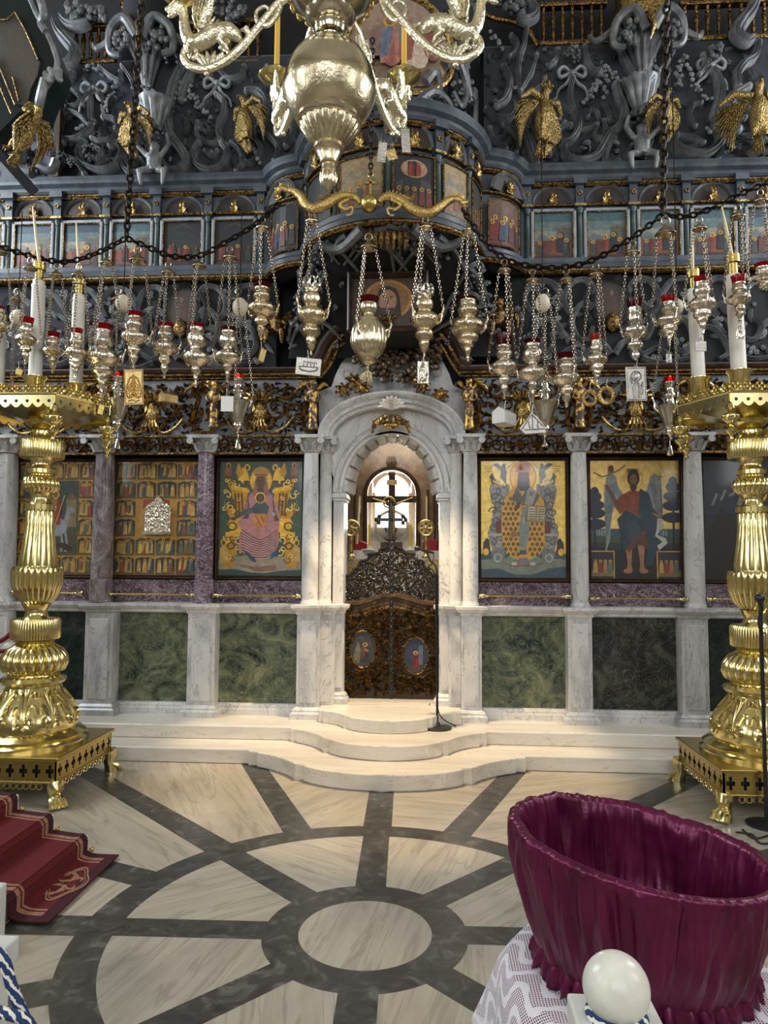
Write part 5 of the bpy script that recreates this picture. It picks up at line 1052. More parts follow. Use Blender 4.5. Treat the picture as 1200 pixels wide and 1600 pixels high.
# ================================================================== carved upper wall
YU = 6.40
I4 = Matrix.Identity(4)
def px2(pts, Y=YU): return [(W(x, y, Y).x, W(x, y, Y).z) for x, y in pts]
MU = tr(0, YU, 0)
def upanel(lab, pa, pc, ytop, ybl, strokes, gar, clus, leaves, seed):
    xa, xc = W(pa, 200, YU).x, W(pc, 200, YU).x; G = thing('carved_wall_panel', lab, 'carving', ((xa+xc)/2, YU, zt1))
    b = MB(); b.box((xa, YU, zt1), (xc, 6.64, zu1)); b.build('backboard', M['slate_wood'], G, False)
    b = MB(); k = YU/FPX
    for w, pts in strokes:
        P_ = px2([tuple(q) for q in crv(pts, 6)]); b.stroke(P_, lambda t, w=w: w*k*1.1*(1-.35*abs(2*t-1)**2), .05+w*.01, MU)
        for e, f in ((P_[0], P_[1]), (P_[-1], P_[-2])):
            b.ball((e[0], YU-.03, e[1]), (w*k*1.1, .06, w*k*1.1), 8)
    b.build('scrolls', M['slate_carving'], G)
    b = MB(); rr = random.Random(seed)
    for pts in leaves:
        P_ = px2([tuple(q) for q in crv(pts, 5)]); n = len(P_)
        b.stroke(P_, lambda t: (.4+sin(PI*min(1, t*.9+.1)))*4.2*k, .05, MU)
        for i in range(2, n-1, 2):
            for s_ in (-1, 1):
                tx, tz = P_[i][0]-P_[i-1][0], P_[i][1]-P_[i-1][1]; L = math.hypot(tx, tz); e = .05+.02*rr.random()
                b.stroke([P_[i], (P_[i][0]+tx/L*e*.6-tz/L*s_*e*.7, P_[i][1]+tz/L*e*.6+tx/L*s_*e*.7), (P_[i][0]+tx/L*e*1.4-tz/L*s_*e*.9, P_[i][1]+tz/L*e*1.4+tx/L*s_*e*.9)], lambda t: .018*(1.1-t), .04, MU)
    for i in range(int((pc-pa)*.42)):
        x, y = rr.uniform(pa+4, pc-4), rr.uniform(ytop, ybl); an = rr.uniform(0, TAU); L = rr.uniform(7, 15); cv = rr.uniform(-2, 2); P_ = px2([(x+L*t*cos(an+cv*t), y+L*t*sin(an+cv*t)) for t in (0, .2, .4, .6, .8, 1)]); b.stroke(P_, lambda t: (.3+sin(PI*min(1, t+.1)))*2.1*k, .035, MU)
        if i % 4 == 0: b.flower(*P_[0], rr.uniform(3, 5)*k, MU, y=-.02, d=.9, pet=5)
    b.build('acanthus_leaves', M['dark_carving'], G)
    b = MB()
    for w, pts in gar:
        P_ = [tuple(q) for q in crv(pts, 10)]; acc = 0
        for a, c in zip(P_, P_[1:]):
            acc += math.hypot(c[0]-a[0], c[1]-a[1])
            if acc > 3.4:
                acc = 0
                for q in range(max(1, round(w/4.5))):
                    x, y = a[0]+rr.uniform(-w, w)*.6, a[1]+rr.uniform(-w, w)*.5; p = px2([(x, y)])[0]; b.flower(p[0], p[1], rr.uniform(2.6, 3.9)*k, MU, y=-.04-rr.uniform(0, .05), d=.9, pet=5)
    b.build('flower_garlands', M['slate_carving'], G)
    b = MB()
    for (x, y, r_, n, s_) in clus:
        for q in range(n):
            a, d = rr.uniform(0, TAU), math.sqrt(rr.random())*r_; p = px2([(x+d*cos(a), y+d*sin(a)*.9)])[0]; rad = s_*k*rr.uniform(.8, 1.15); b.ball((p[0], YU-.03-(.09+.004*r_)*(1-(d/r_)**2)-.02, p[1]), rad, 7)
    b.build('fruit_clusters', M['dark_carving'], G); return G
SL = [(4, [(90, 152), (100, 146), (116, 146), (128, 156), (126, 167), (112, 170), (103, 160)]), (3, [(133, 168), (138, 150), (147, 141)]), (3, [(147, 141), (160, 150), (164, 172)]), (3.5, [(145, 200), (143, 172), (147, 145)]), (4.5, [(95, 234), (102, 222), (122, 220), (144, 206), (150, 194)]),
 (4, [(88, 188), (108, 178), (128, 184), (143, 200)]), (4.5, [(165, 188), (182, 190), (188, 206), (178, 220), (160, 224), (148, 220)]), (5.5, [(135, 226), (126, 240), (130, 256), (146, 266), (166, 269), (183, 262), (193, 245), (189, 228), (176, 232)]), (5, [(92, 272), (94, 258), (108, 251), (124, 257), (136, 276)]),
 (8, [(286, 112), (274, 138), (268, 165), (262, 190), (267, 215), (284, 236), (294, 256), (284, 270), (268, 272)]), (6, [(305, 112), (292, 136), (285, 160)]), (4, [(312, 196), (309, 212), (318, 223), (333, 228), (346, 225)]), (3, [(314, 206), (321, 198), (328, 204), (322, 210)]),
 (5, [(340, 152), (352, 163), (351, 183), (344, 200), (346, 220), (356, 231)]), (6, [(313, 228), (305, 245), (312, 262), (332, 270), (350, 262), (357, 243), (349, 228)]), (5, [(364, 228), (377, 240), (381, 258), (372, 272)]), (6, [(388, 146), (406, 148), (418, 162), (417, 184), (408, 198)]), (4, [(395, 166), (404, 160), (410, 168)]),
 (5, [(200, 232), (195, 250), (200, 268), (212, 272)]), (5, [(240, 236), (252, 250), (262, 268)]), (4, [(160, 110), (175, 122), (190, 130), (192, 118)]), (5, [(195, 108), (210, 130), (216, 150)]), (4.5, [(395, 215), (408, 232), (402, 252), (388, 258), (380, 248)]), (5, [(404, 205), (420, 215), (436, 235), (430, 256)]), (4, [(88, 118), (96, 130), (112, 128), (118, 118)]), (4, [(150, 232), (162, 240), (158, 252), (146, 250)]),
 (5, [(420, 110), (438, 130), (436, 158), (424, 172)]), (6, [(440, 175), (455, 190), (460, 215), (448, 232)]), (5, [(345, 112), (360, 128), (378, 124), (384, 110)]), (3.5, [(322, 240), (334, 248), (342, 240)]), (6, [(96, 198), (92, 212), (100, 226)])]
GL = [(6, [(293, 126), (286, 144), (280, 156), (265, 165), (246, 156), (224, 150)]), (7, [(298, 138), (306, 160), (318, 176), (332, 190)]), (3, [(190, 132), (181, 150), (172, 172), (164, 190)]), (6, [(122, 206), (138, 204), (152, 200)]), (6, [(140, 116), (150, 112), (160, 120)]), (3, [(226, 112), (230, 130), (240, 148), (252, 154)]), (5, [(300, 150), (296, 168)]), (5, [(268, 258), (276, 252)]), (6, [(80, 258), (94, 266)]), (6, [(372, 188), (380, 210)]), (4, [(400, 240), (410, 262)]), (4, [(328, 246), (338, 244)]), (5, [(236, 140), (214, 146)])]
KL_ = [(326, 116, 15, 60, 2.3), (240, 214, 20, 60, 4), (240, 92, 12, 26, 3), (272, 98, 10, 24, 3), (148, 246, 12, 20, 2.2), (120, 264, 6, 16, 2), (106, 254, 8, 20, 2.4)]
LL = [[(290, 186), (294, 200), (292, 214)], [(166, 232), (160, 214), (158, 200)], [(100, 246), (92, 232), (90, 214)], [(372, 262), (384, 232), (396, 228)], [(330, 150), (322, 165), (318, 180)], [(150, 268), (160, 252), (176, 244)], [(108, 170), (100, 182), (88, 184)], [(210, 262), (220, 250), (232, 262)], [(400, 128), (412, 120), (424, 124)]]
upanel('carved slate grey wall of scrolls and garlands above the left feast icons', -90, 470, 105, 274, SL, GL, KL_, LL, 5)
SR = [(5, [(822, 48), (818, 74), (811, 95), (809, 122), (812, 147)]), (4.5, [(837, 92), (830, 114), (821, 133), (812, 148)]), (4.5, [(798, 62), (807, 72), (804, 88), (796, 94)]), (6, [(893, 128), (889, 154), (895, 180), (902, 195), (899, 212), (887, 225), (872, 227), (866, 216), (875, 205), (890, 201)]), (4, [(866, 162), (880, 168), (892, 180)]), (4, [(832, 148), (845, 138), (850, 128)]), (4, [(902, 208), (918, 206), (928, 200)]), (3.5, [(917, 188), (921, 178), (930, 179), (935, 190), (932, 200)]), (4, [(931, 202), (927, 216), (938, 221), (945, 208), (941, 194)]),
 (7.5, [(878, 232), (882, 248), (897, 256), (916, 255), (932, 247), (942, 232), (952, 215), (968, 200), (974, 180), (966, 158), (960, 138)]), (5.5, [(958, 222), (946, 238), (944, 255), (954, 262), (964, 256)]), (7.5, [(1040, 212), (1050, 230), (1070, 243), (1096, 246), (1115, 236), (1123, 220), (1117, 203)]), (7.5, [(1110, 116), (1122, 138), (1120, 165), (1115, 186), (1121, 200), (1135, 210), (1150, 206)]), (6.5, [(1124, 166), (1138, 156), (1154, 146), (1166, 140)]), (6.5, [(1150, 140), (1149, 120), (1160, 104), (1175, 94), (1181, 72)]), (4.5, [(1128, 202), (1144, 191), (1160, 189)]), (4.5, [(1056, 216), (1080, 221), (1096, 228)]), (4.5, [(1126, 224), (1122, 238), (1119, 254)]), (4, [(1092, 166), (1080, 170), (1075, 186), (1083, 202)]),
 (8, [(818, 208), (826, 226), (832, 246), (836, 262)]), (5, [(858, 108), (866, 98), (870, 84)]), (5, [(912, 78), (916, 100), (924, 114), (936, 116)]), (5, [(968, 84), (978, 104), (988, 122)]), (5, [(1050, 78), (1040, 100), (1026, 118)]), (5, [(1008, 200), (1014, 222), (1006, 246)]), (4, [(985, 232), (978, 246), (986, 258)]), (6, [(786, 110), (796, 132), (790, 158), (776, 170)]), (6, [(760, 176), (776, 190), (796, 188), (806, 172)]), (5, [(786, 200), (800, 208), (812, 224), (806, 244)]), (5, [(1166, 176), (1180, 196), (1196, 200)]), (5, [(1095, 92), (1098, 110), (1090, 122)]), (5, [(764, 206), (772, 226), (790, 238)]), (4.5, [(846, 232), (858, 226), (866, 236), (858, 246)])]
GR = [(7, [(942, 112), (955, 126), (975, 136), (995, 126), (1012, 114)]), (7, [(938, 115), (930, 140), (920, 156), (908, 176)]), (5, [(944, 124), (944, 148), (942, 164)]), (6, [(1066, 94), (1072, 115), (1078, 134), (1092, 150), (1106, 166)]), (7, [(1060, 104), (1056, 124), (1058, 142)]), (3, [(1014, 82), (1018, 100), (1022, 118)]), (3, [(1006, 84), (1002, 104), (1000, 118)]), (7, [(1106, 80), (1116, 84), (1126, 82)]), (6, [(850, 244), (856, 254)]), (7, [(958, 228), (964, 236)]), (6, [(1100, 204), (1104, 218)]), (8, [(1172, 232), (1188, 226), (1200, 232)]), (6, [(1126, 244), (1140, 240)]), (5, [(870, 192), (884, 198)]), (5, [(896, 96), (884, 90)]), (4, [(800, 142), (806, 150)]), (6, [(764, 60), (776, 72), (786, 88)])]
KR_ = [(892, 95, 12, 34, 2.6), (1000, 192, 20, 60, 4), (968, 62, 14, 30, 4), (1046, 62, 12, 24, 4), (1135, 178, 8, 20, 2.6), (1112, 92, 10, 22, 3.5), (912, 238, 8, 20, 2.2)]
LR = [[(940, 160), (948, 176), (956, 196)], [(900, 240), (912, 232), (926, 228)], [(1064, 236), (1082, 232), (1096, 238)], [(1128, 216), (1148, 214), (1166, 222)], [(1130, 222), (1146, 228), (1164, 236)], [(826, 268), (820, 240), (814, 220)], [(830, 160), (838, 172), (836, 190)], [(905, 84), (918, 90), (926, 104)], [(1170, 110), (1180, 130), (1184, 150)], [(784, 246), (790, 228), (800, 220)], [(860, 262), (868, 246), (864, 232)]]
upanel('carved slate grey wall of scrolls and garlands above the right feast icons', 756, 1330, 78, 262, SR, GR, KR_, LR, 6)
# vases with fruit figures under them
for px, py, lab in ((243, 182, 'dark carved vase with garlands among the scrolls between the left eagles'), (1002, 152, 'dark carved vase with garlands among the scrolls between the right eagles')):
    p = W(px, py, 6.3); VS = thing('carved_vase', lab, 'vase', p)
    b = MB(); b.lathe([(.05, -.14), (.08, -.1), (.085, -.06, .12, 9), (.11, .0, .12, 9), (.13, .08, .1, 9), (.16, .11), (.165, .14), (.12, .15)], 54, p); b.build('bowl', M['slate_carving'], VS)
    b = MB(); o = p+Vector((0, .0, -.42)); b.ball(o+Vector((0, 0, .12)), .055, 10); b.tube([o+Vector((0, 0, .08)), o, o+Vector((0, 0, -.12))], [.04, .08, .06], 8)
    for s_ in (-1, 1): b.tube([o+Vector((s_*.07, 0, .04)), o+Vector((s_*.15, -.04, .12)), o+Vector((s_*.12, -.03, .24))], [.03, .028, .02], 6); b.tube([o+Vector((s_*.04, 0, -.1)), o+Vector((s_*.12, -.06, -.14)), o+Vector((s_*.1, -.04, -.27))], [.045, .036, .02], 6)
    remesh(b.build('crouching_figure', M['slate_carving'], VS), .012, 3)
# ------------------------------------------------------------------ gilded eagles
def eagle(px, py, Y, h, yaw, lab, crown=False, look=1, spread=.5, mat='eagle_gold', roll=0):
    """h = height in m, built facing +x, bent wings; py is the middle of the body"""
    p = W(px, py, Y); E_ = thing('gilded_eagle', lab, 'eagle', p); Q = tr(*p)@ry(roll)@rz(yaw)@Matrix.Scale(h, 4); v = lambda x, y, z: Q@Vector((x, y, z))
    b = MB(); b.tube([v(*q) for q in crv([(-.06, 0, -.3), (-.02, 0, -.12), (.03, 0, .04), (.02, 0, .2), (.03, 0, .3), (.06, 0, .36)], 4)], [h*r_ for r_ in (.05, .07, .09, .105, .12, .13, .135, .135, .13, .12, .105, .092, .08, .072, .066, .062, .06, .058, .058, .056, .05)], 12)
    b.ball(v(.08, 0, .385), (h*.062, h*.055, h*.055), 10); b.tube([v(*q) for q in crv([(.1, 0, .395), (.16, 0, .395), (.19, 0, .37), (.185, 0, .335)], 4)], lambda t: h*.034*(1.05-t*.8), 8)
    for s_ in (-1, 1): b.tube([v(0, s_*.06, -.14), v(.03, s_*.08, -.24), v(.02, s_*.08, -.34)], [h*.06, h*.04, h*.025], 8)
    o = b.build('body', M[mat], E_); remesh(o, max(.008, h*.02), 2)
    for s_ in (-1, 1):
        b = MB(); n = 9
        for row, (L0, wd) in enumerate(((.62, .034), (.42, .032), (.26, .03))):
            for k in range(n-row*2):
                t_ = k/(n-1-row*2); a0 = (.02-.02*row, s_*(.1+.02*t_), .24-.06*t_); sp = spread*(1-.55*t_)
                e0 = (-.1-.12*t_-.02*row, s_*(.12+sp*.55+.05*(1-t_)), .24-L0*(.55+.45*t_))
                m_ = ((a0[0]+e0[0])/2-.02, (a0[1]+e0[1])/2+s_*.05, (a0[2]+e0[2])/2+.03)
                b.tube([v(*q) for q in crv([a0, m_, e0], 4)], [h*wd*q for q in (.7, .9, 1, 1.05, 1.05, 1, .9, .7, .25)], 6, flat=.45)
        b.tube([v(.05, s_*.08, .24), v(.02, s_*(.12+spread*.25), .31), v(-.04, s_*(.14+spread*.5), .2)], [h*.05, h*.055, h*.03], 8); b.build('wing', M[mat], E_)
    b = MB()
    for k in range(5): a = (k-2)*.2; b.tube([v(-.05, 0, -.24), v(-.08, sin(a)*.12, -.4), v(-.09, sin(a)*.2, -.5-.03*cos(a*3))], [h*.03, h*.04, h*.02], 6, flat=.5)
    b.build('tail', M[mat], E_)
    b = MB()
    for s_ in (-1, 1):
        for k in range(3): b.tube([v(.02, s_*.08, -.33), v(.07, s_*(.08+(k-1)*.035), -.36), v(.09, s_*(.08+(k-1)*.05), -.4)], [h*.018, h*.016, h*.006], 5)
    b.build('talons', M['gold_dull'], E_)
    if crown:
        b = MB()
        for k in range(6): a = TAU*k/6; b.tube([v(.06+cos(a)*.05, sin(a)*.05, .42), v(.06+cos(a)*.07, sin(a)*.07, .48), v(.06, 0, .53)], h*.01, 5)
        b.tube([v(.06+.055*cos(TAU*k/12), .055*sin(TAU*k/12), .42) for k in range(12)], h*.012, 5, closed=True); b.tube([v(.06, 0, .52), v(.06, 0, .62)], h*.012, 5); b.build('crown', M['eagle_gold'], E_)
eagle(42, 208, 4.9, .51, PI*.98, 'gilded eagle facing left below the dark canopy with its wing raised', spread=.35, roll=.62)
eagle(206, 200, 6.12, .50, -PI*.62, 'gilded eagle half behind the long vertical chain left of the carved vase', spread=.45)
eagle(384, 190, 6.12, .52, -PI*.72, 'dark gilded eagle left of the silver chandelier ball', spread=.5)
eagle(849, 186, 6.05, .62, -PI*.3, 'gilded crowned eagle right of the chandelier with its head turned right', True, spread=.5)
eagle(1040, 178, 6.12, .46, -PI*.4, 'gilded eagle half behind the long vertical chain right of the carved vase', spread=.4)
eagle(1186, 178, 5.95, .60, -PI*.55, 'dark gilded eagle cut by the right edge with outspread wings', spread=.75)
# ------------------------------------------------------------------ balustrades of the gallery
def balustrade(px0, px1, pyt, pyb, Y, n, lab, curve=0, slope=0):
    a, c = W(px0, pyb, Y), W(px1, pyb, Y); zt = W((px0+px1)/2, pyt, Y).z; c.z = a.z; G = thing('balustrade', lab, 'balustrade', ((a.x+c.x)/2, Y, a.z)); h = zt-a.z
    f = lambda t: Vector((a.x+(c.x-a.x)*t, Y-curve*sin(PI*t), a.z))
    k = 12
    for z, w, nm_ in ((-.02, .035, 'bottom_rail'), (h, .035, 'top_rail')):
        b = MB(); b.sweep([(f(i/k)+Vector((0, 0, z)), Vector((0, -1, 0)), Vector((0, 0, 1))) for i in range(k+1)], [(-w, 0), (w, 0), (w*1.2, .015), (w, .04), (-w, .04)]); b.build(nm_, M['gold_dull'], G)
    for i in range(n):
        p = f((i+.5)/n); b = MB(); b.lathe([(.018, .02), (.018, .05), (.01, .06), (.02, .09), (.012, .13), (.016, h*.45), (.024, h*.72), (.012, h*.8), (.02, h*.86), (.01, h*.9), (.018, h)], 8, p); b.build('baluster', M['gold_dull'], G)
balustrade(112, 182, 46, 100, 6.42, 6, 'short gilded balustrade at the upper left beside the dark canopy')
balustrade(188, 268, 10, 62, 6.4, 6, 'curved gilded balustrade behind the long left chain', .2)
balustrade(280, 410, 40, 102, 6.44, 9, 'gilded balustrade behind the left silver dragon')
balustrade(842, 948, 12, 71, 6.42, 7, 'gilded balustrade at the upper right above the crowned eagle')
balustrade(1062, 1240, 8, 64, 6.42, 10, 'gilded balustrade at the top right corner')
# gallery backs, dark
b = MB(); z0 = zu1; b.box((XL, 6.44, z0-.02), (W(470, 60, 6.4).x, 6.64, z0+.04)); b.box((W(752, 60, 6.4).x, 6.44, z0-.02), (XR, 6.64, z0+.04)); tag(b.build('gallery_ledge', M['dark_carving'], None, False), 'dark ledge carrying the gilded balustrades high on the carved wall', 'ledge')
# horn baskets / balcony corbels
for px, py, lab in ((232, 72, 'dark carved horn basket corbel under the curved left balustrade'), (1004, 60, 'dark carved horn basket corbel with gilded scrolls high on the right')):
    p = W(px, py, 6.36); G = thing('carved_corbel', lab, 'corbel', p); b = MB()
    b.lathe([(.02, -.5), (.05, -.42), (.07, -.3, .14, 8), (.11, -.16, .14, 8), (.17, -.02, .12, 8), (.22, .05), (.25, .06)], 48, p, sy=.8)
    for s_ in (-1, 1):
        b.tube(crv([p+Vector((s_*.03, -.2, -.06)), p+Vector((s_*.14, -.24, .1)), p+Vector((s_*.28, -.2, .02)), p+Vector((s_*.3, -.16, -.16)), p+Vector((s_*.2, -.16, -.2))], 5), lambda t: .05*(1-.4*t), 8)
        b.tube(crv([p+Vector((s_*.3, -.1, .0)), p+Vector((s_*.44, -.12, -.1)), p+Vector((s_*.5, -.08, -.02))], 5), lambda t: .04*(1-.5*t), 8)
    b.build('horn', M['dark_carving'], G); rr = random.Random(px)
    for s_ in (-1, 1):
        b = MB()
        for k in range(22): b.ball(p+Vector((s_*rr.uniform(.1, .26), -.2+rr.uniform(-.04, .04), rr.uniform(-.16, .02))), rr.uniform(.02, .034), 7)
        b.build('fruit', M['dark_carving'], G)
    b = MB()
    b.tube(crv([p+Vector((0, -.24, .04)), p+Vector((.02, -.28, -.08)), p+Vector((-.01, -.25, -.2))], 4), lambda t: .035*(1.1-t), 8); b.build('gilt_drop', M['gold'], G)
    b = MB()
    b.lathe([(.2, .06), (.24, .08), (.24, .5), (.2, .52)], 16, p); b.build('canopy_drum', M['gold' if px > 600 else 'navy_wood'], G)
# bows of ribbon
for px, py, lab in ((148, 140, 'carved ribbon bow among the left scrolls beside the canopy'), (340, 132, 'carved ribbon bow under a bunch of grapes left of the chandelier'), (893, 116, 'carved ribbon bow above the crowned eagle'), (1110, 104, 'carved ribbon bow under fruit in the right scrollwork')):
    p = W(px, py, 6.37); b = MB()
    for s_ in (-1, 1):
        b.tube(crv([p, p+Vector((s_*.07, -.03, .05)), p+Vector((s_*.12, -.02, .02)), p+Vector((s_*.1, -.02, -.04)), p+Vector((s_*.02, -.02, 0))], 5), .018, 6); b.tube(crv([p, p+Vector((s_*.05, -.02, -.1)), p+Vector((s_*.12, -.02, -.16)), p+Vector((s_*.14, -.01, -.24))], 5), lambda t: .018*(1.1-t*.6), 6)
    b.ball(p+Vector((0, -.02, 0)), .03, 8); tag(b.build('carved_bow', M['slate_carving'], None), lab, 'bow')
# ------------------------------------------------------------------ upper storey of the bowed centre: pulpit with an oval painting
UC = thing('carved_pulpit', 'dark carved pulpit front with an oval painting, behind the chandelier above the bowed centre', 'pulpit', (XC, 6.2, zt1)); RU = .62; zpt = zt1+1.75
b = MB(); b.lathe([(RU*1.12, zt1), (RU*1.0, zt1+.12), (RU*.96, zt1+.3), (RU*1.0, zt1+.9), (RU*1.15, zt1+1.2), (RU*1.2, zpt)], 36, (XC, YCC+.1, 0), a0=PI, a1=TAU); b.build('drum', M['navy_wood'], UC)
zc = W(640, 70, 5.55).z; ao = DEG(276); hw_, hh_ = .40, .40
def fn(u, v, d):
    a = ao+(u-.5)*2*hw_/RU; return Vector((XC+(RU*1.12+.02+d)*cos(a), YCC+.1+(RU*1.12+.02+d)*sin(a), zc+(v-.5)*2*hh_))
P = Paint(fn); P.ell(.5, .5, .5, .5, C(150, 124, 104), 0, 30)
for q in range(6): P.ell(.2+.12*q, .42+.12*(q % 2), .09, .16, [C(176, 150, 132), C(120, 96, 84), C(150, 84, 72), C(106, 112, 122), C(186, 166, 146), C(128, 70, 62)][q], 10+q % 3, 14)
P.fig(.42, .3, .5, 1, C(168, 110, 100), C(96, 110, 130), 16, True); P.fig(.62, .26, .46, 1, C(190, 168, 150), C(140, 80, 70), 16, True); P.ell(.5, .2, .4, .14, C(120, 98, 80), 6); P.build(UC, 'old_paint', 'oval_painting')
b = MB(); b.tube([fn(.5+.53*cos(TAU*i/40), .5+.53*sin(TAU*i/40), .01) for i in range(40)], .03, 8, closed=True); b.build('oval_frame', M['gold'], UC)
b = MB(); rr = random.Random(9)
def dr(a, z, out=.03): return Vector((XC+(RU*1.1+out)*cos(a), YCC+.1+(RU*1.1+out)*sin(a), zt1+z))
for s_ in (-1, 1):
    for st in ([(.75, 1.5), (.95, 1.2), (.8, .9), (.95, .6), (1.1, .4)], [(.55, .5), (.75, .62), (.95, .45), (.85, .25), (.68, .32)], [(.2, .1), (.4, .24), (.62, .2), (.7, .06)], [(1.1, .4), (1.25, .55), (1.4, .3), (1.35, .06)], [(1.15, .9), (1.35, 1.1), (1.3, 1.4)], [(.3, .3), (.45, .42), (.5, .2)]):
        b.tube(crv([dr(PI*1.5+s_*a+.1, z, .05) for a, z in st], 6), lambda t: .045*(1-.5*t), 7)
    for k in range(60):
        a, z = PI*1.5+s_*rr.uniform(.75, 1.3), rr.uniform(.15, 1.4); b.ball(dr(a, z, .04), rr.uniform(.014, .028), 6)
for k in range(26): b.ball(dr(PI*1.5+rr.uniform(-.3, .5), rr.uniform(.06, .2), .05), rr.uniform(.022, .036), 7)
b.build('scrollwork', M['dark_carving'], UC)
b = MB(); b.tube([dr(PI+PI*i/30, .0, .06) for i in range(31)], .03, 8); b.build('gilt_ring', M['gold_dull'], UC)
# ------------------------------------------------------------------ dark lacquered canopy at the upper left
CA = thing('throne_canopy', 'dark green and brown canopy side with gold lines at the upper left corner', 'canopy', W(60, 120, 5.0)); YK = 5.0
def cpoly(pts, Y0, Y1, mat, name):
    b = MB(); P_ = [(W(x, y, Y0).x, W(x, y, Y0).z) for x, y in pts]; b.prism(P_, Y0, Y1); b.build(name, M[mat], CA, False)
edge = [(28, -40), (52, 20), (74, 62), (86, 96), (80, 118), (66, 140), (55, 170)]
cpoly([(-140, -40)]+edge+[(30, 175), (0, 205), (-140, 240)], YK, YK+.25, 'green_lacquer', 'panel')
cpoly([(-140, 30), (4, 30), (24, 22), (34, 40), (48, 66), (62, 96), (58, 118), (48, 138), (42, 165), (20, 160), (4, 110), (-140, 60)], YK-.02, YK+.01, 'brown_canvas', 'painted_field')
for pts in ([(-100, 31), (2, 31), (14, 28), (23, 18)], [(24, 20), (40, 48), (60, 94)], [(-6, 90), (10, 130), (24, 164)], [(-10, 110), (6, 150), (18, 178)], [(20, 120), (30, 158)]):
    b = MB(); b.tube([W(q.x, q.y, YK-.03) for q in crv(pts, 4)], .008, 6); b.build('gold_line', M['gold_dull'], CA)
b = MB(); rr = random.Random(2)
b.tube([W(q.x, q.y, YK+.02) for q in crv([(q[0]+3, q[1]) for q in edge], 5)], .024, 8)
b.tube(crv([W(60, -10, 5), W(68, 20, 4.96), W(64, 36, 5), W(72, 50, 5)], 5), .03, 8); b.tube(crv([W(70, 125, 5), W(64, 150, 5), W(58, 178, 5.05)], 5), .035, 8)
for k in range(24): b.ball(W(82+rr.uniform(-12, 12), 116+rr.uniform(-9, 9), 4.98), rr.uniform(.016, .032), 6)
b.build('carved_scrolls', M['slate_carving'], CA)
b = MB(); b.tube([W(-30, 205, 5.0), W(55, 302, 5.3)], .045, 4); b.build('strut', M['slate_wood'], CA, False)
b = MB()
for k in range(40): b.ball(W(rr.uniform(14, 84), 246+rr.uniform(-16, 26), 5.75), rr.uniform(.02, .04), 7)
b.tube(crv([W(18, 220, 5.7), W(34, 236, 5.7), W(30, 262, 5.7), W(50, 270, 5.7)], 5), .05, 8); b.tube(crv([W(60, 258, 5.7), W(80, 266, 5.7), W(88, 250, 5.7)], 5), .04, 8)
tag(b.build('carved_bracket', M['dark_carving'], None), 'dark carved flowers and scrolls under the left eagle beside the strut', 'carving')
b = MB(); b.prism([(W(82, 300, 6.3).x, zt1), (W(91, 300, 6.3).x, zt1), (W(91, 300, 6.3).x, zt1+.9), (W(82, 300, 6.3).x, zt1+.9)], 6.28, 6.35)
tag(b.build('side_board', M['brown_wood'], None, False), 'dark board behind the left eagle at the edge of the carved wall', 'board')
# long scrolls standing in front of the balustrades
for pts, w, lab in (([(84, 30), (92, 48), (104, 62), (116, 78), (110, 96), (92, 104)], 9, 'bold dark scroll in front of the short left balustrade'), ([(96, 28), (108, 38), (126, 40), (140, 36)], 8, 'dark curled scroll on top of the short left balustrade'), ([(1186, -20), (1176, 12), (1160, 34), (1152, 52), (1166, 64), (1176, 60)], 10, 'bold dark scroll crossing the top right balustrade'), ([(818, -10), (834, 10), (836, 24), (822, 32), (808, 28)], 7, 'dark scroll above the gold rail at the upper right')):
    b = MB(); P_ = [tuple(q) for q in crv(pts, 6)]; b.stroke(px2(P_, 6.3), lambda t, w=w: w*1.15*6.3/FPX*(.55+.45*sin(PI*t)), .11, tr(0, 6.34, 0)); tag(b.build('carved_scroll', M['slate_carving'], None), lab, 'scroll')
b = MB(); b.tube([W(q.x, q.y, 6.36) for q in crv([(752, 20), (776, 30), (800, 34), (820, 42), (832, 58), (840, 72)], 6)], .025, 8); tag(b.build('gilt_rail', M['gold_dull'], None), 'curved gilded moulding descending to the right balustrade', 'moulding')
b = MB(); rr = random.Random(8)
for px, py, r_ in ((125, 16, 20), (152, 22, 14), (345, 8, 22), (370, 20, 14), (806, 12, 14), (795, 2, 16)):
    for k in range(30): b.ball(W(px+rr.uniform(-r_, r_), py+rr.uniform(-r_, r_)*.7, 6.3+rr.uniform(-.05, .05)), rr.uniform(.02, .04), 7)
tag(b.build('flower_carving', M['dark_carving'], None), 'dark carved bunches of flowers along the top of the gallery', 'carving', None, 'stuff')
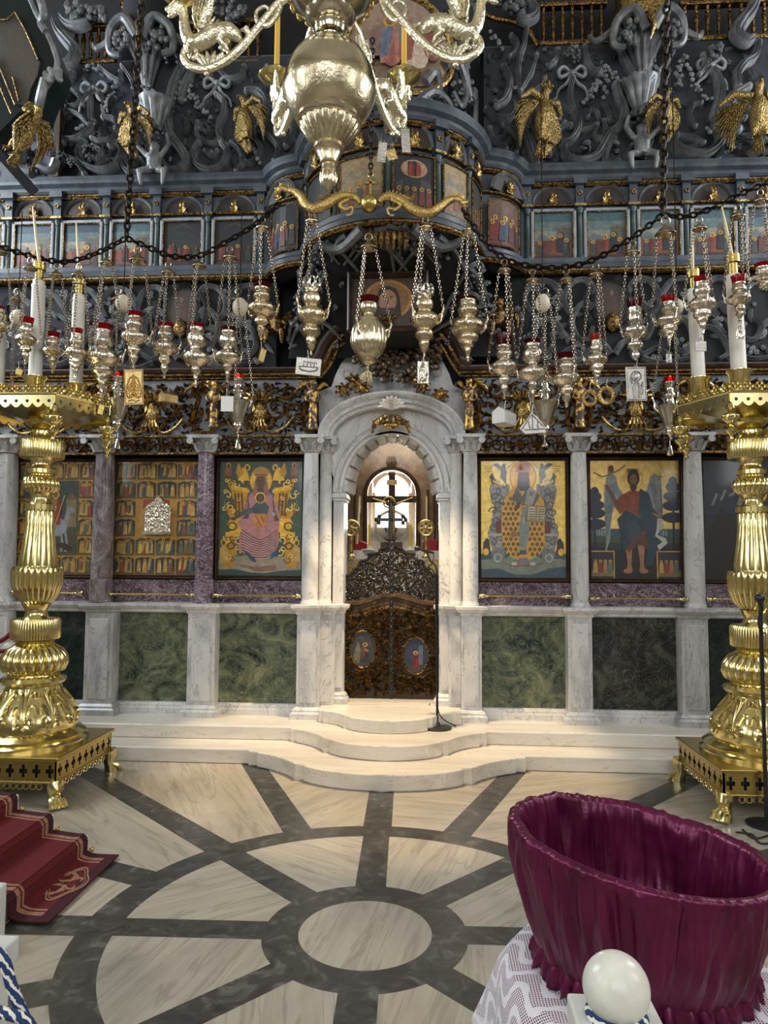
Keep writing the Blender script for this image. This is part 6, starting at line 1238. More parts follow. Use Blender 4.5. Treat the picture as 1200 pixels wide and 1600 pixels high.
# ================================================================== hanging oil lamps
PROF = {
 'A': [(0,0),(.12,.01),(.17,.04),(.08,.07),(.14,.1),(.3,.17),(.34,.21),(.24,.26),(.3,.28),(.5,.33),(.5,.38),(.36,.43),(.42,.45),(.8,.51),(1,.58),(.96,.65),(.66,.72),(.44,.755),(.5,.78),(.62,.83),(.6,.89),(.48,.93),(.56,.96),(.58,1)],
 'B': [(0,0),(.1,.01),(.16,.05),(.1,.08),(.16,.12),(.2,.17),(.16,.2),(.3,.24),(.4,.28),(.34,.33),(.4,.36),(.86,.42),(1,.49),(.92,.55),(.6,.6),(.42,.64),(.42,.67),(.66,.73),(.74,.8),(.68,.88),(.5,.93),(.56,.96),(.55,1)],
 'C': [(0,0),(.08,.01),(.1,.05),(.2,.08),(.3,.14),(.4,.2),(.36,.24),(.44,.27),(.64,.33),(.62,.38),(.5,.43),(.56,.46),(.92,.53),(1,.6),(.86,.67),(.54,.72),(.5,.75),(.62,.8),(.62,.88),(.5,.93),(.54,.97),(.58,1)],
 'T': [(0,0),(.1,.01),(.14,.06),(.08,.09),(.18,.12),(.24,.2),(.34,.22),(.4,.3),(.6,.33),(.66,.37),(.6,.42),(.66,.46),(.94,.52),(1,.58),(.9,.64),(.6,.7),(.46,.74),(.6,.79),(.64,.84),(.52,.9),(.5,.96),(.5,1)],
 'G': [(0,0),(.2,.01),(.38,.04),(.46,.09),(.5,.11),(.55,.12),(.8,.2,.05,26),(.95,.3,.07,26),(1,.39,.07,26),(.98,.5,.07,26),(.9,.6,.06,26),(.76,.68,.04,26),(.66,.72),(.64,.74),(.4,.77),(.35,.81),(.5,.87),(.56,.93),(.52,1)],
 'F': [(0,0),(.16,.01),(.3,.03),(.36,.12),(.24,.17),(.3,.19),(.62,.24),(.66,.3),(.5,.36),(.44,.4),(.48,.42),(.86,.47),(.96,.52),(1,.57),(.9,.62),(.6,.67),(.52,.7),(.6,.74),(.62,.84),(.55,.92),(.6,.96),(.6,1)],
 'U': [(0,0),(.08,.01),(.14,.05),(.3,.08),(.4,.13),(.34,.17),(.46,.2),(.5,.26),(.62,.34),(.8,.44),(1.0,.56),(1.02,.58),(.5,.6),(.36,.64),(.34,.7),(.5,.74),(.5,.78),(.34,.82),(.3,.9),(.42,.96),(.44,1)]}
def lamp(cx, yt, yg, yb, hw, cpx, cpy, typ, Y, lab, glass='dark_red_glass', mat='silver', grp='hanging silver oil lamps', chains=3, crown=False, ang=.5, tilt=0, tassel=0, capr=None):
    zt, zg, zb = W(cx, yt, Y).z, W(cx, yg, Y).z, W(cx, yb, Y).z; X0 = W(cx, (yt+yb)/2, Y).x; r = ms(hw, Y); H_ = zg-zb
    o = Vector((X0, Y, zb)); L = thing('oil_lamp', lab, 'lamp', o, grp); R0 = rx(0) if not tilt else ry(tilt)
    b = MB(); pr = [(p[0]*r, p[1]*H_, *p[2:]) for p in PROF[typ]]; fine = []
    for p, q in zip(pr, pr[1:]):
        fine.append(p)
        if len(p) == 2 and len(q) == 2 and q[1]-p[1] > .02: fine.append(((p[0]+q[0])/2+r*.02, (p[1]+q[1])/2))
    fine.append(pr[-1]); b.lathe(fine, 78 if typ == 'G' else 28, o, R0)
    for z_, rr_ in ((.0, .1),): b.ball(o, r*.1, 8)
    b.build('bowl', M[mat], L)
    rg = pr[-1][0]; g = MB()
    if crown:
        for k in range(9):
            a = TAU*k/9; c = o+Vector((rg*1.02*cos(a), rg*1.02*sin(a), H_+(zt-zg)*.48)); t_ = Vector((-sin(a), cos(a), 0)); g.tube([c+t_*rg*.3*cos(q)+Vector((0, 0, (zt-zg)*.5*sin(q))) for q in [TAU*i/10 for i in range(10)]], r*.06, 5, closed=True)
        g.lathe([(rg*1.05, H_-.004), (rg*1.1, H_+.006), (rg*1.02, H_+.012)], 18, o); g.build('pierced_crown', M['silver_plain'], L)
    else:
        hg = zt-zg; g.lathe([(0, H_-hg*.4), (rg*.8, H_-hg*.3), (rg*.92, H_), (rg*1.1, H_+hg, .03, 14), (rg*1.04, H_+hg), (rg*.86, H_+.002), (0, H_-hg*.1)], 28, o, R0); g.build('glass_cup', M[glass], L)
    # cap with ring
    cp = W(cpx, cpy, Y); cr = ms(capr or 11, Y); b = MB(); b.lathe([(cr*1.0, 0), (cr*1.02, .004), (cr*.7, cr*.45), (cr*.3, cr*.75), (cr*.16, cr*1.0), (0, cr*1.05)], 20, cp); b.lathe([(cr*.98, .001), (cr*.6, cr*.36), (0, cr*.6)], 20, cp)
    cap = b.build('cap', M['silver_warm' if mat == 'silver_warm' else 'old_silver'], L); b = MB(); b.tube([cp+Vector((cr*.42*cos(a), 0, cr*1.42+cr*.42*sin(a))) for a in [TAU*i/14 for i in range(14)]], cr*.09, 6, closed=True); b.build('ring', M['chain_silver'], cap)
    zw = max(p[1] for p in pr if p[0] > r*.97)
    for k in range(chains):
        a = ang+TAU*k/chains; d = Vector((cos(a), sin(a), 0)); e = o+d*r*1.26+Vector((0, 0, zw+H_*.16)); b = MB()
        b.tube(crv([o+d*r*.84+Vector((0, 0, zw-H_*.1)), o+d*r*1.12+Vector((0, 0, zw-H_*.04)), o+d*r*1.18+Vector((0, 0, zw+H_*.06)), e+d*r*.06, e+d*r*.0+Vector((0, 0, .012))], 4), lambda t: r*(.09-.03*t), 6)
        b.tube([o+d*r*(1.12+.12*cos(q))+Vector((0, 0, zw+H_*.04+r*.14*sin(q))) for q in [TAU*i/9 for i in range(9)]], r*.045, 5, closed=True); b.build('bracket', M[mat], L)
        b = MB(); tp = cp+d*cr*.8; ln = (tp-e).length
        if typ in 'TC' or hw % 2 < 1: b.chainline([e+Vector((0, 0, .01)), tp], .028, .0026, bead=.008)
        else: b.chainline([e+Vector((0, 0, .01)), tp], .026, .0025)
        b.build('chain', M['chain_silver'], L)
    if tassel:
        b = MB(); zt_ = zb-ms(tassel*.35, Y); b.tube([o, Vector((X0, Y, zt_))], .003, 5)
        for k in range(26): a = RND.uniform(0, TAU); q = RND.uniform(.2, 1); b.tube([Vector((X0, Y, zt_)), Vector((X0+cos(a)*.055*q, Y+sin(a)*.055*q, zt_-.03)), Vector((X0+cos(a)*.07*q, Y+sin(a)*.07*q, zb-ms(tassel, Y)*(1.15-.3*q)))], .005, 4)
        b.build('tassel', M['tassel'], L)
    return L
M['old_silver'] = metal('old_silver', sRGB(176, 160, 130), .3, .2, 40)
LAMPS = [
 (-4, 480, 484, 546, 17, 2, 396, 'A', 5.0, 'silver oil lamp cut off by the left edge beside an ostrich egg', 'red_glass', 'silver'),
 (41, 497, 507, 567, 17, 47, 421, 'A', 4.80, 'silver lamp with red glass hanging in front of the tallest left candle', 'red_glass', 'silver'),
 (83, 520, 528, 582, 17, 88, 432, 'A', 5.0, 'small silver lamp hanging in the gap between the two white left candles', 'red_glass', 'silver'),
 (119, 514, 522, 592, 17, 123, 432, 'T', 4.9, 'narrow silver lamp hanging in front of the second left candle', 'red_glass', 'silver'),
 (161, 508, 517, 616, 26.5, 167, 413, 'T', 5.0, 'wide embossed silver lamp with red glass just right of the left candles', 'red_glass', 'silver'),
 (210, 489, 496, 574, 21, 215, 409, 'A', 5.0, 'silver lamp under the egg right of the left candles, above the plaque of two lungs', 'red_glass', 'silver'),
 (258, 506, 512, 590, 20, 263, 428, 'A', 5.1, 'silver lamp in front of the left portrait medallion, above a tiny metal house', 'red_glass', 'silver'),
 (307, 507, 513, 604, 21.5, 311, 417, 'B', 5.0, 'silver lamp of two equal bulbs just right of the left portrait medallion', 'red_glass', 'silver'),
 (356, 512, 518, 596, 21, 359, 404, 'B', 5.0, 'silver lamp above the small blank white plate', 'dark_red_glass', 'silver'),
 (409, 444, 451, 530, 22.5, 410, 358, 'A', 5.0, 'silver lamp with a small yellow box hanging below, left of the pierced crown lamp', 'dark_red_glass', 'silver_warm'),
 (487, 435, 451, 553, 23.5, 487, 348, 'C', 5.0, 'tall silver lamp with pierced white crown rim left of the fluted lamp', None, 'silver_warm'),
 (576, 465, 475, 570, 27.5, 576, 389, 'G', 4.95, 'large fluted urn lamp with a cream tassel hanging in the centre', 'dark_red_glass', 'silver_fluted'),
 (663, 447, 461, 556, 23.5, 665, 358, 'C', 5.0, 'tall silver lamp with pierced white crown rim right of the fluted lamp', None, 'silver_warm'),
 (731, 466, 470, 563, 26, 732, 362, 'T', 5.05, 'pierced conical pale silver lamp with scroll handles right of the arch', 'dark_red_glass', 'silver_warm'),
 (788, 522, 541, 622, 20.5, 788, 424, 'A', 5.0, 'silver lamp with tall dark red glass above the hanging marble box', 'dark_red_glass', 'silver'),
 (832, 531, 538, 627, 22, 832, 440, 'B', 5.0, 'silver lamp with shallow dark glass above the sailing ship plaque', 'dark_red_glass', 'silver'),
 (885, 553, 562, 635, 22, 885, 439, 'A', 5.0, 'lowest silver lamp of the right row, left of the two wreaths', 'dark_red_glass', 'silver'),
 (932, 522, 533, 600, 17, 931, 431, 'T', 5.0, 'slim silver lamp with amber glass above two small wreaths', 'amber_glass', 'silver'),
 (992, 468, 482, 562, 18.5, 989, 396, 'F', 4.9, 'polished silver lamp of stacked bulbs above the rectangular saint plaque', 'dark_red_glass', 'silver_plain'),
 (1045, 462, 473, 539, 19.5, 1040, 367, 'T', 4.9, 'fluted pierced silver lamp in front of a small egg, left of the right candles', 'red_glass', 'silver'),
 (1097, 433, 442, 521, 20.5, 1093, 359, 'T', 4.8, 'embossed silver lamp in front of the left of the two right candles', 'red_glass', 'silver'),
 (1155, 431, 443, 503, 17.5, 1153, 340, 'A', 4.8, 'smooth silver lamp in front of the thicker right candle', 'red_glass', 'silver'),
 (1192, 412, 418, 452, 17, 1188, 316, 'F', 4.9, 'silver lamp cut off by the right edge above the right candlestick', 'red_glass', 'silver'),
 (25, 604, 610, 650, 11, 26, 470, 'F', 5.35, 'small silver lamp with bright red glass behind the left candlestick tray', 'red_glass', 'silver_plain'),
 (184, 583, 589, 674, 20, 185, 470, 'U', 5.8, 'plain polished urn lamp with red glass behind the plaque of two lungs', 'red_glass', 'silver_plain'),
 (372, 586, 592, 676, 19, 372, 470, 'U', 5.8, 'plain polished urn lamp behind the white plate over the throne icon', 'amber_glass', 'silver_plain'),
 (851, 584, 590, 682, 21, 852, 470, 'U', 5.8, 'plain polished urn lamp behind the sailing ship plaque over the bishop icon', 'red_glass', 'silver_plain'),
 (1047, 590, 597, 686, 19, 1048, 480, 'U', 5.8, 'plain polished urn lamp over the winged saint icon beside the right candles', 'red_glass', 'silver_plain')]
for i, q in enumerate(LAMPS):
    lamp(*q, grp='hanging silver oil lamps' if q[7] != 'U' else 'plain silver urn lamps', crown=q[10] is None, ang=.35+.5*(i*.618 % 1) if q[7] not in 'CG' else -.15+(.2 if i % 2 else 0), tassel=26 if q[7] == 'G' else 0, capr=16 if q[0] == 1045 else (14 if q[0] in (210, 576) else 11), **({'chains': 3}))
    if q[7] == 'U' or q[0] == 25:
        o = W(q[0], q[1]+1, q[8]); b = MB(); b.ball(o+Vector((0, 0, .0)), (.016, .016, .02), 8); f_ = b.build('oil_flame', M['flame'], None); tag(f_, 'tiny red flame in the %s' % ['small lamp behind the left candlestick tray', 'urn lamp behind the plaque of two lungs', 'urn lamp behind the white plate', 'urn lamp behind the sailing ship plaque', 'urn lamp over the winged saint icon'][[25, 184, 372, 851, 1047].index(q[0])], 'flame')
for (px, py, h, lab) in ((184, 676, 26, 'behind the plaque of two lungs'), (372, 678, 24, 'over the throne icon'), (851, 684, 14, 'over the bishop icon'), (1047, 688, 24, 'over the winged saint icon')):
    a, c = W(px, py, 5.8), W(px, py+h, 5.8); b = MB(); b.tube([a, a.lerp(c, .3)], .004, 5); b.lathe([(0, 0), (.022, .0), (.03, .01), (.016, ms(h, 5.8)*.6), (.008, ms(h, 5.8)*.7), (0, ms(h, 5.8)*.72)], 10, c); tag(b.build('hanging_weight', M['silver_plain'], None), 'small tapering metal weight under the urn lamp %s' % lab, 'weight')
# --- iron swag chains and long drops
def ironchain(pts, Y, lab, size=.075, wire=.011, mat='iron'):
    b = MB(); b.chainline([W(x, y, Y) for x, y in pts], size, wire); tag(b.build('iron_chain', M[mat], None), lab, 'chain')
ironchain([(224, -40), (197, 372)], 5.0, 'long dark iron chain dropping from above on the left')
ironchain([(1043, -40), (1035, 336)], 5.0, 'long dark iron chain dropping from above on the right')
ironchain([tuple(q) for q in crv([(197, 372), (233, 387), (267, 400), (310, 400), (350, 380), (400, 350), (436, 318)], 4)], 5.0, 'iron swag chain from the left drop towards the gilded dragons', .06, .008)
ironchain([tuple(q) for q in crv([(197, 372), (150, 396), (100, 409), (40, 398), (-40, 370)], 4)], 5.0, 'iron swag chain from the left drop out past the left edge', .06, .008)
ironchain([tuple(q) for q in crv([(1035, 336), (990, 370), (930, 405), (880, 418), (830, 416), (788, 404), (756, 376), (722, 326)], 4)], 5.0, 'iron swag chain from the right drop towards the gilded dragons', .06, .008)
ironchain([tuple(q) for q in crv([(1035, 336), (1075, 338), (1120, 322), (1160, 302), (1240, 270)], 4)], 5.0, 'iron swag chain from the right drop out past the right edge', .06, .008)
ironchain([(582, 60), (579, 272)], 5.0, 'dark chain holding up the gilded double dragon', .05, .007)
# hooks from swag to caps are short links on the lamps
for (cx, cy) in ((26, 470), (185, 470), (372, 470), (852, 470), (1048, 480)):
    pass
# --- ostrich eggs
for px, py, rx_, rz_, Y, lab in ((28, 497, 12.5, 14, 5.2, 'cream ostrich egg hanging left of the tallest left candle'), (193, 474, 13, 14.5, 5.2, 'cream ostrich egg hanging beside the silver lamp right of the left candles'), (375, 480, 12, 15.5, 5.2, 'cream ostrich egg hanging left of the small yellow box'), (848, 474, 11.5, 15, 5.3, 'cream ostrich egg hanging right of the central lamps before the right frieze'), (1058, 480, 10, 13, 5.2, 'ostrich egg half hidden by the fluted pierced lamp')):
    p = W(px, py, Y); E_ = thing('ostrich_egg', lab, 'egg', p, 'hanging ostrich eggs'); b = MB(); b.ball(p, (ms(rx_, Y), ms(rx_, Y), ms(rz_, Y)), 24); b.build('shell', M['egg'], E_)
    b = MB(); t_ = p+Vector((0, 0, ms(rz_, Y))); b.tube([t_-Vector((0, 0, .004)), t_+Vector((0, 0, .02))], .014, 8); b.tube([t_, Vector((p.x, Y, W(px, -40 if px in (848, 1058) else 330, Y).z))], .004, 5); b.build('cord', M['iron'], E_)
# --- votive offerings
def votive(name, px, py, w, h, Y, lab, mat, kind, tilt=0, up=None):
    p = W(px, py, Y); w, h = ms(w, Y), ms(h, Y); V = thing(name, lab, 'votive', p); Q = tr(*p)@ry(tilt)@rz(.12); b = MB()
    ol = [(-w/2, -h/2), (w/2, -h/2), (w/2, h/2), (-w/2, h/2)]
    if kind == 'ship': ol = [(-w*.5, -h*.2), (-w*.3, -h*.5), (w*.5, -h*.5), (w*.42, -h*.1), (w*.22, h*.3), (.02*w, h*.5), (-w*.2, h*.15)]
    if kind == 'box':
        ol = [(-w/2, -h/2), (w/2, -h/2), (w/2, h*.2), (0, h/2), (-w/2, h*.2)]; Q = tr(*p)@rz(-.6); b.prism(ol, -w*.9, w*.9, M=Q@rx(0))
    elif kind == 'cube': b.box((-w/2, -w/2, -h/2), (w/2, w/2, h/2), M=tr(*p)@rz(.6)@ry(.25))
    elif kind != 'wreath': b.prism(ol, -.004, .004, M=Q)
    if kind != 'wreath': bevel(b.build('plate', M[mat], V, False), .0025, 2)
    b = MB(); Mq = Q@tr(0, -.004, 0)
    if kind == 'lungs':
        for s_ in (-1, 1):
            b.stroke([(s_*q.x*w, q.y*h) for q in crv([(.05, .3), (.22, .22), (.36, -.05), (.34, -.26), (.2, -.3), (.08, -.24), (.06, 0), (.05, .3)], 5)], .006, .008, Mq)
            for k in range(4): b.stroke([(s_*.07*w, h*(.15-.1*k)), (s_*.2*w, h*(.06-.1*k)), (s_*.28*w, h*(-.04-.08*k))], .004, .006, Mq)
        b.stroke([(0, .36*h), (0, -.28*h)], .005, .008, Mq); b.stroke([(-w*.3, -h*.4), (-w*.1, -h*.36), (w*.1, -h*.42), (w*.3, -h*.37)], .005, .006, Mq)
    if kind in ('saint', 'lungs', 'card'): b.stroke([(-w*.45, -h*.46), (w*.45, -h*.46), (w*.45, h*.46), (-w*.45, h*.46), (-w*.45, -h*.46)], .004, .006, Mq)
    if kind == 'saint':
        b.stroke([(-w*.1, -h*.4), (-w*.12, -h*.1), (w*.02, h*.12), (w*.16, -h*.1), (w*.12, -h*.4)], .012, .012, Mq); b.ball(Mq@Vector((0, -.004, h*.22)), (.02, .008, .024), 8); b.stroke([(w*.24*cos(a), h*.22+w*.24*sin(a)) for a in [TAU*i/14 for i in range(15)]], .004, .008, Mq); b.stroke([(-w*.2, h*.0), (-w*.3, h*.14), (-w*.2, h*.28)], .006, .01, Mq); b.stroke([(w*.2, -h*.1), (w*.3, h*.05), (w*.26, -h*.3)], .008, .01, Mq)
    if kind == 'ship':
        for a, c in (((-.3, -.3), (.45, -.32)), ((0, -.3), (.04, .42)), ((-.4, -.25), (.02, .4)), ((.04, .4), (.4, -.2)), ((.2, -.3), (.22, .1)), ((-.1, -.25), (-.14, .1))): b.stroke([(a[0]*w, a[1]*h), ((a[0]+c[0])/2*w, (a[1]+c[1])/2*h), (c[0]*w, c[1]*h)], .004, .006, Mq)
    if kind == 'boat':
        b.stroke([(q.x*w, q.y*h) for q in crv([(-.36, .0), (-.3, -.2), (0, -.27), (.3, -.2), (.38, 0)], 5)], .006, .008, Mq); b.stroke([(-w*.38, -h*.02), (w*.38, -h*.02)], .004, .006, Mq)
        for k in range(4): u = -.2+.14*k; b.stroke([(u*w, 0), (u*w, h*.3), ((u+.1)*w, h*.2)], .004, .006, Mq)
    if kind == 'wreath':
        b.tube([Mq@Vector((w*.42*cos(a), 0, h*.42*sin(a))) for a in [TAU*i/24 for i in range(24)]], ms(3.2, Y), 8, closed=True)
        for k in range(18): a = TAU*k/18; b.tube([Mq@Vector((w*.36*cos(a), -.01, h*.36*sin(a))), Mq@Vector((w*.5*cos(a+.18), -.014, h*.5*sin(a+.18)))], .006, 4)
    if kind == 'bell': b.lathe([(0, -h*.4), (w*.3, -h*.4), (w*.42, -h*.1), (w*.3, h*.2), (w*.1, h*.45)], 14, p)
    if b.v: b.build('relief' if kind != 'wreath' else 'wreath', M[mat], V)
    b = MB(); t_ = p+Vector((0, 0, h*.46)); b.tube([t_, W(px+(2 if px > 600 else -1), up or (py-h/ms(1, Y)/2-12), Y)], .0025, 5); b.tube([t_+Vector((.012*cos(a), 0, .01+.012*sin(a))) for a in [TAU*i/8 for i in range(8)]], .003, 4, closed=True); b.build('thread', M['chain_silver'], V)
M['votive_gold'] = metal('votive_gold', sRGB(214, 186, 126), .35, .35, 50)
M['votive_silver'] = metal('votive_silver', sRGB(196, 192, 186), .42, .35, 50)
votive('votive_plaque', 209, 605, 31, 58, 4.95, 'gilt metal plaque embossed with two lungs below a silver lamp', 'votive_gold', 'lungs', -.05)
votive('votive_house', 263, 621, 15, 18, 5.1, 'tiny pale metal house hanging in front of the gilded frieze', 'votive_gold', 'box')
votive('votive_plate', 355, 631, 20, 25, 4.95, 'small blank white metal plate hanging below a silver lamp', 'white_leather', 'plain')
votive('votive_plaque', 482, 573, 40, 28, 4.95, 'silver plaque embossed with a boat, hanging left of the arch', 'votive_silver', 'boat', .08)
votive('votive_box', 409, 556, 9, 22, 5.0, 'small yellow metal box hanging under a lamp left of the arch', 'votive_gold', 'cube')
votive('votive_box', 788, 651, 22, 26, 4.95, 'greyish marble gabled box hanging over the bishop icon', 'post_marble', 'box')
votive('votive_ship', 831, 661, 42, 34, 4.9, 'silver sailing ship plaque hanging tilted over the bishop icon', 'votive_silver', 'ship', -.1)
votive('votive_wreath', 921, 622, 25, 25, 5.0, 'left of two small cream wreaths hanging over the icon column', 'votive_gold', 'wreath')
votive('votive_wreath', 947, 618, 26, 28, 4.98, 'right of two small cream wreaths hanging over the icon column', 'votive_gold', 'wreath')
votive('votive_plaque', 994, 600, 32, 54, 4.85, 'rectangular silver plaque with a saint in relief above the winged saint icon', 'votive_silver', 'saint', -.03)
votive('votive_plate', 1095, 541, 17, 16, 4.75, 'small square silver plate before the left of the right candles', 'votive_silver', 'plain')
votive('votive_bell', 1157, 522, 14, 16, 4.78, 'small silver bell under the smooth lamp before the thicker right candle', 'silver', 'bell')
votive('votive_star', 1045, 560, 9, 14, 4.88, 'small silver star pendant under the fluted pierced lamp', 'votive_silver', 'bell')
votive('votive_tag', 158, 640, 9, 16, 5.0, 'small brown metal tag hanging beside the left candlestick tray', 'old_brass', 'plain', .2)
votive('votive_box', 30, 582, 10, 10, 5.1, 'small dark metal box hanging behind the left candles', 'old_brass', 'cube')
votive('votive_plaque', 597, 238, 14, 34, 4.2, 'left crumpled metal plaque dangling under the rear dragon arm', 'votive_silver', 'plain', .1)
votive('votive_plaque', 634, 220, 14, 40, 4.25, 'right pale metal plaque dangling behind the rear dragon arm', 'votive_silver', 'plain', -.06)
votive('votive_plaque', 612, 242, 16, 18, 4.15, 'smallest metal plaque dangling lowest under the rear dragon arm', 'votive_gold', 'plain', -.3)
votive('votive_cluster', 661, 582, 18, 36, 4.95, 'leafy dark silver pendant under the lamp right of the centre', 'silver', 'bell')
# --- gilded double dragon with orb and cross
DB = thing('double_dragon', 'gilded pair of serpents with an orb and cross holding the central lamps', 'dragon hanger', W(577, 318, 5.0))
c = W(577, 318, 5.0); b = MB(); b.ball(c, ms(14.5, 5), 24); b.build('orb', M['old_brass'], DB)
b = MB(); cz = lambda y: W(579, y, 5.0); a0, a1 = cz(304), cz(276); w = ms(1.8, 5); b.box((a0.x-w, 5-w, a0.z), (a0.x+w, 5+w, a1.z)); zc = cz(286).z; b.box((a0.x-ms(9, 5), 5-w, zc-w), (a0.x+ms(9, 5), 5+w, zc+w))
for d in ((-9, 286), (9, 286), (0, 278)): b.ball(W(579+d[0], d[1], 5.0), ms(3, 5), 8)
b.tube([cz(273)+Vector((ms(4, 5)*cos(a), 0, ms(4, 5)*sin(a))) for a in [TAU*i/12 for i in range(12)]], .006, 6, closed=True); b.build('cross', M['brass'], DB, False)
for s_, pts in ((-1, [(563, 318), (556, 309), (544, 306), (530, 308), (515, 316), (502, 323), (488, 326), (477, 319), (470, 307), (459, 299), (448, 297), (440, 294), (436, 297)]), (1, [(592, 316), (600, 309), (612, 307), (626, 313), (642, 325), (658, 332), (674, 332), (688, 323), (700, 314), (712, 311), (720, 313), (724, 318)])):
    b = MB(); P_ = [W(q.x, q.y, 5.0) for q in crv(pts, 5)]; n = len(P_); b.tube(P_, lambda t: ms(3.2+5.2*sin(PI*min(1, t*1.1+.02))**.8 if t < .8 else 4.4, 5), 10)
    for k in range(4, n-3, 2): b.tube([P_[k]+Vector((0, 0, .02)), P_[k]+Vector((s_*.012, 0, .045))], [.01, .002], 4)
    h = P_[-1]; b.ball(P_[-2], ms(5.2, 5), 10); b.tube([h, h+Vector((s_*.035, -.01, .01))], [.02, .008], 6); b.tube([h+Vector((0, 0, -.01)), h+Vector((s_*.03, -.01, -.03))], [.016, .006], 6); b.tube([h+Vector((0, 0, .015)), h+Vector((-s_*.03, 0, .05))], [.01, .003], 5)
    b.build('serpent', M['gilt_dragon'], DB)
    b = MB(); q0 = W(545 if s_ < 0 else 612, 312, 4.98); lp = [(0, 0), (-s_*14, 8), (-s_*6, 16), (s_*6, 14), (s_*4, 24), (-s_*4, 26)]; b.tube(crv([q0+Vector((ms(x, 5)*-1, 0, -ms(y, 5))) for x, y in lp], 5), lambda t: .014*(1.2-t*.7), 7); b.build('tail_loop', M['gilt_dragon'], DB)
    b = MB(); q0 = W(500 if s_ < 0 else 642, 312, 5.0); 
    for k in range(5): b.tube([q0+Vector((-s_*.0+.0*k, .0, 0)), q0+Vector((s_*(.01-.03*k), .03, .04+.004*k)), q0+Vector((s_*(.02-.05*k), .05, .07-.008*k))], [.012, .014, .004], 5, flat=.5)
    b.build('wing', M['gilt_dragon'], DB)
# ================================================================== chandelier
YH = 3.6; HC = Vector((W(515, 138, YH).x, YH, 0)); k3 = YH/FPX
CH = thing('chandelier', 'large silver chandelier with a globe, dragons and candle arms hanging at the top', 'chandelier', (HC.x, YH, W(515, 287, YH).z))
zz = lambda y: W(515, y, YH).z
def cl(name, prof, mat, n=48): b = MB(); b.lathe([(r*k3, zz(y), *e) for r, y, *e in prof], n, HC); return b.build(name, M[mat], CH)
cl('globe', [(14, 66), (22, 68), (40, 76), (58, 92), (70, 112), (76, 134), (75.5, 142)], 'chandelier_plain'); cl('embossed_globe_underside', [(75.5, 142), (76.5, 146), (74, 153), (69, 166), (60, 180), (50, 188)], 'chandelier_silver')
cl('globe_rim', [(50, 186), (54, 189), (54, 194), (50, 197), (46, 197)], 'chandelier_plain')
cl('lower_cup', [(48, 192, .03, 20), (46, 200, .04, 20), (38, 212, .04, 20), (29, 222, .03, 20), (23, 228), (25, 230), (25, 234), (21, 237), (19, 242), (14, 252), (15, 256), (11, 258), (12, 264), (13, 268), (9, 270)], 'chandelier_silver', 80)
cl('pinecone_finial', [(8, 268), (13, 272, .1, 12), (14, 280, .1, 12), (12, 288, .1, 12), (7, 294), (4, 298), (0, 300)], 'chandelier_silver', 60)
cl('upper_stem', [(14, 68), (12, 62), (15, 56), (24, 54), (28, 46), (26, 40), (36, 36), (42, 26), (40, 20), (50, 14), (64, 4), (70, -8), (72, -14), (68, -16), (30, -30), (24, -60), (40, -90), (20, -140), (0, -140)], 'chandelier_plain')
b = MB()
for k in range(22): a = TAU*k/22; b.tube([HC+Vector((70*k3*cos(a)+6*k3*cos(q)*-sin(a), 70*k3*sin(a)+6*k3*cos(q)*cos(a), zz(-4)+6*k3*sin(q))) for q in [TAU*i/10 for i in range(10)]], 2*k3, 6, closed=True)
b.build('pierced_gallery', M['gilt_dragon'], CH)
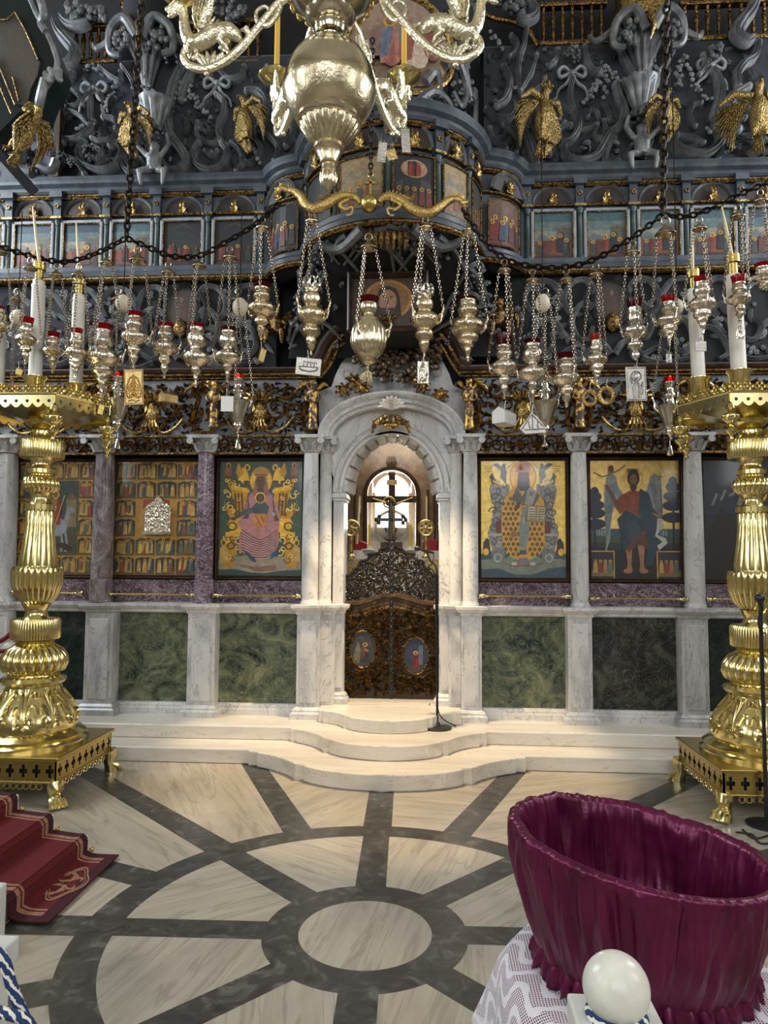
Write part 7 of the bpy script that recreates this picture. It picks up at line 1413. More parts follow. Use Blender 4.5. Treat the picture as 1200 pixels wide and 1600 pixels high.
def arm(i, ang, detail=True):
    d = Vector((cos(ang), sin(ang), 0)); P = lambda r, y, s=0: HC+d*r*k3+Vector((-d.y, d.x, 0))*s*k3+Vector((0, 0, zz(y)))
    ar = bpy.data.objects.new('dragon_arm', None); COL.objects.link(ar); ar.parent = CH; ar.location = Vector((0, 0, 0)); WL[ar.name] = WL[CH.name]
    b = MB(); b.tube([P(q.x, q.y) for q in crv([(66, -6), (88, 2), (104, 20), (126, 44), (150, 70), (180, 92), (208, 101), (232, 96), (246, 82), (242, 68), (228, 68), (224, 78), (232, 84)], 5)], lambda t: k3*(5.4+2.2*sin(PI*t)-1.5*t), 8)
    b.tube([P(q.x, q.y) for q in crv([(84, 6), (92, 24), (106, 36), (122, 30), (124, 14), (110, 6), (100, 16), (108, 24)], 5)], lambda t: k3*(5-3*t), 7)
    for k in range(6): an = PI*(.2+.6*k/5); b.tube([P(196+4*(k-2), 98), P(200+8*(k-2.5), 84), P(200+14*(k-2.5), 72+abs(k-2.5)*3)], [k3*3, k3*5, k3*2], 6)
    b.ball(P(206, 108), k3*5, 8); b.tube([P(132, 54), P(140, 44, 6), P(150, 42, 0)], [k3*5, k3*6, k3*2], 6); b.build('scroll_branch', M['silver_dragon'], ar)
    b = MB(); b.tube([P(*q) for q in crv([(150, 58), (160, 48), (172, 40), (190, 42), (210, 54), (228, 60), (240, 50), (246, 30), (248, 10), (254, -2)], 4)], [k3*r for r in (4, 6, 8, 10, 11, 11, 11.5, 12, 12, 12, 12, 12, 12, 13, 13, 13.5, 14, 14, 14, 14, 13, 12.5, 12, 11.5, 11, 10.5, 10, 9.5, 9, 8.5, 8, 8, 8, 8.5, 9, 9, 8)][:37], 12)
    b.ball(P(258, -2), k3*10, 10); b.tube([P(258, -2), P(270, 4), P(280, 4)], [k3*9, k3*7, k3*4], 8); b.tube([P(258, 4), P(268, 14), P(276, 16)], [k3*6, k3*5, k3*3], 8)
    for s_ in (-1, 1):
        b.ball(P(180, 46, s_*8), k3*10, 8); b.tube([P(176, 50, s_*9), P(186, 62, s_*9), P(172, 70, s_*8), P(168, 78, s_*6)], [k3*8, k3*6, k3*4, k3*3], 7); b.tube([P(232, 58, s_*8), P(240, 70, s_*9), P(236, 80, s_*7)], [k3*7, k3*5, k3*3], 7); b.tube([P(252, -10, s_*5), P(244, -20, s_*8)], [k3*4, k3*1], 5)
    remesh(b.build('dragon_body', M['silver_dragon'], ar), .009, 2)
    for s_ in (-1, 1):
        b = MB()
        for row, (L0, n) in enumerate(((46, 7), (28, 5))):
            for k in range(n):
                t_ = k/(n-1); a0 = (222-16*t_, 42+row, s_*(8+row)); e = (224-34*t_, 40-L0*(1-.35*t_), s_*(14+10*t_)); b.tube([P(*a0), P((a0[0]+e[0])/2+3, (a0[1]+e[1])/2, s_*(14+4*t_)), P(*e)], [k3*4, k3*5.5, k3*2], 6, flat=.5)
        b.build('wing', M['silver_dragon'], ar)
    b = MB(); o = P(250, -14); b.lathe([(5*k3, -22*k3), (9*k3, -14*k3), (22*k3, -8*k3), (33*k3, -1*k3), (36*k3, 3*k3), (34*k3, 5*k3), (10*k3, 3*k3), (7*k3, 6*k3), (7*k3, 24*k3), (8.5*k3, 25*k3), (0, 25*k3)], 24, o); b.build('drip_pan', M['brass'], ar)
    cn = MB(); cn.lathe([(0, 22*k3), (5.5*k3, 22*k3), (5.2*k3, 130*k3), (0, 132*k3)], 12, o)
    tag(cn.build('candle', M['yellow_wax'], None), ['slim yellow candle on the right dragon arm of the chandelier', 'slim yellow candle on the rear right chandelier arm by the oval painting', 'slim yellow candle on the rear left chandelier arm beside the globe', 'slim yellow candle on the left dragon arm of the chandelier', '', ''][i], 'candle')
for i in range(4): arm(i, i*PI/3+(.05 if i in (1, 2) else 0))
# ================================================================== tall brass candlesticks
CSY = 5.11; kc = CSY/FPX
def cz_(y): return W(56, y, CSY).z
def candlestick(c, lab, side):
    G = thing('brass_candlestick', lab, 'candlestick', (c[0], c[1], 0)); O = Vector((c[0], c[1], 0)); hb = .41; zt, zb = .315, .165
    def lathe(name, prof, mat, n=44): b = MB(); b.lathe([(r*kc, cz_(y), *e) for r, y, *e in prof], n, O); return b.build(name, M[mat], G)
    b = MB(); b.box((-hb-.02, -hb-.02, zt-.012), (hb+.02, hb+.02, zt+.012), M=tr(*O)); b.box((-hb-.008, -hb-.008, zb-.012), (hb+.008, hb+.008, zb+.004), M=tr(*O)); BL = bevel(b.build('base_slab', M['old_brass'], G, False), .006)
    n = 9; cw = 2*hb/n; u = cw/5; h5 = (zt-.012-zb)/5
    for q in range(4):
        b = MB(); Q = tr(*O)@rz(q*PI/2)
        for i in range(n):
            for jx in range(5):
                for jz in range(5):
                    hole = (jx == 2 and 1 <= jz <= 3) or (jz == 2 and 1 <= jx <= 3)
                    if not hole: b.box((-hb+i*cw+jx*u, -hb, zb+jz*h5), (-hb+i*cw+(jx+1)*u, -hb+.012, zb+(jz+1)*h5), M=Q)
        b.build('pierced_side', M['old_brass'], BL, False)
        b = MB()
        for i in range(7):
            x = -hb+.14+(2*hb-.28)*i/6
            for s_ in (-1, 1): b.tube([Q@Vector((x+s_*(.022+.02*cos(a)), -hb+.01, zb-.032+.02*sin(a))) for a in [TAU*k/9 for k in range(9)]], .006, 5, closed=True)
        b.build('openwork_fringe', M['brass'], BL)
    b = MB(); b.box((-hb+.03, -hb+.03, zb+.01), (hb-.03, hb-.03, zt-.02), M=tr(*O)); b.build('inner_core', M['black_metal'], G, False)
    for sx_ in (-1, 1):
        for sy_ in (-1, 1):
            b = MB(); f = O+Vector((sx_*(hb-.01), sy_*(hb-.01), 0)); dv = Vector((sx_, sy_, 0)).normalized()
            b.tube([f+Vector((0, 0, zb)), f+dv*.012+Vector((0, 0, .13)), f+dv*.0+Vector((0, 0, .08)), f+dv*.02+Vector((0, 0, .045)), f+dv*.025+Vector((0, 0, .0))], [.055, .058, .04, .05, .056], 10)
            for k in range(4):
                t_ = Vector((-dv.y, dv.x, 0))*(k-1.5)*.028; b.tube([f+dv*.01+t_*.6+Vector((0, 0, .07)), f+dv*.055+t_+Vector((0, 0, .05)), f+dv*.085+t_*1.15+Vector((0, 0, .012))], [.016, .02, .016], 7)
            b.build('lion_paw_foot', M['brass'], G)
    lathe('foot_ring', [(70, 1166), (84, 1160), (84, 1152), (78, 1148), (80, 1143), (72, 1137), (66, 1134)], 'brass')
    lathe('embossed_bell', [(66, 1136), (68, 1126), (66, 1115), (60, 1102), (50, 1088), (42, 1078), (38, 1068)], 'brass', 56)
    b = MB()     # acanthus relief on the bell
    def bell(a, t):
        pts = [(68.5, 1128), (66.5, 1115), (60.5, 1102), (50.5, 1088), (42.5, 1078), (39, 1069)]; f_ = t*5; i = min(int(f_), 4); g = f_-i; r_, y_ = pts[i][0]*(1-g)+pts[i+1][0]*g, pts[i][1]*(1-g)+pts[i+1][1]*g; return O+Vector((r_*kc*cos(a), r_*kc*sin(a), cz_(y_)))
    for k in range(10):
        a = TAU*k/10; w = TAU/10
        for s_ in (-1, 1):
            b.tube([bell(a+s_*w*x, t) for x, t in [(q.x, q.y) for q in crv([(.02, .02), (.1, .1), (.26, .05), (.3, .22), (.16, .26), (.1, .16), (.2, .14)], 4)]], .012, 5); b.tube([bell(a+s_*w*q.x, q.y) for q in crv([(.03, .1), (.06, .4), (.2, .7), (.36, .85), (.44, .7)], 4)], .013, 5); b.tube([bell(a+s_*w*q.x, q.y) for q in crv([(.1, .3), (.24, .5), (.4, .5), (.44, .34)], 4)], .012, 5); b.tube([bell(a+s_*w*q.x, q.y) for q in crv([(.02, .2), (.02, .6), (.08, .95)], 4)], .008, 5)
    b.build('acanthus_relief', M['brass'], G)
    lathe('lower_ring', [(38, 1068), (46, 1066), (49, 1061), (46, 1056), (38, 1054), (36, 1050)], 'brass')
    lathe('gadrooned_knob', [(36, 1052), (44, 1047, .05, 22), (48, 1036, .07, 22), (46, 1024, .07, 22), (39, 1013, .06, 22), (29, 1006, .03, 22), (27, 1004)], 'brass', 132)
    lathe('lower_neck', [(27, 1004), (29, 1001), (26, 998), (22, 995)], 'brass'); lathe('fluted_ring', [(20, 998), (35, 998), (36, 996, .03, 56), (36, 969, .03, 56), (35, 966), (20, 966)], 'brass', 224)
    lathe('vase_stem', [(24, 968), (18, 962), (16, 955), (20, 946), (22, 943)], 'brass'); lathe('fluted_vase', [(20, 944), (30, 932, .05, 24), (36, 914, .06, 24), (37, 896, .06, 24), (38, 889), (36, 885), (28, 884)], 'brass', 144)
    lathe('fluted_shaft', [(28, 886), (27, 876, .06, 18), (23, 850, .08, 18), (20, 820, .08, 18), (20, 800, .08, 18), (19, 797)], 'brass', 126)
    lathe('upper_ring', [(18, 799), (24, 797), (24, 789), (18, 787), (15, 780), (15, 776), (19, 770)], 'brass'); lathe('upper_knob', [(16, 772), (24, 766, .06, 20), (27, 757, .07, 20), (24, 748, .06, 20), (18, 744)], 'brass', 120); lathe('upper_neck', [(18, 744), (22, 740), (22, 734), (17, 730), (16, 724), (20, 717)], 'brass'); lathe('upper_fluted_ring', [(18, 717), (32, 717), (33, 714, .03, 44), (33, 691, .03, 44), (32, 688), (18, 687)], 'brass', 176)
    lathe('cup_neck', [(22, 690), (17, 682), (18, 674), (26, 668), (30, 664), (26, 660)], 'brass')
    hx = [(-.31, -.42), (.31, -.42), (.5, 0), (.31, .42), (-.31, .42), (-.5, 0)]; zr = cz_(640); b = MB(); rings = [(.26, cz_(664)), (.3, cz_(660)), (.82, zr-.02), (.9, zr), (.9, zr+.012), (0.02, zr+.012)]; vs = []; fs = []
    for s_, z in rings: vs += [O+Vector((x*s_, y*s_, z)) for x, y in hx]
    for j in range(len(rings)-1):
        for i in range(6): fs.append((j*6+i, j*6+(i+1) % 6, (j+1)*6+(i+1) % 6, (j+1)*6+i))
    b.add(vs, fs); TR = b.build('hexagonal_tray', M['brass'], G, False)
    for i in range(6):
        a, c_ = Vector((*hx[i], 0)), Vector((*hx[(i+1) % 6], 0)); L = (c_-a).length; t_ = (c_-a)/L; n_ = Vector((t_.y, -t_.x, 0)); b = MB(); nq = max(4, round(L/.075)); w = L/nq
        for q in range(nq):
            m = O+a+t_*(w*(q+.5)); 
            for k in range(4):
                an = TAU*k/4; cc = m+t_*cos(an)*w*.24+Vector((0, 0, zr+.055+sin(an)*w*.24)); b.tube([cc+t_*w*.2*cos(e)+Vector((0, 0, w*.2*sin(e))) for e in [TAU*j/8 for j in range(8)]], .0075, 5, closed=True, up=n_)
        b.build('quatrefoil_gallery', M['old_brass'], TR)
        b = MB(); m0 = O+a
        pts = [(0, .02), (L, .02)]+[(L-L*j/(nq*6), -.045-.03*abs(sin(PI*j/6))) for j in range(nq*6+1)]
        Q = Matrix(((t_.x, -n_.x, 0, m0.x), (t_.y, -n_.y, 0, m0.y), (0, 0, 1, zr), (0, 0, 0, 1))); b.prism(pts, -.006, .006, M=Q)
        for q in range(nq): b.ball(Q@Vector(((q+.5)*w, -.007, -.03)), (.012, .004, .012), 8, 1)
        b.tube([Q@Vector((0, 0, .02)), Q@Vector((L, 0, .02))], .012, 6); b.build('scalloped_apron', [M['brass'], M['black_metal']], TR, False)
    for x, y in hx:
        b = MB(); o = O+Vector((x*.98, y*.98, zr-.06)); b.lathe([(0, -.26), (.016, -.25), (.02, -.235), (.008, -.22), (.018, -.205), (.036, -.19), (.04, -.17), (.02, -.155), (.012, -.14), (.03, -.125, .1, 8), (.056, -.1, .1, 8), (.056, -.08, .1, 8), (.03, -.06), (.014, -.045), (.03, -.03), (.02, 0)], 32, o); b.build('pendant_drop', M['brass'], TR)
    return G, O, zr
def candle(c, O, zr, r, top, lab, G, ferr=True, taper=0, lean=0, tip=None):
    zs_ = zr+.012; sk = MB(); x, y = c; sk.lathe([(.05, zs_), (.075, zs_+.015), (.06, zs_+.03), (.064, zs_+.06), (.07, zs_+.17), (.085, zs_+.19), (.085, zs_+.2), (.06, zs_+.2), (.06, zs_+.1), (0, zs_+.1)], 24, (x, y, 0)); sk.build('candle_socket', M['brass'], G)
    Cn = thing('altar_candle', lab, 'candle', (x, y, zs_+.1)); b = MB(); Q = tr(x, y, zs_+.11)@ry(lean); L = top-zs_-.11
    b.lathe([(0, 0), (r, 0), (r*.98, L-.05), (r*1.04, L-.045), (r*1.04, L-.03), (r*.85, L-.02), (r*.88, L), (0, L)], 24, M=Q); b.build('wax_shaft', M['wax'], Cn)
    b = MB(); b.lathe([(0, L-.005), (r*.62, L-.005), (r*.62, L+.08), (r*.95, L+.085), (r*.95, L+.14), (r*.5, L+.145), (0, L+.14)], 18, M=Q); b.build('brass_ferrule', M['old_brass'], Cn)
    if taper:
        b = MB(); q0 = Q@Vector((0, 0, L+.13)); q1 = tip or q0+Vector((0, 0, taper)); b.tube([q0, q0.lerp(q1, .6)+Vector((0, 0, .0)), q1], [.014, .011, .005], 8); b.build('thin_taper', M['pale_wax'], Cn)
for side, cpos, lab in ((0, (-2.87, 5.11), 'tall gleaming brass candlestick on a pierced square base at the left'), (1, (2.30, 5.22), 'tall gleaming brass candlestick on a pierced square base at the right')):
    G, O, zr = candlestick(cpos, lab, side); rcl = .048
    if side == 0:
        candle((W(55, 590, 4.98).x, 4.98), O, zr, rcl, W(55, 440, 4.98).z, 'tallest white candle on the left candlestick with a thin taper on top', G, True, .5, 0, W(51, 322, 4.98)); candle((W(119, 595, 5.2).x, 5.2), O, zr, rcl, W(119, 462, 5.2).z, 'second white candle on the left candlestick, nearer the lamps', G, True, .4, 0, W(119, 346, 5.2)); candle((W(-2, 595, 5.2).x, 5.2), O, zr, .042, W(0, 520, 5.2).z, 'short white candle on the left candlestick at the picture edge', G)
    else:
        candle((W(1092, 585, 5.2).x, 5.2), O, zr, rcl, W(1086, 452, 5.2).z, 'slimmer leaning white candle on the left side of the right candlestick', G, True, .4, -.03, W(1080, 358, 5.2)); candle((W(1155, 580, 5.0).x, 5.0), O, zr, rcl*1.08, W(1148, 430, 5.0).z, 'thicker white candle on the right candlestick with a bent leaning taper', G, True, .4, -.03, W(1127, 320, 5.0)); candle((W(1225, 590, 5.2).x, 5.2), O, zr, rcl, W(1225, 470, 5.2).z, 'white candle on the far side of the right candlestick', G)
# ================================================================== carved doors
YR = 6.78
def dtop(dx): # top outline of the doors in px against the distance from their axis
    pts = [(0, 846), (6, 850), (8, 856), (18, 858), (20, 864), (36, 866), (39, 875), (50, 877), (53, 887), (60, 890), (63, 898), (75, 900), (90, 900)]
    for a, c in zip(pts, pts[1:]):
        if a[0] <= dx <= c[0]: return a[1]+(c[1]-a[1])*(dx-a[0])/(c[0]-a[0])
    return 900
def drail(dx): return 938+13*(.5-.5*cos(PI*min(1, dx/60)))
pxc = 611.5; zdb = Z3+.012
def leaf(s_, lab):
    D = thing('carved_gate', lab, 'door', (W(pxc+s_*37, 1080, YR).x, YR, zdb)); D['kind'] = 'thing'; MD = tr(0, YR, 0); rr = random.Random(30+s_)
    pt = lambda dx, y: (W(pxc+s_*dx, y, YR).x, W(pxc+s_*dx, y, YR).z)
    bot = zdb; b = MB(); ol = [pt(dx, drail(dx)+2) for dx in [75*i/12 for i in range(13)]]; b.prism(ol+[(ol[-1][0], bot), (ol[0][0], bot)], YR, YR+.05); b.build('lower_panel', M['brown_wood'], D, False)
    b = MB(); z_hi, z_lo = 945, 1084
    for k in range(760):
        dx, y = rr.uniform(3, 73), rr.uniform(950, 1082)
        cx, cy = 41+(3 if s_ < 0 else -3), 1014 if s_ < 0 else 1024
        if ((dx-cx)/23)**2+((y-cy)/34)**2 < 1: continue
        x, z = pt(dx, y); L = rr.uniform(.022, .05); an = rr.uniform(0, TAU); cv = rr.uniform(-2.6, 2.6)
        b.stroke([(x+L*(t*cos(an+cv*t)), z+L*t*sin(an+cv*t)) for t in (0, .2, .4, .6, .8, 1)], lambda t: .0095*(1.15-t), .045, MD)
        if k % 5 == 0: b.flower(x, z, .013, MD, y=-.008, d=.9, pet=5)
    b.build('foliage_carving', M['gilt_carving'], D)
    b = MB()
    for k in range(860):
        dx = rr.uniform(2, 73); y0, y1 = dtop(dx)+3, drail(dx)-2; y = rr.uniform(y0, y1); x, z = pt(dx, y); L = rr.uniform(.018, .036); an = rr.uniform(0, TAU); cv = rr.choice((-1, 1))*rr.uniform(1.5, 3.2)
        b.tube([Vector((x+L*t*cos(an+cv*t), YR+.02-rr.uniform(0, .012), z+L*t*sin(an+cv*t))) for t in (0, .25, .5, .75, 1)], lambda t: .0076*(1.1-.5*t), 5)
    n = 26
    for i in range(n):
        dx = 75*(i+.5)/n; x, z = pt(dx, dtop(dx)); b.ball((x, YR+.012, z), (.014, .014, .016), 7)
        x, z = pt(dx, dtop(dx)+5); b.ball((x, YR+.015, z), (.011, .012, .012), 7)
    b.tube([Vector((pt(dx, dtop(dx)+3)[0], YR+.02, pt(dx, dtop(dx)+3)[1])) for dx in [75*i/20 for i in range(21)]], .008, 6)
    b.build('pierced_crest', M['crest_carving'], D)
    b = MB(); path = []
    for i in range(25):
        dx = 75*i/24; x, z = pt(dx, drail(dx)); path.append((Vector((x, YR, z)), Vector((0, -1, 0)), Vector((0, 0, 1))))
    if s_ < 0: path = path[::-1]
    b.sweep(path, [(0, -.055), (.03, -.05), (.035, -.02), (.015, -.01), (.02, .02), (.04, .035), (.04, .06), (.0, .075)]); b.build('middle_moulding', M['door_carving'], D, True, .4)
    b = MB(); b.sweep(path, [(0, -.075), (.03, -.075), (.034, -.062), (.03, -.05), (0, -.05)]); b.build('gilt_bead', M['gold_dull'], D, True)
    cx, cy = 41+(3 if s_ < 0 else -3), 1014 if s_ < 0 else 1024; x, z = pt(cx, cy); ru, rv = .12, .162
    ol = [(.5+.5*cos(a)*(1-.12*abs(sin(2*a))), .5+.5*sin(a)) for a in [TAU*i/32 for i in range(32)]]; fn = planefn(x-ru, x+ru, YR-.022, z-rv, z+rv); P = Paint(fn)
    P.poly(ol, C(40, 50, 70) if s_ > 0 else C(58, 60, 60), 0); P.poly([(.1, .25), (.9, .25), (.72, .06), (.5, 0), (.28, .06)], C(52, 60, 62), 1)
    if s_ > 0: P.rect(.62, .25, .78, .8, C(84, 96, 116), 2); P.fig(.5, .12, .52, .64, C(112, 28, 44), C(88, 24, 40), 3)
    else: P.poly([(.12, .3), (.3, .75), (.42, .5), (.36, .1), (.2, .14)], C(112, 106, 90), 2); P.fig(.58, .14, .56, .64, C(36, 44, 52), C(96, 56, 46), 3); P.line([(.56, .52), (.72, .44)], .03, C(150, 110, 84), 7)
    P.build(D, 'old_paint', 'oval_painting'); b = MB(); b.tube([fn(.5+(u-.5)*1.08, .5+(v-.5)*1.06, .004) for u, v in ol], .011, 6, closed=True); b.build('carved_frame', M['gold_dull'], D)
    return D
DL = leaf(-1, 'left carved wooden door leaf with pierced crest and a painted pale angel'); DR = leaf(1, 'right carved wooden door leaf with pierced crest and a painted red robed figure')
b = MB(); x = W(pxc, 1000, YR).x; zt_ = W(pxc, 846, YR).z; b.box((x-.022, YR-.035, zdb), (x+.022, YR+.01, zt_))
for k in range(26): b.ball((x, YR-.035, zdb+.04+(zt_-zdb-.06)*k/25), (.014, .012, .022), 7)
o = b.build('centre_post', M['crest_carving'], DR, True)
b = MB(); x, cz2 = W(611, 812, YR).x, W(611, 812, YR).z
for (ax, az, L) in ((1, 0, .115), (-1, 0, .115), (0, 1, .15), (0, -1, .2)):
    b.box((min(0, ax*L)-.016*abs(az)+x, YR-.02, min(0, az*L)-.016*abs(ax)+cz2), (max(0, ax*L)+.016*abs(az)+x, YR+.008, max(0, az*L)+.016*abs(ax)+cz2))
    e = Vector((x+ax*L, YR-.006, cz2+az*L))
    if az >= 0:
        for q in ((ax*.025, az*.025), (az*.03, ax*.03), (-az*.03, -ax*.03)): b.ball(e+Vector((q[0], 0, q[1])), (.022, .014, .022), 8)
for k in range(18): sg = RND.choice((-1, 1)); b.ball((x+sg*RND.uniform(.02, .05), YR-.004, cz2-.2+RND.uniform(0, .12)), .014, 6)
bevel(b.build('crest_cross', M['crest_carving'], DR, True), .003)
# threshold
b = MB(); b.box((W(537, 1090, 6.7).x-.06, 6.62, Z3-.2), (W(686, 1090, 6.7).x+.06, 7.0, Z3+.012)); tag(b.build('door_threshold', M['cream_marble'], None, False), 'pale marble threshold under the carved doors', 'threshold')
# ================================================================== sanctuary beyond the doors
xs0, xs1 = XD-1.9, XD+1.9
b = MB(); b.box((xs0, 6.76, Z2-.1), (xs1, 11.08, Z3)); struct(b, 'floor_sanctuary', M['cream_marble'])
b = MB(); b.box((xs0-.2, 6.76, 0), (xs0, 11.09, 5)); b.box((xs1, 6.76, 0), (xs1+.2, 11.09, 5)); struct(b, 'wall_sanctuary', M['wall_plaster'])
YA = 11.1; wx0, wx1 = W(581, 800, YA).x, W(643, 800, YA).x; wz0, wz1 = W(612, 852, YA).z, W(612, 738, YA).z
M['white_plaster'] = plain('white_plaster', sRGB(236, 232, 222), .7)
b = MB(); b.box((XL-.3, YA, 0), (wx0, YA+.4, ZT)); b.box((wx1, YA, 0), (XR+.3, YA+.4, ZT)); b.box((wx0, YA, 0), (wx1, YA+.4, wz0)); b.box((wx0, YA, wz1), (wx1, YA+.4, ZT)); struct(b, 'wall_apse', M['white_plaster'])
b = MB(); cxw = (wx0+wx1)/2; rw = (wx1-wx0)/2; zw_ = wz1-rw
for i in range(16): # arched head filling the corners
    a0, a1 = PI*i/16, PI*(i+1)/16; P0, P1 = (cxw+rw*.9*cos(a0), zw_+rw*.9*sin(a0)), (cxw+rw*.9*cos(a1), zw_+rw*.9*sin(a1)); o0, o1 = (cxw+rw*1.05*(1 if cos(a0) > .1 else -1 if cos(a0) < -.1 else cos(a0)/.1), wz1+.03), (cxw+rw*1.05*(1 if cos(a1) > .1 else -1 if cos(a1) < -.1 else cos(a1)/.1), wz1+.03); b.prism([P0, o0, o1, P1], YA+.1, YA+.16)
for s_ in (-1, 1): b.box((cxw+s_*rw*.95-.035, YA+.1, wz0), (cxw+s_*rw*.95+.035, YA+.16, zw_))
b.box((cxw-.022, YA+.11, wz0), (cxw+.022, YA+.15, wz1)); b.box((wx0, YA+.11, W(612, 780, YA).z-.03), (wx1, YA+.15, W(612, 780, YA).z+.03)); b.box((wx0, YA+.1, wz0), (wx1, YA+.16, wz0+.06))
struct(b, 'window_20', M['cream_marble'])
b = MB(); b.box((wx0-.3, YA+.5, wz0-.4), (wx1+.3, YA+.52, wz1+.3)); o = b.build('window_daylight', M['daylight'], None, False); o['kind'] = 'structure'; o.name = 'window_21'
area('apse_daylight', (cxw, YA-.05, (wz0+wz1)/2), (-PI/2, 0, 0), .5, 1.0, 60, (1, .95, .84))
area('sanctuary_fill', (XD, 9.9, 3.6), (DEG(70), 0, 0), 1.2, 1.0, 20, (1, .95, .84)); area('sanctuary_fill', (XD, 7.35, 4.3), (DEG(12), 0, 0), .8, .5, 45, (1, .92, .78))  # unseen fill lights added to brighten the apse wall and the wooden arch
# brown wooden arch
YW = 10.3; AW = thing('wooden_arch', 'brown panelled wooden arch standing behind the doors around the bright window', 'arch', (XD, YW, Z3))
inn = [(571, 1000)]+[(612-41*cos(PI*i/20), 772-40*sin(PI*i/20)) for i in range(21)]+[(653, 1000)]; out = [(520, 1000), (520, 760), (524, 700), (560, 660), (612, 650), (664, 660), (702, 700), (706, 760), (706, 1000)]
w2 = lambda p: (W(p[0], p[1], YW).x, W(p[0], p[1], YW).z if p[1] < 999 else Z3)
A_, B2 = [w2(p) for p in inn], [w2(p) for p in out]
def resample(p, n):
    d = [0]
    for a, c in zip(p, p[1:]): d.append(d[-1]+math.hypot(c[0]-a[0], c[1]-a[1]))
    o = []
    for i in range(n):
        t_ = d[-1]*i/(n-1); j = max(k for k in range(len(d)) if d[k] <= t_+1e-9); j = min(j, len(p)-2); f_ = (t_-d[j])/(d[j+1]-d[j]); o.append((p[j][0]+(p[j+1][0]-p[j][0])*f_, p[j][1]+(p[j+1][1]-p[j][1])*f_))
    return o
ra, rb = resample(A_, 160), resample(B2, 160); b = MB(); v3 = lambda p, y: Vector((p[0], y, p[1]))
b.strip([v3(p, YW) for p in rb], [v3(p, YW) for p in ra]); b.strip([v3(p, YW) for p in ra], [v3(p, YW+.3) for p in ra]); b.strip([v3(p, YW+.3) for p in ra], [v3(p, YW+.3) for p in rb]); b.strip([v3(p, YW+.3) for p in rb], [v3(p, YW) for p in rb]); b.build('arch_board', M['arch_wood'], AW, False)
b = MB()
for k, (o, h) in enumerate(((1.0, .03), (1.0, .0))): pass
b.stroke([(p[0], p[1]) for p in ra], .035, .05, tr(0, YW, 0)); 
for s_ in (-1, 1):
    for dx in (56, 66, 72): b.tube([W(612+s_*dx, 765, YW-.02), Vector((W(612+s_*dx, 765, YW).x, YW-.02, Z3))], .02, 6)
b.build('arch_moulding', M['brown_wood'], AW)
b = MB(); c = W(612, 722, YW-.03)
for k in range(5): b.tube([c+Vector(((k-2)*.018, 0, -.08)), c+Vector(((k-2)*.03, -.03, 0)), c+Vector(((k-2)*.02, 0, .08))], [.012, .02, .008], 6)
b.build('keystone', M['brown_wood'], AW)
# altar table with cloth
ax0, ax1 = W(545, 860, 8.7).x, W(690, 860, 8.7).x; za = W(612, 860, 8.7).z; AT = thing('altar_table', 'altar table covered with white and gold cloth seen over the carved doors', 'table', (XD, 8.9, Z3)); b = MB(); b.box((ax0+.02, 8.72, Z3), (ax1-.02, 9.6, za-.02)); b.build('body', M['linen'], AT, False)
b = MB(); b.box((ax0, 8.69, za-.02), (ax1, 9.63, za)); b.box((ax0, 8.69, za-.16), (ax1, 8.70, za-.02)); b.build('white_cloth', M['linen'], AT, False)
for s_, a, c in ((-1, 536, 566), (1, 664, 690)):
    x0, x1 = W(a, 880, 8.4).x, W(c, 880, 8.4).x; b = MB(); b.box((x0, 8.4, Z3), (x1, 8.6, W(612, 874, 8.4).z)); tag(b.build('side_stand', M['votive_gold'], None, False), 'small gold patterned stand %s of the altar behind the doors' % ('left' if s_ < 0 else 'right'), 'stand')
for px, lab in ((549, 'left round pierced gilt liturgical fan behind the doors'), (665.5, 'right round pierced gilt liturgical fan behind the doors')):
    p = W(px, 825, 8.35); FN = thing('liturgical_fan', lab, 'fan', (p.x, 8.35, W(px, 872, 8.35).z)); b = MB(); r_ = ms(13, 8.35); b.tube([p+Vector((r_*.92*cos(a), 0, r_*.92*sin(a))) for a in [TAU*i/28 for i in range(28)]], .014, 6, closed=True)
    for k in range(6):
        a = TAU*k/6; b.tube([p, p+Vector((r_*.9*cos(a), 0, r_*.9*sin(a)))], .009, 5); b.tube([p+Vector((r_*.55*cos(a+.52)+r_*.24*cos(q), 0, r_*.55*sin(a+.52)+r_*.24*sin(q))) for q in [TAU*i/10 for i in range(10)]], .007, 5, closed=True)
    b.ball(p, (.03, .012, .03), 10); b.tube([p+Vector((r_*.78*cos(a), 0, r_*.78*sin(a))) for a in [TAU*i/24 for i in range(24)]], .01, 5, closed=True); b.build('pierced_disc', M['votive_gold'], FN)
    b = MB(); hz = W(px, 872, 8.35).z; b.lathe([(.05, hz), (.05, hz+.02), (.02, hz+.05), (.03, hz+.09), (.016, hz+.12), (.02, hz+.18), (.03, p.z-r_-.03), (.02, p.z-r_)], 14, (p.x, 8.35, 0)); b.build('turned_stem', M['votive_gold'], FN)
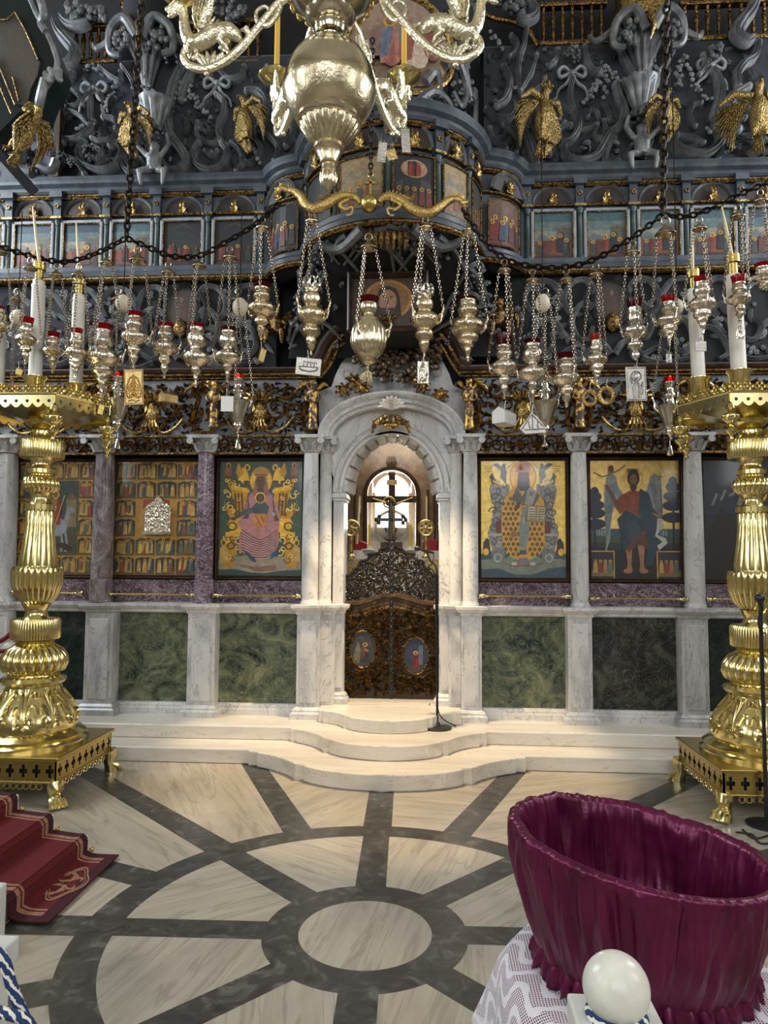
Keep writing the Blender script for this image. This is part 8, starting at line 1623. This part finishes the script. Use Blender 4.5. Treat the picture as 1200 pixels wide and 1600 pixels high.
for px, y0, y1, Y, r_, lab, m_ in ((577, 820, 858, 8.75, .016, 'left short bright yellow candle on the altar', 'yellow_wax'), (641, 820, 858, 8.75, .02, 'right short bright yellow candle on the altar', 'yellow_wax'), (560, 776, 850, 8.55, .013, 'long thin pale candle left of the altar cross, leaning slightly', 'pale_wax'), (666.5, 776, 815, 8.55, .013, 'long thin pale candle standing behind the right fan', 'pale_wax')):
    a, c = W(px-(2 if y1 == 850 else 0), y1, Y), W(px+(2 if y1 == 850 else 0), y0, Y); a.z = min(a.z, za+.02 if y1 > 855 else a.z); b = MB(); b.tube([a, c], r_, 10); b.tube([c, c+Vector((0, 0, .02))], .003, 4); tag(b.build('altar_taper', M[m_], None), lab, 'candle')
    if y1 > 855: b = MB(); b.lathe([(.0, za), (.1, za), (.1, za+.012), (.03, za+.02), (.03, za+.05), (0, za+.05)], 16, (a.x, Y, 0)); tag(b.build('candle_dish', M['linen'], None), 'white dish under the %s yellow candle' % lab.split()[0], 'dish')
CR = thing('altar_cross', 'brown altar cross with a gilded crucified figure before the bright window', 'cross', W(612, 842, 9.3)); Yc = 9.3; q = lambda x, y, d=0: W(x, y, Yc-d)
b = MB(); zb_, zt_ = q(612, 850).z, q(612, 738).z; x = q(612, 790).x; w = .045; b.box((x-w, Yc, zb_), (x+w, Yc+.03, zt_)); z = q(612, 780).z; b.box((q(572, 780).x, Yc, z-w), (q(652, 780).x, Yc+.03, z+w)); b.box((x-.14, Yc+.0, za-.05), (x+.14, Yc+.1, zb_+.03)); bevel(b.build('cross_beam', M['brown_wood'], CR, False), .005)
b = MB(); z2 = q(612, 754).z; b.box((x-.07, Yc-.012, z2-.035), (x+.07, Yc, z2+.035)); b.lathe([(.06, 0), (.075, .004), (.085, .0)], 24, q(608, 785, .02), rx(PI/2)); b.build('gilt_tablet', M['votive_gold'], CR)
b = MB(); h = q(607, 785, .035)
b.tube([q(580, 778, .02), q(596, 783, .03), q(608, 788, .03), q(616, 789, .03), q(630, 783, .03), q(646, 777, .02)], [.012, .016, .024, .024, .016, .012], 8); b.tube([q(612, 788, .03), q(613, 800, .035), q(612, 812, .03), q(616, 826, .03), q(612, 842, .03)], [.03, .04, .034, .024, .014], 8); b.ball(h, (.028, .028, .036), 10); remesh(b.build('crucified_figure', M['votive_gold'], CR), .008, 2)
b = MB(); b.lathe([(.055, 0), (.075, .0), (.075, .006), (.055, .006)], 24, q(607, 785, .01), rx(PI/2)); b.build('halo', M['gold'], CR)
for px, py, w_, Y, lab in ((563, 862, 20, 9.9, 'left red upholstered chair back beyond the altar'), (672, 858, 22, 9.9, 'right red upholstered chair back beyond the altar')):
    p = W(px, py, Y); w = ms(w_, Y)/2; CHR = thing('red_chair', lab, 'chair', (p.x, Y, Z3)); b = MB(); b.prism([(p.x-w, p.z-.25), (p.x+w, p.z-.25), (p.x+w*1.1, p.z+.12), (p.x, p.z+.15), (p.x-w*1.1, p.z+.12)], Y, Y+.06); bevel(b.build('backrest', M['red_cloth'], CHR, False), .02); b = MB(); b.box((p.x-w, Y-.4, Z3+.42), (p.x+w, Y+.05, Z3+.5)); b.build('seat', M['red_cloth'], CHR, False)
    for sx_ in (-1, 1):
        for dy in (-.36, .02): b = MB(); b.box((p.x+sx_*(w-.04)-.02, Y+dy, Z3), (p.x+sx_*(w-.04)+.02, Y+dy+.04, Z3+.42)); b.build('leg', M['brown_wood'], CHR, False)
b = MB(); p = W(612, 842, 9.8); b.box((p.x-.3, 9.8, Z3), (p.x+.3, 9.9, p.z+.16)); b.lathe([(.2, 0), (.24, .02), (.2, .04)], 20, p+Vector((0, -.01, .16)), rx(PI/2)); tag(b.build('bishop_throne', M['cream_marble'], None, False), 'pale throne back below the window behind the altar cross', 'throne')
# ================================================================== microphone stand
m0 = FL(683, 1138, Z2); MS_ = thing('microphone_stand', 'black microphone stand with a round base in front of the right door leaf', 'microphone stand', m0)
b = MB(); b.lathe([(0, 0), (.125, 0), (.125, .012), (.11, .02), (.03, .026), (.02, .05), (0, .05)], 32, m0); b.build('round_base', M['black_metal'], MS_)
pz = W(683, 900, m0.y).z; b = MB(); b.tube([m0, Vector((m0.x, m0.y, pz))], .011, 10); b.tube([Vector((m0.x, m0.y, Z2+.62)), Vector((m0.x, m0.y, Z2+.68))], .018, 10); b.build('pole', M['black_metal'], MS_)
gy = m0.y; b = MB(); b.tube(crv([Vector((m0.x, gy, pz)), W(681, 885, gy), W(672, 875, gy), W(668, 862, gy), W(670, 857, gy-.02)], 6), .007, 8); b.build('gooseneck', M['black_metal'], MS_)
b = MB(); a, c = W(670, 862, gy-.03), W(652, 857, gy-.06); d = (c-a).normalized(); b.tube([W(678, 864, gy-.02), a, a.lerp(c, .6)], [.01, .012, .014], 10); b.ball(c, (.026, .026, .024), 14); MC = b.build('microphone', M['black_metal'], None); tag(MC, 'black handheld microphone in the clip of the stand before the doors', 'microphone')
b = MB(); b.tube(crv([W(678, 866, gy-.02), W(676, 880, gy-.05), W(670, 886, gy-.03), W(680, 900, gy-.015), W(681, 960, gy-.016), W(682, 1060, gy-.016), m0+Vector((.02, -.016, .12)), m0+Vector((.16, .05, .012)), m0+Vector((.02, .3, .012)), m0+Vector((-.12, .28, .012)), m0+Vector((-.06, .42, .12))], 8), .005, 6); b.build('cable', M['rubber'], MS_)
m1 = Vector((W(1197, 1255, 4.75).x, 4.75, 0)); MT = thing('microphone_stand', 'black microphone stand at the right edge beside the brass candlestick', 'microphone stand', m1)
b = MB(); b.lathe([(0, 0), (.12, 0), (.12, .012), (.03, .02), (0, .02)], 24, m1); b.build('round_base', M['black_metal'], MT); b = MB(); b.tube([m1, Vector((m1.x, m1.y, W(1197, 945, 4.75).z))], .012, 10); b.tube([Vector((m1.x, m1.y, W(1197, 945, 4.75).z)), W(1190, 942, 4.7)], .012, 8); b.build('pole', M['black_metal'], MT)
b = MB(); b.ball(W(1187, 935, 4.66), .03, 12); b.tube([W(1187, 937, 4.66), W(1190, 955, 4.7)], [.018, .012], 8); b.tube(crv([W(1190, 955, 4.7), W(1184, 968, 4.68), W(1188, 985, 4.7), W(1196, 990, 4.74)], 5), .005, 5); tag(b.build('microphone', M['black_metal'], None), 'small black microphone in front of the right candlestick vase', 'microphone')
b = MB()
for k, pts in enumerate((((1150, 1300), (1175, 1304), (1190, 1318), (1230, 1312)), ((1160, 1296), (1180, 1310), (1215, 1300)))): b.tube([FL(q.x, q.y, .006) for q in crv(pts, 6)], .006, 5)
tag(b.build('floor_cable', M['rubber'], None), 'thin black cables lying on the floor between basin and right candlestick', 'cable')
# ================================================================== left stairs with red carpet
ya, yc = 3.22, 3.96; rs = [-1.90, -2.10, -2.31, -2.55]; rh_ = .105
for i, x in enumerate(rs):
    b = MB(); b.box((-4.4, ya-.12, i*rh_), (x, yc+.05, (i+1)*rh_)); tag(bevel(b.build('stair_step', M['cream_marble'], None, False), .008), '%s marble stair step under the red carpet at the left' % ('lowest', 'second', 'third', 'topmost')[i], 'step')
path = [(-1.70, .012)]+[(q.x, q.y) for q in crv([(-1.76, .012), (-1.84, .014), (-1.885, .03)], 3)]
for i, x in enumerate(rs): path += [(x+.012, i*rh_+.03), (x+.014, (i+1)*rh_-.01), (x, (i+1)*rh_+.014), (x-.04, (i+1)*rh_+.014)]
path += [(-4.3, 4*rh_+.014)]
b = MB(); cols = [ya, ya+.045, ya+.055, ya+.085, ya+.10, ya+.115, yc-.115, yc-.10, yc-.085, yc-.055, yc-.045, yc]; mats = [1, 2, 0, 2, 0, 0, 0, 2, 0, 2, 1]; mats = [1, 1, 2, 0, 2, 0, 2, 0, 2, 1, 1]
for (x0, z0), (x1, z1) in zip(path, path[1:]):
    for k in range(11): b.add([(x0, cols[k], z0), (x0, cols[k+1], z0), (x1, cols[k+1], z1), (x1, cols[k], z1)], [(0, 1, 2, 3)], mats[k] if (x0 < -1.72) else 1)
CP = b.build('stair_carpet', [M['carpet'], M['carpet_dark'], M['carpet_gold']], None, False); tag(CP, 'red carpet runner with gold borders draped down the steps at the left', 'carpet'); sm = CP.modifiers.new('thickness', 'SOLIDIFY'); sm.thickness = .008; sm.offset = 1
b = MB(); MM = tr(-1.795, (ya+yc)/2, .018)@rz(PI/2)@rx(PI/2)@rx(PI)@Matrix.Scale(1, 4) if 0 else None
# embroidered two-headed bird medallion on the flat end
def emb(u, v): return Vector((-1.80+v, (ya+yc)/2-u, .024))
def estroke(pts, w): b.tube([emb(*q) for q in crv(pts, 4)], w, 5)
for s_ in (-1, 1):
    estroke([(s_*.02, -.05), (s_*.03, 0), (s_*.06, .03), (s_*.05, .055), (s_*.03, .05)], .006)
    for k in range(4): estroke([(s_*.02, .0), (s_*(.07+.015*k), .02-.012*k), (s_*(.1+.005*k), -.01-.02*k)], .004)
    estroke([(s_*.01, -.03), (s_*.03, -.06), (s_*.05, -.065)], .005)
b.tube([emb(.16*cos(a)*(1+.12*cos(4*a)), .085*sin(a)*(1+.1*cos(4*a))) for a in [TAU*i/40 for i in range(40)]], .005, 5, closed=True); b.tube([emb(.14*cos(a)*(1+.12*cos(4*a)), .072*sin(a)*(1+.1*cos(4*a))) for a in [TAU*i/40 for i in range(40)]], .003, 5, closed=True)
for (x0, z0), (x1, z1) in zip(path[1:], path[2:-1]):
    n = max(1, int(math.hypot(x1-x0, z1-z0)/.03))
    for k in range(n):
        for yy in (ya+.07, yc-.07): b.ball((x0+(x1-x0)*k/n, yy, z0+(z1-z0)*k/n+.01), (.008, .008, .004), 5)
b.build('embroidery', M['carpet_gold'], CP)
for i, x in enumerate(rs[:3]):
    b = MB(); b.tube([Vector((x+.02, ya-.05, i*rh_+.022)), Vector((x+.02, yc+.05, i*rh_+.022))], .006, 6)
    for yy in (ya-.05, yc+.05): b.ball((x+.02, yy, i*rh_+.022), .014, 8)
    tag(b.build('stair_rod', M['old_brass'], None), 'thin brass rod holding the carpet at the %s riser' % ('lowest', 'second', 'third')[i], 'rod')
# right side carpet and steps behind the basin
b = MB(); x0, x1 = FL(1166, 1440).x, 3.2
b.box((x0+.25, 2.3, 0), (3.6, 3.5, .12)); tag(bevel(b.build('stair_step', M['cream_marble'], None, False), .008), 'pale marble step under the red carpet behind the basin at the right', 'step')
b = MB(); cols = [2.45, 2.5, 2.56, 2.58, 3.22, 3.24, 3.3, 3.35]; mats = [1, 0, 2, 0, 2, 0, 1]; path = [(x0, .012), (x0+.22, .012), (x0+.24, .03), (x0+.24, .125), (x0+.27, .132), (3.5, .132)]
for (a, z0), (c, z1) in zip(path, path[1:]):
    for k in range(7): b.add([(a, cols[k], z0), (c, cols[k], z1), (c, cols[k+1], z1), (a, cols[k+1], z0)], [(0, 1, 2, 3)], mats[k])
CQ = b.build('stair_carpet', [M['carpet'], M['carpet_dark'], M['carpet_gold']], None, False); tag(CQ, 'red carpet with gold border glimpsed behind the purple basin at the right', 'carpet'); sm = CQ.modifiers.new('thickness', 'SOLIDIFY'); sm.thickness = .008; sm.offset = 1
# ================================================================== baptismal basin under purple satin, on a lace-covered table
bx, by = .515, 1.83; zrim, zbot, rt2 = .945, .685, .312
BS = thing('draped_basin', 'wide round basin swathed in gathered purple satin on the lace covered table', 'basin', (bx, by, zbot)); NA = 360
def rim_z(a): return .03-.04*cos(a)
rr = random.Random(3); ph = [rr.uniform(0, TAU) for _ in range(12)]; fr = [31, 47, 17, 66, 9, 88, 23, 5]
def fold(a, t, k=1.0):
    nz = lambda f_, z: noise.noise(Vector((cos(a)*f_, sin(a)*f_, z)))
    g = 1 if t < .85 else max(.35, 1-(t-.85)*5)
    return k*(g*(.010*nz(3.2, t*1.1)+.008*(abs(nz(7, t*1.3+5))*2-.5)+.005*(abs(nz(14, t*1.0+9))*2-.5))+.0026*nz(30, t*.8+2)+(0 if t < .8 else .0022*(abs(nz(40, 3))*2-.5)))
prof = [(.70, .0, 0), (.735, .02, .5), (.77, .05, 1), (.765, .065, .6), (.80, .12, 1), (.86, .3, 1.3), (.92, .5, 1.5), (.965, .7, 1.6), (.99, .86, 1.7), (1.0, .94, 1.9), (.992, .985, 1.8), (.965, 1.005, 1.8), (.93, 1.0, 1.9), (.905, .97, 1.6), (.89, .9, 1.4), (.87, .75, 1.3), (.84, .55, 1.2), (.8, .3, 1.1), (.74, .14, .8), (.5, .1, .5), (.0, .1, 0)]
b = MB(); vs = []
pf = []
for (p, q) in zip(prof, prof[1:]):
    for k in range(3): pf.append(tuple(p[i]+(q[i]-p[i])*k/3 for i in range(3)))
pf.append(prof[-1])
for j, (r_, t_, k) in enumerate(pf):
    for i in range(NA):
        a = TAU*i/NA; tw = a+.05*sin(7*a)*(1-t_); R_ = rt2*r_+fold(tw, t_, k)*(1 if j < 33 else 1.0); zc = zbot+(zrim-zbot)*t_+rim_z(a)*t_+(fold(a*1.0, .95, .5) if .9 < t_ else 0)+(.012*sin(34*a+ph[2])+.01*sin(57*a) if t_ < .01 else 0); vs.append(Vector((bx+R_*cos(a), by+R_*sin(a), zc)))
n = len(pf); fs = []
for j in range(n-1):
    for i in range(NA): fs.append((j*NA+i, j*NA+(i+1) % NA, (j+1)*NA+(i+1) % NA, (j+1)*NA+i))
b.add(vs, fs); b.build('satin_drape', M['satin'], BS, True, 3.0)
b = MB(); vs = []
for j, (r_, z) in enumerate(((.765, .05), (.78, .035), (.80, .015), (.80, -.008))):
    for i in range(NA): a = TAU*i/NA; k = j/3; vs.append(Vector((bx+(rt2*r_+(.010*sin(40*a+ph[1])+.007*sin(63*a+ph[4]))*k)*cos(a), by+(rt2*r_+(.010*sin(40*a+ph[1])+.007*sin(63*a+ph[4]))*k)*sin(a), zbot+z+.006*sin(52*a)*k)))
fs = [(j*NA+i, j*NA+(i+1) % NA, (j+1)*NA+(i+1) % NA, (j+1)*NA+i) for j in range(3) for i in range(NA)]; b.add(vs, fs); o = b.build('ruffled_hem', M['satin'], BS, True, 3.0); sm = o.modifiers.new('thickness', 'SOLIDIFY'); sm.thickness = .003
b = MB(); b.lathe([(.0, 0), (.226, 0), (.236, .008), (.23, .022), (0, .022)], 48, (bx, by, zbot-.022)); b.build('wicker_base', M['pale_wax'], BS)
TB = thing('side_table', 'small round table under the lace cloth that carries the purple basin', 'table', (bx, by, 0)); zt_ = zbot-.022; b = MB(); b.lathe([(0, zt_-.04), (.30, zt_-.04), (.30, zt_-.004), (0, zt_-.004)], 40, (bx, by, 0)); b.build('table_top', M['brown_wood'], TB); b = MB(); b.lathe([(.2, 0), (.2, .03), (.06, .06), (.045, .3), (.07, zt_-.05), (0, zt_-.04)], 20, (bx, by, 0)); b.build('pedestal', M['brown_wood'], TB)
def cloth(name, r0, drop, wave, mat, label, cat, zt, n=240):
    prof = [(0, 0)]+[(r0*k/6, 0) for k in range(1, 7)]+[(r0+.012, -.012)]+[(r0+.02+.05*k/8, -.012-drop*k/8) for k in range(1, 9)]; vs = []; uv = []
    for j, (r_, z) in enumerate(prof):
        k = max(0, (j-6)/9)
        for i in range(n+1):
            a = TAU*i/n; w = 1+wave*k*(sin(9*a+1)+.5*sin(14*a))+(.0 if j < 7 else 0); L = r_-z*.98; vs.append(Vector((bx+r_*w*cos(a), by+r_*w*sin(a), zt+z*(1+.12*sin(4*a+.8)*k)))); uv.append((.5+L*cos(a), .5+L*sin(a)))
    fs = [(j*(n+1)+i, j*(n+1)+i+1, (j+1)*(n+1)+i+1, (j+1)*(n+1)+i) for j in range(len(prof)-1) for i in range(n)]
    b = MB(); b.add(vs, fs); o = b.build(name, M[mat], None, True, 2.0); ul = o.data.uv_layers.new(name='UVMap')
    for lp in o.data.loops: ul.data[lp.index].uv = uv[lp.vertex_index]
    return tag(o, label, cat)
cloth('lace_tablecloth', .315, .20, .06, 'lace', 'white crocheted lace cloth draped over the small table under the basin', 'tablecloth', zt_+.002)
cloth('red_tablecloth', .308, .58, .035, 'red_cloth', 'dark red under cloth showing below the white lace at the table', 'tablecloth', zt_-.002)
# ================================================================== marble posts with balls and ropes
def post(x0, x1, y0, y1, zt, lab):
    P_ = thing('marble_post', lab, 'post', ((x0+x1)/2, (y0+y1)/2, 0)); b = MB(); b.box((x0+.012, y0+.012, 0), (x1-.012, y1-.012, zt-.05)); b.box((x0, y0, zt-.05), (x1, y1, zt)); bevel(b.build('shaft', M['post_marble'], P_, False), .004); return P_
P1 = post(.205, .325, .965, 1.115, 1.015, 'pale marble post with a ball in front of the purple basin'); bc = Vector((W(962, 1498, 1.055).x, 1.055, 1.015+.043)); b = MB(); b.ball(bc, .0455, 40); b.build('marble_ball', M['ball_marble'], P1)
b = MB(); b.tube([bc+Vector((.034*cos(a), .034*sin(a), -.036)) for a in [TAU*i/30 for i in range(30)]], .009, 8, closed=True); b.tube(crv([bc+Vector((.02, -.03, -.036)), bc+Vector((-.03, -.05, -.036)), bc+Vector((-.09, -.06, -.038)), bc+Vector((-.16, -.09, -.09)), bc+Vector((-.34, -.2, -.3))], 6), .0085, 8); tag(b.build('barrier_rope', M['rope'], None), 'blue and white braided rope tied round the marble ball at the right', 'rope')
P2 = post(-1.02, W(-6, 1500, 1.5).x+.015, 1.42, 1.56, W(0, 1484, 1.5).z, 'marble post cut off by the lower left corner')
b = MB(); b.tube([W(q.x, q.y, 1.44) for q in crv([(-20, 1470), (6, 1500), (18, 1540), (36, 1585), (60, 1640)], 6)], .011, 8); b.tube([W(q.x, q.y, 1.4) for q in crv([(-20, 1578), (20, 1586), (44, 1598), (60, 1640)], 5)], .011, 8); tag(b.build('barrier_rope', M['rope'], None), 'blue and white braided rope in the lower left corner', 'rope')
b = MB(); x0, x1 = W(-30, 1400, 3.0).x, W(-14, 1400, 3.0).x; b.box((x0, 3.0, 0), (x1, 3.12, W(0, 1398, 3.0).z)); tag(bevel(b.build('stair_newel', M['post_marble'], None, False), .01), 'white marble block at the left edge in front of the red carpet', 'block')
p = W(14, 1012, 5.95); P3 = post(p.x-.25, p.x+.07, 5.88, 6.02, p.z-.055, 'small pale marble post with a ball behind the left candlestick'); b = MB(); b.ball(p, .06, 24); b.build('marble_ball', M['ball_marble'], P3)
b = MB(); b.tube([W(q.x, q.y, 5.92) for q in crv([(-30, 1014), (4, 1000), (18, 990), (40, 984)], 5)], .02, 8); b.tube([W(q.x, q.y, 5.9) for q in crv([(-30, 1024), (0, 1018), (12, 1016)], 5)], .018, 8); tag(b.build('barrier_rope', M['red_rope'], None), 'dark red rope tied to the small marble post behind the left candlestick', 'rope')
# ================================================================== added step light, world, view
def spot(name, loc, tgt, power, col, size, blend, r=.06):
    l = bpy.data.lights.new(name, 'SPOT'); l.energy = power; l.color = col; l.spot_size = size; l.spot_blend = blend; l.shadow_soft_size = r
    o = bpy.data.objects.new(name, l); o.location = loc; o.rotation_euler = (Vector(tgt)-Vector(loc)).to_track_quat('-Z', 'Y').to_euler(); COL.objects.link(o); return o
spot('added_step_light', (XD+.05, 5.95, 3.5), (XD, 5.85, .2), 420, (1, .76, .46), DEG(62), .35)  # unseen spot added for the warm pool on the steps, no fixture built
wd = bpy.data.worlds.new('daylit_world'); S.world = wd; wd.use_nodes = True; bg = wd.node_tree.nodes['Background']; bg.inputs[0].default_value = (.75, .85, 1, 1); bg.inputs[1].default_value = .6
S.view_settings.view_transform = 'Standard'; S.view_settings.look = 'None'; S.view_settings.exposure = EXPOSURE; S.view_settings.gamma = 1; S.view_settings.use_curve_mapping = False
S.cycles.use_denoising = True; S.cycles.max_bounces = 6; S.cycles.diffuse_bounces = 3; S.cycles.glossy_bounces = 4; S.cycles.transmission_bounces = 4; S.cycles.transparent_max_bounces = 8; S.cycles.caustics_reflective = False; S.cycles.caustics_refractive = False; S.cycles.sample_clamp_indirect = 6
